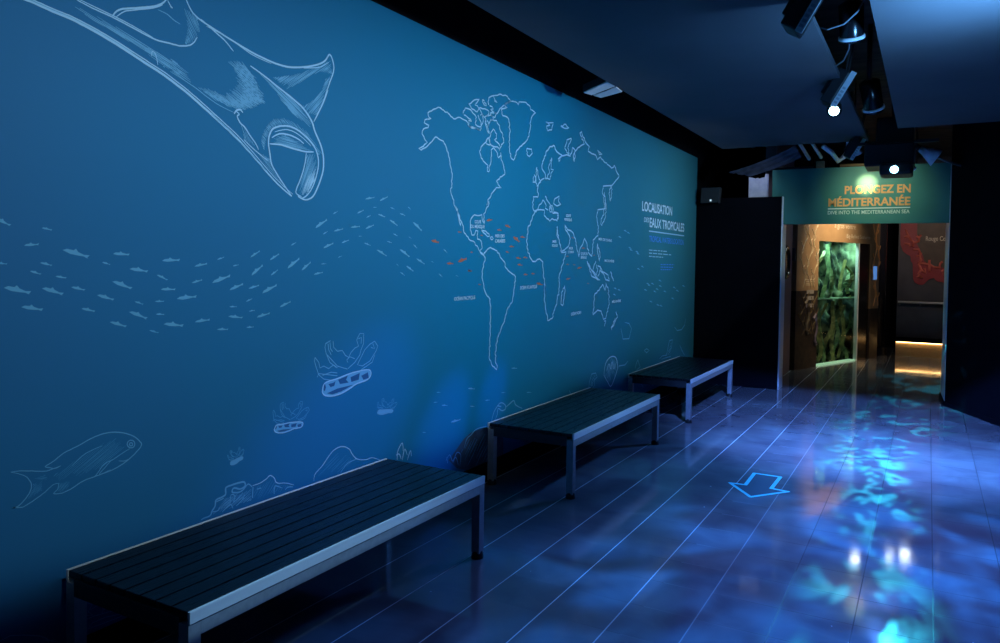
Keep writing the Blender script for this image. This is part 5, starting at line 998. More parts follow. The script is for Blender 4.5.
  ('mid','t',0.0116,'8322,289 8431,217 8362,204'),
  ('mid','t',0.012,'8571,269 8799,192 8779,146'),
  ('mid','t',0.0135,'9899,59 9999,-21 10145,-55'),
  ('mid','t',0.0084,'5580,215 5600,161'),
  ('mid','t',0.0085,'5654,192 5712,131'),
  ('mid','t',0.0085,'5768,171 5750,132'),
 ],
 'heading_rule':[
  ('line','s',0.0144,'8525,2011 9970,2011'),
 ],
 'small_print':[
  ('line','s',0.0105,'8540,1793 8670,1792'),
  ('line','s',0.0107,'8697,1792 8840,1792'),
  ('line','s',0.0108,'8868,1792 8949,1791'),
  ('line','s',0.0109,'8978,1791 9052,1791'),
  ('line','s',0.0111,'9081,1790 9226,1790'),
  ('line','s',0.0105,'8542,1758 8656,1757'),
  ('line','s',0.0107,'8689,1757 8840,1756'),
  ('line','s',0.0109,'8874,1755 9045,1754'),
  ('line','s',0.0111,'9080,1754 9272,1752'),
  ('line','s',0.0113,'9309,1752 9407,1751'),
  ('line','s',0.0105,'8544,1720 8647,1720'),
  ('line','s',0.0106,'8668,1719 8778,1718'),
  ('line','s',0.0108,'8799,1718 8903,1718'),
  ('line','s',0.0108,'8925,1717 9004,1717'),
  ('line','s',0.0109,'9026,1716 9078,1716'),
  ('blue','s',0.0109,'8985,1628 9066,1628'),
  ('blue','s',0.0111,'9087,1628 9201,1628'),
  ('blue','s',0.0112,'9224,1628 9305,1628'),
  ('blue','s',0.0113,'9328,1628 9418,1628'),
  ('blue','s',0.0114,'9442,1628 9502,1629'),
  ('blue','s',0.0114,'9526,1629 9545,1629'),
  ('blue','s',0.011,'8987,1598 9092,1597'),
  ('blue','s',0.0111,'9112,1597 9191,1596'),
  ('blue','s',0.0112,'9212,1596 9309,1596'),
  ('blue','s',0.0113,'9330,1596 9413,1595'),
  ('blue','s',0.0114,'9434,1595 9504,1594'),
  ('blue','s',0.0109,'8989,1567 9060,1567'),
  ('blue','s',0.011,'9078,1566 9130,1566'),
  ('blue','s',0.0111,'9148,1566 9210,1566'),
  ('blue','s',0.0112,'9228,1566 9308,1566'),
  ('blue','s',0.0113,'9327,1566 9382,1566'),
  ('blue','s',0.0113,'9401,1566 9442,1566'),
 ],
}
TEXTS=[('LOCALISATION', (8.2651, 2.2295), (9.4131, 2.244), 0.1036, 'pale', 'heading_lettering', 0.02),
 ('DES', (8.3419, 2.1072), (8.5189, 2.1099), 0.0506, 'pale', 'heading_lettering', 0.01),
 ('EAUX TROPICALES', (8.5439, 2.0605), (9.9657, 2.0638), 0.1033, 'pale', 'heading_lettering', 0.02),
 ('TROPICAL WATERS LOCATION', (8.5331, 1.893), (9.9559, 1.8899), 0.0644, 'blue', 'subtitle_lettering', 0.02),
 ('GOLFE', (4.6497, 1.8965), (4.7399, 1.9013), 0.0213, 'pale', 'place_names', 0.015),
 ('DU MEXIQUE', (4.5963, 1.8607), (4.7906, 1.8684), 0.0232, 'pale', 'place_names', 0.015),
 ('MER DES', (4.9466, 1.8081), (5.0925, 1.8119), 0.0223, 'pale', 'place_names', 0.015),
 ('CARAÏBES', (4.9478, 1.7695), (5.1016, 1.7742), 0.0238, 'pale', 'place_names', 0.015),
 ('OCÉAN PACIFIQUE', (4.3949, 1.3556), (4.6718, 1.3585), 0.0232, 'pale', 'place_names', 0.015),
 ('OCÉAN ATLANTIQUE', (5.3595, 1.4099), (5.6608, 1.4162), 0.0254, 'pale', 'place_names', 0.015),
 ('MER', (5.944, 1.7974), (6.0247, 1.7998), 0.0223, 'pale', 'place_names', 0.015),
 ('ROUGE', (5.9354, 1.7629), (6.0466, 1.7657), 0.0222, 'pale', 'place_names', 0.015),
 ('GOLFE', (6.2094, 2.036), (6.3156, 2.0423), 0.022, 'pale', 'place_names', 0.015),
 ('PERSIQUE', (6.1767, 2.0005), (6.3394, 2.0041), 0.022, 'pale', 'place_names', 0.015),
 ('MER', (6.289, 1.7478), (6.3796, 1.7498), 0.0224, 'pale', 'place_names', 0.015),
 ("D'OMAN", (6.2687, 1.7133), (6.3968, 1.7175), 0.0224, 'pale', 'place_names', 0.015),
 ('GOLFE DU', (6.5602, 1.7029), (6.72, 1.7055), 0.0241, 'pale', 'place_names', 0.015),
 ('BENGALE', (6.5618, 1.6695), (6.6974, 1.6692), 0.0241, 'pale', 'place_names', 0.015),
 ('MER DE CHINE', (6.9916, 1.8545), (7.346, 1.848), 0.0244, 'pale', 'place_names', 0.015),
 ('MICRONÉSIE', (7.1611, 1.6449), (7.4225, 1.641), 0.0239, 'pale', 'place_names', 0.015),
 ('MÉLANÉSIE', (7.3881, 1.2248), (7.6447, 1.2275), 0.0246, 'pale', 'place_names', 0.015),
 ('OCÉAN INDIEN', (6.3617, 1.1497), (6.5903, 1.1563), 0.0255, 'pale', 'place_names', 0.015)]
# ------------------------------------------------------------------ materials
def mat(name, base, rough=0.5, metal=0.0, spec=0.5, emit=None, estr=0.0, alpha=None):
    m = bpy.data.materials.new(name); m.use_nodes = True
    b = m.node_tree.nodes['Principled BSDF']
    b.inputs['Base Color'].default_value = (*base, 1)
    b.inputs['Roughness'].default_value = rough
    b.inputs['Metallic'].default_value = metal
    b.inputs['Specular IOR Level'].default_value = spec
    if emit: b.inputs['Emission Color'].default_value = (*emit, 1); b.inputs['Emission Strength'].default_value = estr
    return m

def noisy(m, scale, c0, c1, stretch=(1, 1, 1), bump=0.0, detail=4, lo=.3, hi=.7, rough=None):
    """procedural variation of base colour (and bump) in object coordinates"""
    nt = m.node_tree; N = nt.nodes; K = nt.links; b = N['Principled BSDF']
    tc = N.new('ShaderNodeTexCoord'); mp = N.new('ShaderNodeMapping'); mp.inputs['Scale'].default_value = stretch
    K.new(tc.outputs['Object'], mp.inputs[0])
    nz = N.new('ShaderNodeTexNoise'); nz.inputs['Scale'].default_value = scale; nz.inputs['Detail'].default_value = detail
    K.new(mp.outputs[0], nz.inputs['Vector'])
    cr = N.new('ShaderNodeValToRGB'); K.new(nz.outputs['Fac'], cr.inputs[0])
    cr.color_ramp.elements[0].position = lo; cr.color_ramp.elements[0].color = (*c0, 1)
    cr.color_ramp.elements[1].position = hi; cr.color_ramp.elements[1].color = (*c1, 1)
    K.new(cr.outputs[0], b.inputs['Base Color'])
    if rough:
        mr = N.new('ShaderNodeMapRange'); K.new(nz.outputs['Fac'], mr.inputs[0])
        mr.inputs['From Min'].default_value = .3; mr.inputs['From Max'].default_value = .7
        mr.inputs['To Min'].default_value, mr.inputs['To Max'].default_value = rough
        K.new(mr.outputs[0], b.inputs['Roughness'])
    if bump:
        bp = N.new('ShaderNodeBump'); bp.inputs['Strength'].default_value = bump; bp.inputs['Distance'].default_value = 0.02
        K.new(nz.outputs['Fac'], bp.inputs['Height']); K.new(bp.outputs[0], b.inputs['Normal'])
    return m

black = noisy(mat('matte_black_paint', (.003, .004, .008), .9, spec=.06), 6, (.0025, .0033, .007), (.0035, .0045, .009), bump=.05)
black_gear = mat('black_metal_gear', (.012, .013, .018), .45)
black_gloss = mat('black_gloss', (.008, .008, .011), .22)
void_mat = noisy(mat('bare_concrete_soffit', (.04, .03, .025), .9), 2.2, (.015, .012, .010), (.07, .055, .04), (1, 4, 1))
panel_mat = noisy(mat('grey_ceiling_board', (.08, .083, .096), .8), 1.5, (.072, .075, .087), (.088, .092, .106), bump=.03)
white_mat = noisy(mat('white_enamel', (.75, .77, .82), .45), 30, (.68, .70, .76), (.8, .82, .86))
slat_mat = noisy(mat('dark_stained_wood', (.01, .01, .012), .42, spec=.5), 14, (.004, .004, .006), (.014, .014, .016), (12, .5, 12), bump=.12, rough=(.24, .46))
frame_mat = noisy(mat('brushed_aluminium', (.85, .87, .9), .38, .15), 60, (.8, .82, .86), (.88, .9, .92), (1, .08, 1))
steel_dark = noisy(mat('dark_grey_frame', (.2, .21, .24), .45, .3), 40, (.15, .16, .18), (.2, .21, .23))
rail_mat = noisy(mat('grey_steel_tube', (.36, .37, .4), .42, .2), 40, (.32, .33, .36), (.40, .41, .44))
end_shade_mat = noisy(mat('steel_in_shade', (.03, .03, .035), .5), 30, (.025, .025, .03), (.035, .035, .04))  # shade on the bench ends painted in as near-black steel
rubber = mat('black_rubber', (.01, .01, .012), .6)
jamb_mat = noisy(mat('pale_grey_jamb', (.85, .88, .92), .35), 20, (.82, .85, .9), (.88, .9, .94))
gold_trim = mat('warm_led', (0, 0, 0), .5, emit=(1.0, .62, .25), estr=13)

def lens_mat(col, s):
    return mat('glowing_lens', (0, 0, 0), .3, emit=col, estr=s)

# mural print: deep water blue, a little greener towards the far end
def mural_material():
    m = mat('mural_print', (.02, .15, .34), .6, spec=.12)
    nt = m.node_tree; N = nt.nodes; K = nt.links; b = N['Principled BSDF']
    tc = N.new('ShaderNodeTexCoord'); sp = N.new('ShaderNodeSeparateXYZ'); K.new(tc.outputs['Object'], sp.inputs[0])
    nz = N.new('ShaderNodeTexNoise'); nz.inputs['Scale'].default_value = .55; nz.inputs['Detail'].default_value = 3
    K.new(tc.outputs['Object'], nz.inputs['Vector'])
    ad = N.new('ShaderNodeMath'); ad.operation = 'MULTIPLY_ADD'; K.new(nz.outputs['Fac'], ad.inputs[0]); ad.inputs[1].default_value = 3.0
    K.new(sp.outputs[1], ad.inputs[2])
    mr = N.new('ShaderNodeMapRange'); K.new(ad.outputs[0], mr.inputs[0])
    mr.inputs['From Min'].default_value = 2.0; mr.inputs['From Max'].default_value = 12.5
    cr = N.new('ShaderNodeValToRGB'); K.new(mr.outputs[0], cr.inputs[0])
    e = cr.color_ramp.elements
    e[0].position = 0; e[0].color = (.024, .120, .310, 1)
    e[1].position = 1; e[1].color = (.030, .165, .225, 1)
    x = e.new(.42); x.color = (.002, .160, .360, 1)
    K.new(cr.outputs[0], b.inputs['Base Color'])
    return m
mural_mat = mural_material()
INK = {'line': mat('pale_blue_ink', (.26, .50, .80), .55, spec=.3), 'mid': mat('soft_blue_ink', (.10, .33, .62), .55, spec=.3),
       'dim': mat('faint_blue_ink', (.05, .25, .52), .55, spec=.3), 'fish': mat('fish_blue_ink', (.09, .32, .58), .55, spec=.3),
       'orange': mat('orange_ink', (.32, .11, .08), .55, spec=.3), 'deep': mat('deep_blue_ink', (.015, .09, .25), .55, spec=.3),
       'rock': noisy(mat('rock_shade_ink', (.03, .05, .10), .6, spec=.3), 9, (.015, .03, .07), (.05, .09, .16)),
       'pale': mat('white_blue_ink', (.40, .60, .85), .55, spec=.3), 'blue': mat('bright_blue_ink', (.04, .20, .75), .55, spec=.3)}

# polished floor tiles, 318 mm grid
def floor_material():
    m = mat('polished_floor_tile', (.1, .1, .12), .15)
    nt = m.node_tree; N = nt.nodes; K = nt.links; b = N['Principled BSDF']
    def math_(op, a, c=None, d=None):
        n = N.new('ShaderNodeMath'); n.operation = op
        for i, v in enumerate((a, c, d)):
            if v is None: continue
            if isinstance(v, (int, float)): n.inputs[i].default_value = v
            else: K.new(v, n.inputs[i])
        return n.outputs[0]
    tc = N.new('ShaderNodeTexCoord'); sp = N.new('ShaderNodeSeparateXYZ'); K.new(tc.outputs['Object'], sp.inputs[0])
    X, Y = sp.outputs[0], sp.outputs[1]
    u = math_('DIVIDE', math_('SUBTRACT', X, .062), .3178)
    v = math_('DIVIDE', math_('SUBTRACT', Y, 3.788), .3150)
    du = math_('ABSOLUTE', math_('SUBTRACT', math_('FRACT', math_('ADD', u, .5)), .5))
    dv = math_('ABSOLUTE', math_('SUBTRACT', math_('FRACT', math_('ADD', v, .5)), .5))
    gu = math_('LESS_THAN', du, .0095)
    gv = math_('LESS_THAN', dv, .0085); gv_all = gv
    # per-tile tone and smears
    cell = N.new('ShaderNodeCombineXYZ'); K.new(math_('FLOOR', u), cell.inputs[0]); K.new(math_('FLOOR', v), cell.inputs[1])
    wn = N.new('ShaderNodeTexWhiteNoise'); K.new(cell.outputs[0], wn.inputs['Vector'])
    nz = N.new('ShaderNodeTexNoise'); nz.inputs['Scale'].default_value = 3.2; nz.inputs['Detail'].default_value = 5; nz.inputs['Distortion'].default_value = .8
    K.new(tc.outputs['Object'], nz.inputs['Vector'])
    tone = math_('ADD', math_('MULTIPLY', nz.outputs['Fac'], .75), math_('MULTIPLY', wn.outputs['Value'], .15))
    cr = N.new('ShaderNodeValToRGB'); K.new(tone, cr.inputs[0])
    cr.color_ramp.elements[0].position = .25; cr.color_ramp.elements[0].color = (.15, .15, .18, 1)
    cr.color_ramp.elements[1].position = .68; cr.color_ramp.elements[1].color = (.25, .25, .27, 1)
    # aisle joints: floor-glare contrast painted in, pale by benches, dark in the walkway
    glare_ramp = N.new('ShaderNodeMapRange'); K.new(X, glare_ramp.inputs[0])
    glare_ramp.inputs['From Min'].default_value = -1.45; glare_ramp.inputs['From Max'].default_value = -.65
    gv = math_('MULTIPLY', gv_all, glare_ramp.outputs[0])
    gcol = N.new('ShaderNodeMix'); gcol.data_type = 'RGBA'; K.new(glare_ramp.outputs[0], gcol.inputs['Factor'])
    gcol.inputs['A'].default_value = (.80, .84, .88, 1); gcol.inputs['B'].default_value = (.02, .02, .03, 1)
    m1 = N.new('ShaderNodeMix'); m1.data_type = 'RGBA'; K.new(gv, m1.inputs['Factor'])
    K.new(cr.outputs[0], m1.inputs['A']); m1.inputs['B'].default_value = (.03, .03, .04, 1)
    m2 = N.new('ShaderNodeMix'); m2.data_type = 'RGBA'; K.new(gu, m2.inputs['Factor'])
    K.new(m1.outputs['Result'], m2.inputs['A']); K.new(gcol.outputs['Result'], m2.inputs['B'])
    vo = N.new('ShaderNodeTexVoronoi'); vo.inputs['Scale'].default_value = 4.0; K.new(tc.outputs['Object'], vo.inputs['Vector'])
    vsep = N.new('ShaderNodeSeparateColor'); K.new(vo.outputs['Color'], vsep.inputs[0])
    glint = math_('MULTIPLY', math_('LESS_THAN', vo.outputs['Distance'], .022), math_('GREATER_THAN', vsep.outputs[0], .55))  # painted glints: small white specks of light reflected off the floor
    m3_ = N.new('ShaderNodeMix'); m3_.data_type = 'RGBA'; K.new(glint, m3_.inputs['Factor'])
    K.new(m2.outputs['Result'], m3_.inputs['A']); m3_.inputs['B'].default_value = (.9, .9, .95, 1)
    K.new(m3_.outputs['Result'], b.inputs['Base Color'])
    rg = N.new('ShaderNodeMapRange'); K.new(nz.outputs['Fac'], rg.inputs[0])
    rg.inputs['From Min'].default_value = .3; rg.inputs['From Max'].default_value = .7
    rg.inputs['To Min'].default_value = .05; rg.inputs['To Max'].default_value = .10
    rr = math_('MAXIMUM', rg.outputs[0], math_('MULTIPLY', math_('MAXIMUM', gu, gv), .7))
    K.new(rr, b.inputs['Roughness'])
    nb = N.new('ShaderNodeTexNoise'); nb.inputs['Scale'].default_value = 7; nb.inputs['Detail'].default_value = 2
    K.new(tc.outputs['Object'], nb.inputs['Vector'])
    h = math_('SUBTRACT', math_('MULTIPLY', nb.outputs['Fac'], .25), math_('MULTIPLY', math_('MAXIMUM', gu, gv), .5))
    bp = N.new('ShaderNodeBump'); bp.inputs['Strength'].default_value = .06; bp.inputs['Distance'].default_value = .01
    K.new(h, bp.inputs['Height']); K.new(bp.outputs[0], b.inputs['Normal'])
    return m

# ------------------------------------------------------------------ mesh helpers
def box(bm, x0, x1, y0, y1, z0, z1, bev=0.0, mtx=None):
    r = bmesh.ops.create_cube(bm, size=1.0)
    vs_ = r['verts']
    bmesh.ops.scale(bm, vec=(x1 - x0, y1 - y0, z1 - z0), verts=vs_)
    bmesh.ops.translate(bm, vec=((x0 + x1) / 2, (y0 + y1) / 2, (z0 + z1) / 2), verts=vs_)
    if bev > 0:
        es = list({e for v in vs_ for e in v.link_edges})
        rr = bmesh.ops.bevel(bm, geom=es, offset=bev, segments=2, affect='EDGES', profile=.6)
        vs_ = list({v for f in rr['faces'] for v in f.verts} | {v for v in vs_ if v.is_valid})
    if mtx is not None: bmesh.ops.transform(bm, matrix=mtx, verts=[v for v in vs_ if v.is_valid])
    return vs_

def tube(bm, pts, r, seg=10, caps=True):
    pts = [Vector(p) for p in pts]
    rs = r if isinstance(r, (list, tuple)) else [r] * len(pts)
    rings = []; prev = None
    for i, p in enumerate(pts):
        if i == 0: t = pts[1] - p
        elif i == len(pts) - 1: t = p - pts[i - 1]
        else: t = (pts[i + 1] - pts[i - 1])
        t.normalize()
        if prev is None:
            a = Vector((0, 0, 1)) if abs(t.z) < .9 else Vector((1, 0, 0))
            n = t.cross(a).normalized()
        else:
            n = (prev - t * prev.dot(t)).normalized()
        prev = n; b_ = t.cross(n)
        rings.append([bm.verts.new(p + (n * math.cos(2 * math.pi * k / seg) + b_ * math.sin(2 * math.pi * k / seg)) * rs[i]) for k in range(seg)])
    for a, b_ in zip(rings, rings[1:]):
        for k in range(seg): bm.faces.new((a[k], a[(k + 1) % seg], b_[(k + 1) % seg], b_[k]))
    if caps:
        bm.faces.new(rings[0][::-1]); bm.faces.new(rings[-1])

def prism(bm, poly, f0, f1):
    """closed outline poly (list of 2D) swept between two 3-D mappings"""
    a = [bm.verts.new(f0(p)) for p in poly]; b_ = [bm.verts.new(f1(p)) for p in poly]
    n = len(poly)
    bm.faces.new(a); bm.faces.new(b_[::-1])
    for i in range(n): bm.faces.new((a[i], b_[i], b_[(i + 1) % n], a[(i + 1) % n]))

def obj(name, bm, m, parent=None, smooth=False):
    bmesh.ops.recalc_face_normals(bm, faces=bm.faces)
    me = bpy.data.meshes.new(name); bm.to_mesh(me); bm.free()
    if smooth:
        for p in me.polygons: p.use_smooth = True
    me.materials.append(m)
    o = bpy.data.objects.new(name, me); COL.objects.link(o)
    if parent: o.parent = parent
    return o

def tag(o, label, cat, group=None, kind=None):
    o['label'] = label; o['category'] = cat
    if group: o['group'] = group
    if kind: o['kind'] = kind
    return o

def thing(name, label, cat, loc=(0, 0, 0), group=None):
    o = bpy.data.objects.new(name, None); COL.objects.link(o); o.location = loc
    o.empty_display_size = .1
    return tag(o, label, cat, group)

def struct(name, bm, m, parent=None):
    o = obj(name, bm, m, parent)
    if not parent: o['kind'] = 'structure'
    return o

def copy_thing(root, loc, label, group=None):
    r = root.copy(); COL.objects.link(r); r.location = loc; r['label'] = label
    if group: r['group'] = group
    for ch in list(root.children):
        c = ch.copy(); COL.objects.link(c); c.parent = r
        for g in list(ch.children):
            d = g.copy(); COL.objects.link(d); d.parent = c
    return r

def fresh(): return bmesh.new()

def lettering(name, text, m, parent, origin, xdir, ydir, width, cap, bold=0.0, depth=0.002):
    """text as real raised letters: origin = baseline left, fitted to width and cap height"""
    cu = bpy.data.curves.new(name, 'FONT'); cu.body = text; cu.size = 1.0; cu.offset = bold
    t = bpy.data.objects.new(name, cu); COL.objects.link(t)
    dg = bpy.context.evaluated_depsgraph_get(); dg.update()
    me = bpy.data.meshes.new_from_object(t.evaluated_get(dg))
    bpy.data.objects.remove(t, do_unlink=True)
    xs = [v.co.x for v in me.vertices]; x0, x1 = min(xs), max(xs)
    cu2 = bpy.data.curves.new('cap', 'FONT'); cu2.body = 'H'; cu2.size = 1.0
    t2 = bpy.data.objects.new('cap', cu2); COL.objects.link(t2); dg.update()
    dg = bpy.context.evaluated_depsgraph_get()
    me2 = bpy.data.meshes.new_from_object(t2.evaluated_get(dg)); hcap = max(v.co.y for v in me2.vertices)
    bpy.data.objects.remove(t2, do_unlink=True); bpy.data.meshes.remove(me2)
    xd = Vector(xdir).normalized(); yd = Vector(ydir).normalized(); zd = xd.cross(yd)
    sx = width / (x1 - x0); sy = cap / hcap
    for v in me.vertices:
        q = Vector(origin) + xd * ((v.co.x - x0) * sx) + yd * (v.co.y * sy) + zd * depth
        v.co = q
    me.materials.clear(); me.materials.append(m)
    o = bpy.data.objects.new(name, me); COL.objects.link(o)
    if parent: o.parent = parent
    return o

# ------------------------------------------------------------------ the room shell
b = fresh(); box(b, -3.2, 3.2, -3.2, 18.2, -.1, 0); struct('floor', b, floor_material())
b = fresh(); box(b, -3.2, 3.2, -3.2, 18.2, 3.75, 3.85); struct('ceiling', b, void_mat)
b = fresh(); box(b, -3.0, -2.832, -3.2, 18.2, 0, 3.75); struct('wall_left', b, black)
b = fresh(); box(b, -3.0, 3.2, -3.3, -3.2, 0, 3.75); struct('wall_near', b, black)
b = fresh(); box(b, -2.832, -2.812, -3.2, 10.555, 0, .143); struct('baseboard_left', b, black)
# right-hand wall: straight along the hall, then splayed in to the portal
b = fresh()
pl = [(2.0, -3.2), (2.0, 6.58), (.205, 10.55), (.215, 10.72), (3.2, 10.72), (3.2, -3.2)]
prism(b, pl, lambda p: (p[0], p[1], 0), lambda p: (p[0], p[1], 3.75)); struct('wall_right', b, black)
# partition beside the portal
b = fresh(); box(b, -2.832, -1.70, 10.56, 10.60, 0, 2.545); struct('wall_far', b, black)
b = fresh(); box(b, -1.70, -1.684, 10.56, 10.86, 0, 2.545, .003); struct('trim_1', b, jamb_mat)
b = fresh()
prism(b, [(.203, 10.54), (.176, 11.25), (.20, 11.25), (.222, 10.54)], lambda p: (p[0], p[1], .02), lambda p: (p[0], p[1], 2.9)); struct('trim_2', b, jamb_mat)
b = fresh(); prism(b, [(.187, 10.53), (.16, 11.25), (.20, 11.25), (.70, 9.44), (.682, 9.44)], lambda p: (p[0], p[1], 0), lambda p: (p[0], p[1], .05)); struct('baseboard_right', b, black)
# dropped ceiling boards either side of the open lighting trough
b = fresh(); box(b, -2.235, -.622, -3.2, 9.5, 3.05, 3.09); struct('ceiling_left', b, panel_mat)
b = fresh()
prism(b, [(-.312, -3.2), (-.312, 8.80), (1.02, 8.74), (2.0, 6.58), (2.0, -3.2)], lambda p: (p[0], p[1], 3.05), lambda p: (p[0], p[1], 3.09)); struct('ceiling_right', b, panel_mat)
# far room walls
b = fresh(); box(b, -3.0, 3.2, 17.6, 17.7, 0, 3.75); struct('wall_back', b, black)

# ------------------------------------------------------------------ mural
b = fresh(); box(b, WX - .010, WX, -3.15, 10.555, .145, 3.107)
mural = tag(obj('ocean_mural', b, mural_mat), 'huge blue ocean mural with white line drawings and a world map along the left wall', 'mural')
LAYER = {'rock': .0002, 'dim': .0003, 'mid': .0005, 'fish': .0006, 'deep': .0008, 'orange': .0007, 'line': .0010, 'pale': .0010, 'blue': .0010}

def ribbon(bm, pts, w, x, taper):
    P = [Vector((0, y, z)) for y, z in pts]
    q = [P[0]]
    for p in P[1:]:
        if (p - q[-1]).length > 1e-4: q.append(p)
    P = q
    if len(P) < 2: return
    n = len(P); closed = (P[0] - P[-1]).length < 1e-3
    L = []; R_ = []
    for i in range(n):
        t = (P[min(i + 1, n - 1)] - P[max(i - 1, 0)])
        if t.length < 1e-6: t = P[min(i + 1, n - 1)] - P[i] if i < n - 1 else P[i] - P[i - 1]
        t.normalize(); nn = Vector((0, -t.z, t.y))
        k = w / 2
        if taper and n > 2:
            s = i / (n - 1); k *= .45 + .55 * math.sin(math.pi * min(1, max(0, s))) ** .5
        L.append(bm.verts.new((x, P[i].y + nn.y * k, P[i].z + nn.z * k)))
        R_.append(bm.verts.new((x, P[i].y - nn.y * k, P[i].z - nn.z * k)))
    for i in range(n - 1):
        bm.faces.new((L[i], L[i + 1], R_[i + 1], R_[i]))

def decode(s): return [tuple(float(v) / 1000 for v in p.split(',')) for p in s.split()]

from mathutils.geometry import tessellate_polygon
LONERS = ('fish_school_drawing', 'distant_fish_drawing', 'orange_fish_drawing', 'reef_fish_drawing')
def split_strokes():
    for part, strokes in DRAW.items():
        nm = part.split('.')[0]
        if nm in LONERS or 'islands' in nm or nm in ('sea_horse_coral_drawing', 'small_print', 'seabed_drawing'):
            one = {'fish_school_drawing': 'fish_drawing', 'sea_horse_coral_drawing': 'coral_drawing'}.get(nm, nm.replace('islands', 'island'))
            for s in strokes: yield one, [s]
        else: yield nm, strokes
for part, strokes in split_strokes():
    order = []
    me = bpy.data.meshes.new(part)
    bm = fresh()
    for i, (mk, kd, w, enc) in enumerate(strokes):
        if mk not in order: order.append(mk)
        n0 = len(bm.faces)
        pts = decode(enc); x = WX + LAYER[mk] + i * 3e-6
        if kd == 'f':
            vv = [bm.verts.new((x, y, z)) for y, z in pts]
            for tri in tessellate_polygon([[Vector((y, z, 0)) for y, z in pts]]):
                try: bm.faces.new([vv[k] for k in tri])
                except ValueError: pass
        else:
            ribbon(bm, pts, w, x, kd == 't')
        bm.faces.ensure_lookup_table()
        for f in bm.faces[n0:]: f.material_index = order.index(mk)
    for f in bm.faces:
        f.normal_update()
        if f.normal.x < 0: f.normal_flip()
    bm.to_mesh(me); bm.free()
    for mk in order: me.materials.append(INK[mk])
    o = bpy.data.objects.new(part, me); COL.objects.link(o); o.parent = mural
for s, a, c, h, mk, part, bold in TEXTS:
    lettering(part, s, INK[mk], mural, (WX, a[0], a[1]), (0, c[0] - a[0], c[1] - a[1]), (0, 0, 1), math.hypot(c[0] - a[0], c[1] - a[1]), h, bold, LAYER[mk])

# ------------------------------------------------------------------ benches
BX0, BX1, BL, BH = -2.775, -2.09, 1.925, .452
def build_bench(y0, label):
    w = BX1 - BX0
    t = thing('bench', label, 'bench', ((BX0 + BX1) / 2, y0 + BL / 2, 0), 'slatted benches along the mural')
    hx, hy = w / 2, BL / 2
    n = 8; iw = w - .024; pw = iw / n
    for k in range(n):
        b = fresh(); x = -hx + .012 + k * pw
        box(b, x + .003, x + pw - .003, -hy + .004, hy - .004, BH - .026, BH - .001, .003)
        obj('slat', b, slat_mat, t)
    for s in (-1, 1):
        b = fresh(); xo = s * hx
        box(b, min(xo, xo - s * .012), max(xo, xo - s * .012), -hy + .002, hy - .002, BH - .042, BH, .002); obj('edge_trim', b, frame_mat, t)
        b = fresh(); box(b, min(xo - s * .004, xo - s * .05), max(xo - s * .004, xo - s * .05), -hy + .05, hy - .05, BH - .092, BH - .045, .002); obj('long_rail', b, rail_mat, t)
        b = fresh(); yo = s * hy
        box(b, -hx + .05, hx - .05, min(yo, yo - s * .05), max(yo, yo - s * .05), BH - .092, BH - .027, .002); obj('end_rail', b, end_shade_mat, t)
    for sx in (-1, 1):
        for sy in (-1, 1):
            b = fresh(); xo = sx * (hx - .004); yo = sy * hy
            box(b, min(xo, xo - sx * .05), max(xo, xo - sx * .05), min(yo, yo - sy * .05), max(yo, yo - sy * .05), .03, BH - .044, .002)
            l = obj('leg', b, rail_mat, t)
            b = fresh(); tube(b, [(xo - sx * .025, yo - sy * .025, 0), (xo - sx * .025, yo - sy * .025, .012), (xo - sx * .025, yo - sy * .025, .04)], [.034, .034, .027], 14); obj('foot', b, rubber, l)
    return t
bench = build_bench(1.675, 'nearest slatted bench, in the foreground with its near end cut by the frame')
copy_thing(bench, (bench.location.x, 4.80 + BL / 2, 0), 'middle slatted bench, under the South America drawing on the mural')
copy_thing(bench, (bench.location.x, 7.78 + BL / 2, 0), 'farthest slatted bench, beside the black partition wall')

# ------------------------------------------------------------------ floor arrow
arrow_fill = mat('arrow_film', (.12, .17, .22), .25); arrow_line = mat('arrow_outline_vinyl', (.12, .85, .90), .4)
def ground(poly, z0, z1, bm): prism(bm, poly, lambda p: (p[0], p[1], z0), lambda p: (p[0], p[1], z1))
AR = [(-1.05, 5.525), (-1.252, 5.803), (-1.142, 5.813), (-1.148, 6.178), (-.955, 6.178), (-.960, 5.820), (-.842, 5.803)]
b = fresh(); ground(AR, .0004, .0010, b)
ar = tag(obj('floor_arrow', b, arrow_fill), 'cyan outlined arrow sticker on the tiles pointing towards the camera', 'floor sticker')
b = fresh()
cx, cy = -1.05, 5.82
for i in range(len(AR)):
    p, q = Vector(AR[i]), Vector(AR[(i + 1) % len(AR)])
    d = (q - p).normalized(); nn = Vector((-d.y, d.x)) * .014
    e = d * .008
    ground([(p - e + nn)[:], (q + e + nn)[:], (q + e - nn)[:], (p - e - nn)[:]], .0009, .0014 + i * .00003, b)
obj('outline', b, arrow_line, ar)

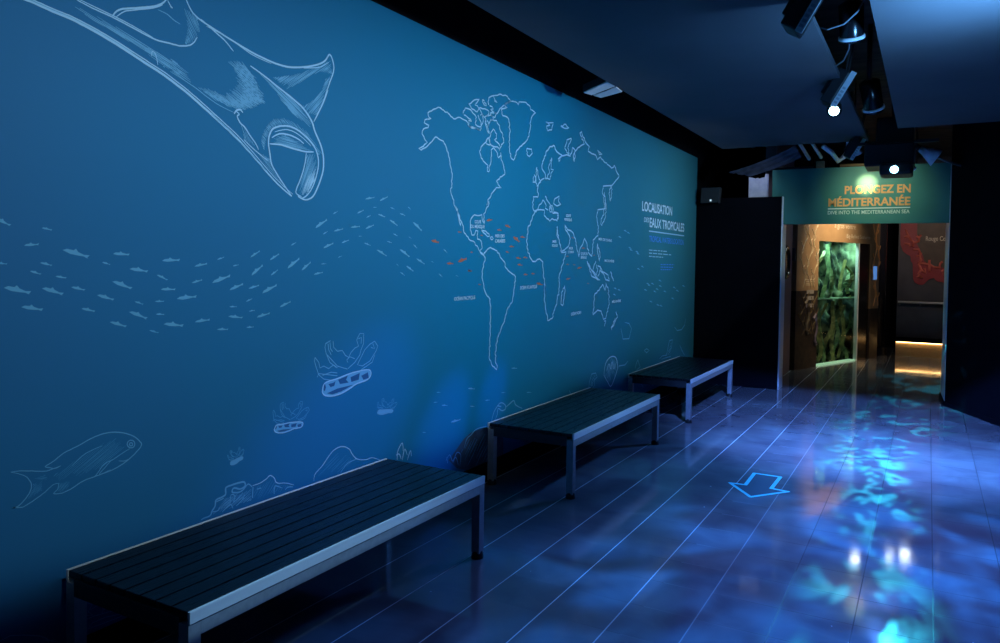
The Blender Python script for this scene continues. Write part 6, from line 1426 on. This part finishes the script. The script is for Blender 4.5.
# ------------------------------------------------------------------ portal sign
sign_mat = noisy(mat('deep_green_board', (.05, .22, .20), .5), 3, (.045, .205, .185), (.055, .235, .215))
b = fresh(); box(b, -1.835, .20, 10.61, 10.67, 2.182, 2.90, .003)
sign = tag(obj('entrance_sign', b, sign_mat), 'wide dark green sign board over the portal reading PLONGEZ EN MÉDITERRANÉE', 'sign')
or_mat = mat('orange_letters', (.95, .40, .14), .5); wh_mat = mat('white_letters', (.72, .80, .76), .5)
def sgn(px0, px1, z, cap, s, m, nm, bold=.0): lettering(nm, s, m, sign, (px0, 10.61, z), (1, 0, 0), (0, 0, 1), px1 - px0, cap, bold, .004)
sgn(-.955, -.215, 2.560, .095, 'PLONGEZ EN', or_mat, 'french_lettering', .035)
sgn(-1.142, -.215, 2.405, .095, 'MÉDITERRANÉE', or_mat, 'french_lettering', .035)
sgn(-1.145, -.220, 2.303, .044, 'DIVE INTO THE MEDITERRANEAN SEA', wh_mat, 'english_lettering', .012)
b = fresh(); box(b, -1.145, -.215, 10.605, 10.61, 2.367, 2.380); obj('rule', b, wh_mat, sign)

# ------------------------------------------------------------------ trough lighting
def light_fixture(name, label, top, scale=1.0, lens=True):
    """black projector with a slotted white louvre, hung tilted in the trough; top = upper end of the louvre"""
    t = thing(name, label, 'spotlight', top, 'tilted projectors along the ceiling trough')
    u = Vector((-.50, 0, -.866)); v = Vector((.866, 0, -.50)); w = Vector((0, 1, 0))
    M = Matrix((u, v, w)).transposed().to_4x4()
    S_ = Matrix.Scale(scale, 4)
    T = S_ @ M
    b = fresh(); box(b, 0.0, .30, -.105, -.002, .0, .24, .014, T); box(b, .06, .24, -.14, -.10, .04, .20, .012, T)
    obj('housing', b, black_gear, t)
    b = fresh(); box(b, -.01, .305, .0, .046, -.006, .012, .003, T)
    lo = obj('louvre', b, white_mat, t)
    b = fresh()
    for k in range(5): box(b, .13 + k * .032, .148 + k * .032, .010, .036, -.0085, -.0055, 0, T)
    obj('slots', b, mat('pale_louvre_slots', (.45, .48, .55), .5), lo)
    b = fresh()
    for s in (.03, .2):
        tube(b, [T @ Vector((.10, -.06, s)), T @ Vector((.02, -.04, s)), Vector((.02 * scale, s * scale, .42 * scale))], .007, 8)
    box(b, -.03, .07, 0, .24, .40 * scale, .42 * scale, .003)
    obj('bracket', b, black_gear, t)
    b = fresh()
    if not lens: b.free(); return t
    c = T @ Vector((.33, .045, .03)); f = Vector((.1, -1, -.35)).normalized()
    tube(b, [c + f * .14 * -1, c - f * .02, c], [.055, .055, .047], 20)
    nz = obj('nozzle', b, black_gear, t, True)
    if lens:
        b = fresh(); tube(b, [c + f * .001, c + f * .004], .036, 24); obj('lens', b, lens_mat((.45, .85, 1.0), 14), nz)
    return t
light_fixture('trough_projector', 'black projector with white slotted louvre at the very top of the frame', (-.505, 4.2, 3.065), .85, False)
light_fixture('trough_projector', 'black projector with lit blue-white lens below its white louvre, middle of the trough', (-.545, 6.3, 3.09), .9)
light_fixture('trough_projector', 'black projector with thin white louvre at the far end of the trough', (-.66, 9.15, 3.02), .8, False)

def can_light(label, p0, p1, r):
    t = thing('track_spotlight', label, 'spotlight', p0, 'black can lights in the trough')
    d = Vector(p1) - Vector(p0); L = d.length; d.normalize()
    b = fresh(); tube(b, [d * 0, d * .02, d * L * .9, d * L], [r * .55, r, r * .95, r * .9], 20); obj('can', b, black_gloss, t, True)
    b = fresh(); tube(b, [d * L * .86, d * (L * .86 + .02)], r * 1.06, 20); obj('ring', b, white_mat, t, True)
    b = fresh(); tube(b, [d * 0, Vector((0, 0, 3.75 - p0[2]))], .022, 10); obj('stem', b, black_gear, t, True)
    return t
can_light('upper black can light on a stem, nearest in the open trough', (-.47, 5.30, 3.30), (-.47, 5.42, 3.08), .075)
can_light('lower black can light deeper in the open trough', (-.50, 7.45, 3.27), (-.46, 7.6, 3.02), .085)
# black ducting in the trough
b = fresh(); tube(b, [(-.40, 2.6, 3.70), (-.40, 5.0, 3.70), (-.40, 8.4, 3.70)], .045, 18)
tag(obj('air_duct', b, black_gloss, None, True), 'black round duct running along inside the ceiling trough', 'duct')
for lbl, pts in (('thin cable hanging in a loop beside the nearest projector', [(-.60, 4.95, 3.055), (-.56, 4.92, 3.03), (-.47, 4.92, 3.05), (-.40, 4.94, 3.12), (-.335, 4.95, 3.26), (-.335, 4.95, 3.75)]),
                 ('thin cable stretched across the trough to the upper can light', [(-.615, 5.95, 3.06), (-.56, 5.9, 3.08), (-.52, 5.8, 3.13), (-.50, 5.66, 3.2)])):
    b = fresh(); tube(b, pts, .005, 6); tag(obj('cable', b, mat('grey_cable', (.15, .17, .2), .5)), lbl, 'cable')
# big video projector in front of the sign
pj = thing('video_projector', 'large black projector with a glowing blue lens in front of the green sign', 'projector', (-.36, 9.05, 2.64))
b = fresh(); box(b, -.27, .20, -.05, .45, .06, .30, .02); obj('housing', b, black_gear, pj)
b = fresh(); box(b, -.12, .19, -.12, .3, -.04, .08, .03); hd = obj('lens_hood', b, black_gear, pj)
b = fresh(); tube(b, [(.022, -.10, .012), (.022, -.128, .008)], .038, 24); obj('lens', b, lens_mat((.30, .75, 1.0), 14), hd)
b = fresh(); box(b, -.34, .42, 0, .06, .295, .325, .004); obj('mounting_bar', b, black_gear, pj)
b = fresh(); box(b, -.17, .19, .1, .4, .32, .60, .02); box(b, -.03, .05, .15, .25, .55, 1.11); obj('ceiling_mount', b, black_gear, pj)
def lamp_cone(label, loc, d, L, r):
    t = thing('reflector_lamp', label, 'lamp', loc, 'white lamp shades above the sign')
    d = Vector(d).normalized()
    b = fresh(); tube(b, [d * 0, d * L * .25, d * L], [r * .35, r * .45, r], 20, False); o = obj('shade', b, white_mat, t, True)
    md = o.modifiers.new('wall', 'SOLIDIFY'); md.thickness = .006
    b = fresh(); tube(b, [-d * .06, d * .03], r * .3, 12); obj('socket', b, black_gear, t, True)
    b = fresh(); tube(b, [-d * .04, -d * .04 + Vector((0, 0, 3.75 - loc[2]))], .008, 8); obj('stem', b, black_gear, t)
lamp_cone('white cone lamp shade right of the large projector', (-.12, 9.55, 2.94), (.8, .1, -.55), .20, .10)
lamp_cone('small white cone lamp shade just left of the large projector', (-.76, 9.60, 2.99), (.3, .3, -.6), .08, .05)
lamp_cone('small lamp shade tucked between projector and sign', (-.22, 10.1, 2.86), (.2, -.3, -.9), .09, .05)
# square lamp hanging in the gap by the mural
GL = Vector((-2.36, 5.88, 3.03))
gl = thing('wall_washer', 'white twin-panel lamp hanging in the dark gap above the mural', 'lamp', GL)
Q = [Vector(p) - GL for p in ((-2.50, 5.80, 3.012), (-2.237, 5.70, 3.062), (-2.215, 5.95, 3.028), (-2.45, 6.05, 3.018))]   # left, top, right, bottom corners
def gq(u, v): return (Q[0] * (1 - u) + Q[1] * u) * (1 - v) + (Q[3] * (1 - u) + Q[2] * u) * v
for v0, v1 in ((0, .45), (.55, 1)):
    b = fresh(); n0 = [gq(.04, v0), gq(.98, v0), gq(.98, v1), gq(.04, v1)]
    lo_ = [b.verts.new(p) for p in n0]; hi_ = [b.verts.new(p + Vector((0, 0, .012))) for p in n0]
    b.faces.new(lo_); b.faces.new(hi_[::-1])
    for i in range(4): b.faces.new((lo_[i], hi_[i], hi_[(i + 1) % 4], lo_[(i + 1) % 4]))
    obj('reflector_panel', b, white_mat, gl)
b = fresh(); n0 = [gq(.0, -.02), gq(1, -.02), gq(1, 1.02), gq(.0, 1.02)]
lo_ = [b.verts.new(p + Vector((0, 0, .010))) for p in n0]; hi_ = [b.verts.new(p + Vector((0, 0, .07))) for p in n0]
b.faces.new(lo_); b.faces.new(hi_[::-1])
for i in range(4): b.faces.new((lo_[i], hi_[i], hi_[(i + 1) % 4], lo_[(i + 1) % 4]))
obj('housing', b, black_gear, gl)
b = fresh(); tube(b, [(-.02, 0, .05), (-.02, 0, .72)], .012, 8); obj('stem', b, black_gear, gl)

# exit-sign style box on the black wall
eb = thing('emergency_box', 'small dark box with a tiny white indicator light above the black partition', 'box', (-2.60, 10.50, 2.575))
b = fresh(); prism(b, [(-.125, .105), (.125, .105), (.105, -.10), (-.135, -.10)], lambda p: (p[0], -.06, p[1]), lambda p: (p[0], .05, p[1])); obj('case', b, mat('dark_grey_plastic', (.03, .035, .045), .5), eb)
b = fresh(); box(b, -.01, .012, -.066, -.058, -.08, -.055, .002); obj('indicator_light', b, lens_mat((.6, .85, 1.0), 1.0), eb)
b = fresh(); box(b, -.10, .10, -.04, .05, -.10, -.030); obj('mount', b, black_gear, eb)
# pale sheet behind the partition
b = fresh()
sp = [(-2.16, 2.50), (-1.905, 2.50), (-1.905, 2.855), (-1.945, 2.86), (-1.955, 2.815), (-1.99, 2.812), (-2.02, 2.80), (-2.045, 2.812), (-2.075, 2.802), (-2.105, 2.815), (-2.16, 2.825)]
prism(b, [(p[0] + .005, p[1] + .005) for p in sp], lambda p: (p[0], 10.70, p[1]), lambda p: (p[0], 10.72, p[1]))
box(b, -2.1, -2.07, 10.715, 10.745, 0, 2.56); box(b, -2.0, -1.97, 10.715, 10.745, 0, 2.56)
tag(obj('pale_board', b, noisy(mat('pale_lilac_board', (.55, .6, .8), .6), 16, (.45, .5, .72), (.6, .65, .85))), 'pale lilac board with ragged top edge showing above the black partition', 'board')

# dark plastic drape over the portal corner
def drape(label, A, B, C_, D_, nu, nv, amp, seed):
    b = fresh(); rnd = random.Random(seed); ph = [rnd.uniform(0, 6.3) for _ in range(8)]
    A, B, C_, D_ = map(Vector, (A, B, C_, D_)); g = []
    for i in range(nu + 1):
        row = []
        for j in range(nv + 1):
            s, t = i / nu, j / nv
            p = (A * (1 - s) + B * s) * (1 - t) + (D_ * (1 - s) + C_ * s) * t
            f = math.sin(t * 17 + ph[0] + 1.2 * math.sin(s * 4 + ph[1])) + .5 * math.sin(t * 34 + ph[2] + 2 * s)
            sag = -.03 * math.sin(math.pi * s) * (1 - .3 * t)
            row.append(b.verts.new(p + Vector((.25 * amp * f, -amp * f, sag + .5 * amp * f))))
        g.append(row)
    for i in range(nu):
        for j in range(nv): b.faces.new((g[i][j], g[i + 1][j], g[i + 1][j + 1], g[i][j + 1]))
    o = tag(obj('drape', b, noisy(mat('dark_plastic_sheet', (.05, .06, .10), .28), 10, (.03, .035, .06), (.08, .09, .14)), None, True), label, 'drape')
    md = o.modifiers.new('thickness', 'SOLIDIFY'); md.thickness = .004
drape('dark plastic drape sagging left of the green sign, over the partition', (-2.34, 10.32, 2.86), (-1.50, 10.2, 3.15), (-1.44, 10.34, 3.02), (-2.06, 10.36, 2.80), 40, 60, .010, 4)
drape('dark plastic drape stretched over the right end of the green sign', (-.10, 10.2, 3.02), (.30, 10.3, 2.82), (.26, 10.5, 2.88), (-.15, 10.5, 3.05), 20, 30, .012, 9)
# conduit and bars above the sign
for lbl, pts, r, m in (('shiny metal conduit slanting down to the sign top, leftmost', [(-1.58, 9.3, 3.75), (-1.50, 9.7, 3.30), (-1.36, 10.42, 3.0)], .022, frame_mat),
                       ('shiny metal conduit slanting down to the sign top, second from left', [(-1.44, 9.3, 3.75), (-1.36, 9.7, 3.30), (-1.22, 10.42, 3.01)], .022, frame_mat),
                       ('silver flexible hose above the sign', [(-1.16, 10.1, 3.10), (-1.08, 10.25, 3.04), (-1.02, 10.4, 2.95), (-.96, 10.42, 3.0), (-.90, 10.3, 3.06), (-.88, 10.2, 3.3), (-.88, 10.2, 3.75)], .03, frame_mat),
                       ('brown timber batten along the top of the sign', [(-1.02, 10.63, 2.921), (-.48, 10.63, 2.921)], .02, noisy(mat('brown_wood', (.25, .12, .05), .7), 10, (.18, .09, .04), (.3, .15, .07)))):
    b = fresh(); tube(b, pts, r, 12)
    tag(obj('conduit' if 'batten' not in lbl else 'batten', b, m, None, True), lbl, 'pipe' if 'batten' not in lbl else 'batten')
b = fresh(); box(b, -1.30, -1.20, 10.60, 10.66, 2.901, 2.99, .004)
tag(obj('wooden_block', b, noisy(mat('pine_block', (.35, .2, .09), .7), 12, (.28, .15, .07), (.4, .24, .12))), 'small brown wooden block on top of the green sign', 'block')
b = fresh(); tube(b, [(-1.83, 10.64, 2.917), (-1.34, 10.64, 2.917)], .018, 10); tag(obj('light_bar', b, black_gear, None, True), 'short black bar along the left end of the green sign top', 'bar')
# ------------------------------------------------------------------ the room beyond
plum = noisy(mat('plum_wall_paint', (.16, .12, .16), .5), 4, (.15, .11, .15), (.17, .13, .17))
b = fresh(); box(b, -2.0, -1.86, 11.02, 12.62, 0, 3.75); struct('wall_inner', b, plum)
ph = thing('porthole', 'round black rimmed porthole on the plum wall just inside the portal', 'porthole', (-1.86, 12.02, 1.69))
b = fresh()
ring = [(.004, .22 * math.cos(a), .22 * math.sin(a)) for a in [2 * math.pi * k / 40 for k in range(41)]]
tube(b, ring, .034, 12, False); obj('rim', b, black_gloss, ph, True)
b = fresh(); tube(b, [(-.01, 0, 0), (.012, 0, 0)], .205, 36); obj('glass', b, mat('dark_glass', (.02, .025, .04), .08), ph)
b = fresh(); box(b, -1.86, -1.82, 12.62, 12.74, 1.72, 1.92, .005); tag(obj('wall_switch_box', b, black_gear), 'small black box on the plum wall beside the brown panel', 'box')
# angled exhibit wall with the aquarium; s runs along it, d out of it
EA_ = Vector((-1.80, 12.70, 0)); EU = Vector((.345, .938, 0)).normalized(); EN = Vector((EU.y, -EU.x, 0))
def ep(s, d, z): return EA_ + EU * s + EN * d + Vector((0, 0, z))
EM = Matrix((EU, EN, Vector((0, 0, 1)))).transposed().to_4x4(); EM.translation = EA_
brown = noisy(mat('brown_graphic_print', (.34, .22, .12), .5), 5, (.30, .19, .10), (.37, .24, .13))
brown_dark = noisy(mat('dark_base_print', (.02, .016, .018), .5), 12, (.012, .01, .013), (.05, .035, .025))
ex = thing('aquarium', 'tall green lit aquarium with kelp, set in a brown printed wall beyond the portal', 'aquarium', (0, 0, 0))
b = fresh(); box(b, 0, .70, -.10, 0, 1.25, 2.46, 0, EM); box(b, .70, 2.95, -.10, 0, 2.055, 2.46, 0, EM); box(b, 2.62, 2.95, -.10, 0, .9, 2.056, 0, EM); obj('printed_surround', b, brown, ex)
b = fresh(); box(b, 0, 2.95, -.10, 0, 2.46, 3.3, 0, EM); obj('upper_black_panel', b, black, ex)
b = fresh(); box(b, 0, .70, -.10, 0, 0, 1.25, 0, EM); obj('dark_plinth_print', b, brown_dark, ex)
b = fresh(); box(b, 2.62, 2.95, -.10, 0, 0, .9, 0, EM); obj('dark_plinth_print', b, brown_dark, ex)
b = fresh(); box(b, 2.13, 2.155, -.06, .004, .0, 2.055, 0, EM); obj('corner_post', b, frame_mat, ex)
b = fresh(); box(b, 2.155, 2.62, -.06, -.03, 0, 2.055, 0, EM); obj('dark_glass_panel', b, black_gloss, ex)
tank_rock = noisy(mat('algae_rock', (.12, .22, .14), .8), 5, (.008, .030, .028), (.34, .50, .30), (1, 1, .7), detail=8, lo=.42, hi=.70)
b = fresh()
nx, nz_ = 50, 60; grid = []
rr = random.Random(5)
def rocky(s, z): return .07 * math.sin(s * 7 + 2 * math.sin(z * 4)) + .05 * math.sin(z * 9 + s * 5) + .04 * math.sin(s * 23 + z * 17) + rr.uniform(-.02, .02)
for i in range(nx + 1):
    s = .72 + 2.18 * i / nx
    grid.append([b.verts.new(ep(s, -.50 + rocky(s, 2.1 * j / nz_) + .9 * max(0, (s - 2.5)), 2.12 * j / nz_)) for j in range(nz_ + 1)])
for i in range(nx):
    for j in range(nz_): b.faces.new((grid[i][j], grid[i + 1][j], grid[i + 1][j + 1], grid[i][j + 1]))
obj('rock_backdrop', b, tank_rock, ex, True)
b = fresh(); box(b, .66, 2.94, -.75, -.70, 0, 2.2, 0, EM); box(b, .66, .70, -.75, -.10, 0, 2.2, 0, EM); box(b, 2.92, 2.94, -.75, -.10, 0, 2.2, 0, EM); box(b, .66, 2.94, -.75, -.10, 2.19, 2.24, 0, EM); obj('tank_shell', b, black, ex)
b = fresh(); box(b, .71, 2.13, -.13, -.02, 0, .022, 0, EM); obj('bottom_light_strip', b, mat('pale_green_glow', (.3, .4, .3), .5, emit=(.55, .95, .6), estr=.45), ex)
b = fresh(); box(b, .71, 2.6, -.32, -.12, 1.085, 1.105, .004, EM); obj('glass_ledge', b, mat('pale_algae_ledge', (.30, .50, .36), .4), ex)
kelp_m = [noisy(mat('olive_kelp', (.2, .28, .08), .5), 9, (.06, .10, .04), (.40, .45, .18)), noisy(mat('green_kelp', (.10, .3, .12), .5), 9, (.04, .14, .07), (.30, .50, .24))]
for k, (s0, z0, h, lean, wd) in enumerate(((1.15, .02, 1.0, .22, .05), (1.28, .02, 2.0, .10, .05), (1.40, .02, 1.02, .42, .06), (1.52, 1.1, .95, -.04, .05), (1.66, .02, .95, .35, .05), (1.82, .02, .9, -.12, .035), (1.95, .02, 1.75, .10, .03), (2.10, .02, .7, .15, .05), (2.30, 1.1, .6, -.16, .04), (2.42, .02, .9, .06, .04), (1.02, 1.1, .8, .2, .05), (2.0, 1.1, .5, .25, .05))):
    b = fresh(); n = 26; L_ = []; R2 = []
    for i in range(n + 1):
        t = i / n; z = z0 + h * t; s = s0 + lean * t * t + .03 * math.sin(t * 9 + k); d = -.24 + .05 * math.sin(t * 7 + 2 * k)
        w_ = wd * (.25 + .75 * math.sin(math.pi * min(.97, t + .1))) * (1 + .35 * math.sin(i * 2.1))
        L_.append(b.verts.new(ep(s - w_ / 2, d, z))); R2.append(b.verts.new(ep(s + w_ / 2, d + .05, z)))
    for i in range(n): b.faces.new((L_[i], R2[i], R2[i + 1], L_[i + 1]))
    o = obj('kelp_frond', b, kelp_m[k % 2], ex); md = o.modifiers.new('thick', 'SOLIDIFY'); md.thickness = .008
for k, (s, d, z, r) in enumerate(((1.30, -.30, .08, .13), (1.75, -.28, .06, .10), (2.25, -.30, .10, .15), (1.5, -.26, 1.16, .09), (1.95, -.28, 1.15, .08), (2.4, -.28, 1.17, .10))):
    b = fresh(); bmesh.ops.create_icosphere(b, subdivisions=3, radius=r)
    for v in b.verts:
        c_ = v.co; c_ *= 1 + .16 * math.sin(c_.x * 60 + k) * math.sin(c_.z * 47) + .12 * math.sin(c_.y * 39 + 2 * k)
        c_.z *= .8
    bmesh.ops.translate(b, vec=ep(s, d, z), verts=b.verts); obj('rock', b, tank_rock, ex, True)
b = fresh(); box(b, .70, 2.13, -.012, -.006, .02, 2.055, 0, EM)
gm = mat('clear_tank_glass', (.9, 1, .95), .02); gm.node_tree.nodes['Principled BSDF'].inputs['Transmission Weight'].default_value = 1.0
gm.node_tree.nodes['Principled BSDF'].inputs['IOR'].default_value = 1.05
obj('glass', b, gm, ex)
for s in (1.15, 1.85, 2.5):
    spot('tank_light', ep(s, -.20, 2.16), ep(s, -.24, 0), 26, (.58, 1.0, .82), 150, 1.0, .04)
# printed line art on the surround
vine = mat('cream_line_print', (.62, .52, .34), .5); vorange = mat('orange_line_print', (.75, .36, .12), .5)
def ewall(name, strokes, m, r, parent, d=.002):
    b = fresh()
    for st in strokes:
        st = [ep(s, d, z) for s, z in st]
        tube(b, st, r, 5)
    obj(name, b, m, parent)
rv = random.Random(2)
def vines(s0, s1, z0, z1, n):
    out = []
    for k in range(n):
        s = s0 + (s1 - s0) * (k + .5) / n; pts = []
        for i in range(22):
            t = i / 21; pts.append((s + .07 * math.sin(t * 11 + k * 1.7) + rv.uniform(-.008, .008), z0 + (z1 - z0) * t))
        out.append(pts)
        for i in range(2, 20, 2):
            p = pts[i]; sg = 1 if i % 4 else -1
            out.append([p, (p[0] + sg * .05, p[1] + .035), (p[0] + sg * .075, p[1] + .09)])
    return out
ewall('vine_print', vines(.10, .68, 1.30, 2.42, 3), vine, .007, ex)
ewall('seaweed_print', vines(.12, .70, .55, 1.22, 3), mat('olive_line_print', (.16, .11, .05), .5), .007, ex)
ewall('coral_print', vines(2.68, 2.93, .95, 2.44, 2), vorange, .010, ex)
def sea_horse(s, z, k):
    return [(s + k * x, z + k * y) for x, y in ((-.05, .20), (.0, .22), (.03, .26), (.06, .22), (.05, .16), (.08, .08), (.07, -.02), (.03, -.10), (.02, -.18), (.05, -.24), (.08, -.22), (.07, -.19))]
ewall('sea_horse_print', [sea_horse(.32, .82, 1.1)], mat('dull_cream_print', (.24, .19, .12), .5), .028, ex); ewall('sea_horse_print', [sea_horse(.60, .60, 1.0)], mat('lilac_print', (.22, .18, .24), .5), .024, ex)
b = fresh(); box(b, 2.70, 2.84, 0, .012, 1.42, 1.66, .003, EM); obj('blue_screen', b, mat('small_blue_screen', (.02, .04, .1), .3, emit=(.15, .4, 1.0), estr=.5), ex)
b = fresh()
for k in range(4): box(b, .30, .56 + .02 * (k % 2), 0, .002, 1.42 - k * .028, 1.43 - k * .028, 0, EM)
obj('small_print', b, vine, ex)
b = fresh()
for k, z in enumerate((.98, 1.10, 1.2)): box(b, .33, .56, 0, .003, z, z + .06, 0, EM)
obj('diagram_print', b, mat('grey_print', (.35, .33, .3), .5), ex)
cream = mat('cream_lettering', (.75, .68, .55), .5)
lettering('french_lettering', 'à gros ventre', cream, ex, ep(1.20, 0, 2.29), EU, (0, 0, 1), .76, .085, .0, .006)
lettering('english_lettering', 'Big-Bellied Seahorse', cream, ex, ep(1.64, 0, 2.135), EU, (0, 0, 1), .90, .065, .0, .006)
# dark round column
col = thing('column', 'dark round glossy column right of the aquarium', 'column', (-.875, 16.05, 0))
b = fresh(); tube(b, [(0, 0, .16), (0, 0, 3.75)], .19, 40); obj('shaft', b, mat('dark_lacquer', (.03, .03, .04), .25), col, True)
b = fresh(); tube(b, [(0, 0, 0), (0, 0, .14), (0, 0, .16)], [.235, .235, .20], 40); obj('base', b, black_gloss, col)
# coral panel
CY_ = 16.7
b = fresh(); box(b, -.52, 3.2, CY_, CY_ + .1, 0, 3.75); struct('wall_end', b, noisy(mat('slate_paint', (.06, .06, .075), .45), 4, (.05, .05, .065), (.07, .07, .085)))
def cpx(x, y):   # outline noted on the panel plane in metres: crop-grid x, y
    return (-1.022 + x * .00215, 2.565 - y * .002395)
red = noisy(mat('red_panel', (.32, .03, .05), .5), 6, (.28, .025, .042), (.35, .035, .055))
pn = [(255, -60), (245, 100), (250, 200), (270, 250), (300, 275), (330, 290), (335, 330), (350, 350), (355, 440), (358, 475), (370, 500), (400, 517), (430, 520), (450, 508), (462, 490), (475, 480), (490, 470), (505, 468), (517, 460), (530, 478), (550, 490), (580, 492), (620, 512), (760, 530), (900, 500), (900, -60)]
b = fresh(); prism(b, [cpx(*p) for p in pn], lambda p: (p[0], CY_ - .03, p[1]), lambda p: (p[0], CY_ - .001, p[1]))
cp = tag(obj('coral_panel', b, red), 'cut-out red coral panel titled Rouge Corail, seen through the portal', 'panel')
b = fresh(); prism(b, [cpx(*p) for p in [(378, -60), (378, 190), (400, 230), (430, 290), (440, 330), (500, 370), (560, 372), (620, 392), (880, 400), (880, -60)]], lambda p: (p[0], CY_ - .036, p[1]), lambda p: (p[0], CY_ - .031, p[1])); obj('brown_plate', b, noisy(mat('dark_brown_print', (.07, .045, .035), .5), 5, (.05, .03, .025), (.09, .06, .045)), cp)
coral_m = mat('pink_coral', (.68, .16, .13), .5)
for k, br in enumerate(([[(330, 160), (300, 110), (290, 80)], [(310, 130), (280, 140)], [(330, 160), (355, 180), (345, 215)]], [[(390, 180), (395, 140), (410, 122)], [(395, 150), (375, 130)], [(350, 185), (385, 175)]], [[(280, 190), (320, 195), (325, 215)], [(350, 240), (395, 235), (400, 260)]],
                        [[(375, 290), (405, 285), (415, 320), (400, 340)], [(405, 290), (412, 262)]], [[(395, 345), (440, 350), (480, 355), (520, 378), (570, 380)], [(480, 355), (480, 320)], [(480, 355), (485, 415)], [(560, 378), (565, 345), (580, 332)]], [[(395, 350), (420, 400), (455, 425), (445, 385)], [(420, 400), (395, 430), (430, 465)], [(405, 450), (390, 458)]], [[(600, 440), (580, 405), (600, 395)], [(600, 430), (640, 440)]])):
    b = fresh()
    for st in br: tube(b, [(cpx(*p)[0], CY_ - .045, cpx(*p)[1]) for p in st], .022, 8)
    obj('coral_branch', b, coral_m, cp, True)
lettering('title_lettering', 'Rouge Corail', cream, cp, (cpx(447, 168)[0], CY_ - .037, cpx(447, 168)[1]), (1, 0, 0), (0, 0, 1), .43, .084, .01, .003)
# handrail
hr = thing('handrail', 'dark metal handrail on the wall below the red coral panel', 'handrail', (0, 0, 0))
b = fresh(); tube(b, [(-.50, CY_ - .09, .985), (1.4, CY_ - .09, .985)], .02, 12); obj('rail', b, frame_mat, hr, True)
for x in (-.47, -.12, .4, 1.0):
    b = fresh(); tube(b, [(x, CY_ - .09, .975), (x, CY_ - .09, .93), (x, CY_, .93)], .012, 8); obj('bracket', b, steel_dark, hr, True)
# low lit plinth
lp = thing('lit_plinth', 'low plinth with warm glowing front under the handrail', 'plinth', (0, 0, 0))
gold = noisy(mat('tan_plinth_face', (.6, .4, .2), .6), 20, (.54, .35, .17), (.66, .45, .23), (1, 1, 3))
b = fresh(); box(b, -.50, 1.6, 16.0, 16.6, 0, .27, .004); obj('front_block', b, gold, lp)
b = fresh(); box(b, -.51, 1.6, 15.97, 16.62, .27, .31, .006); obj('top_slab', b, black, lp)
b = fresh(); box(b, -.49, 1.58, 15.978, 15.992, .262, .270); obj('light_strip', b, gold_trim, lp)

# downlights of the far room (hidden by the sign, mirrored in the polished floor)
for k, (x, y) in enumerate(((-.88, 13.0), (-.42, 13.42), (-.205, 13.56))):
    dl = thing('downlight', 'round ceiling downlight in the room beyond, hidden by the green sign', 'lamp', (x, y, 2.9), 'downlights in the far room')
    b = fresh(); tube(b, [(0, 0, .12), (0, 0, 0)], [.07, .075], 20); obj('can', b, black_gear, dl, True)
    b = fresh(); tube(b, [(0, 0, -.001), (0, 0, -.006)], .06 if k < 2 else .075, 20); obj('lens', b, lens_mat((.85, .97, 1.0), 50 if k != 1 else 25), dl)
    b = fresh(); tube(b, [(0, 0, .12), (0, 0, .85)], .01, 8); obj('stem', b, black_gear, dl)
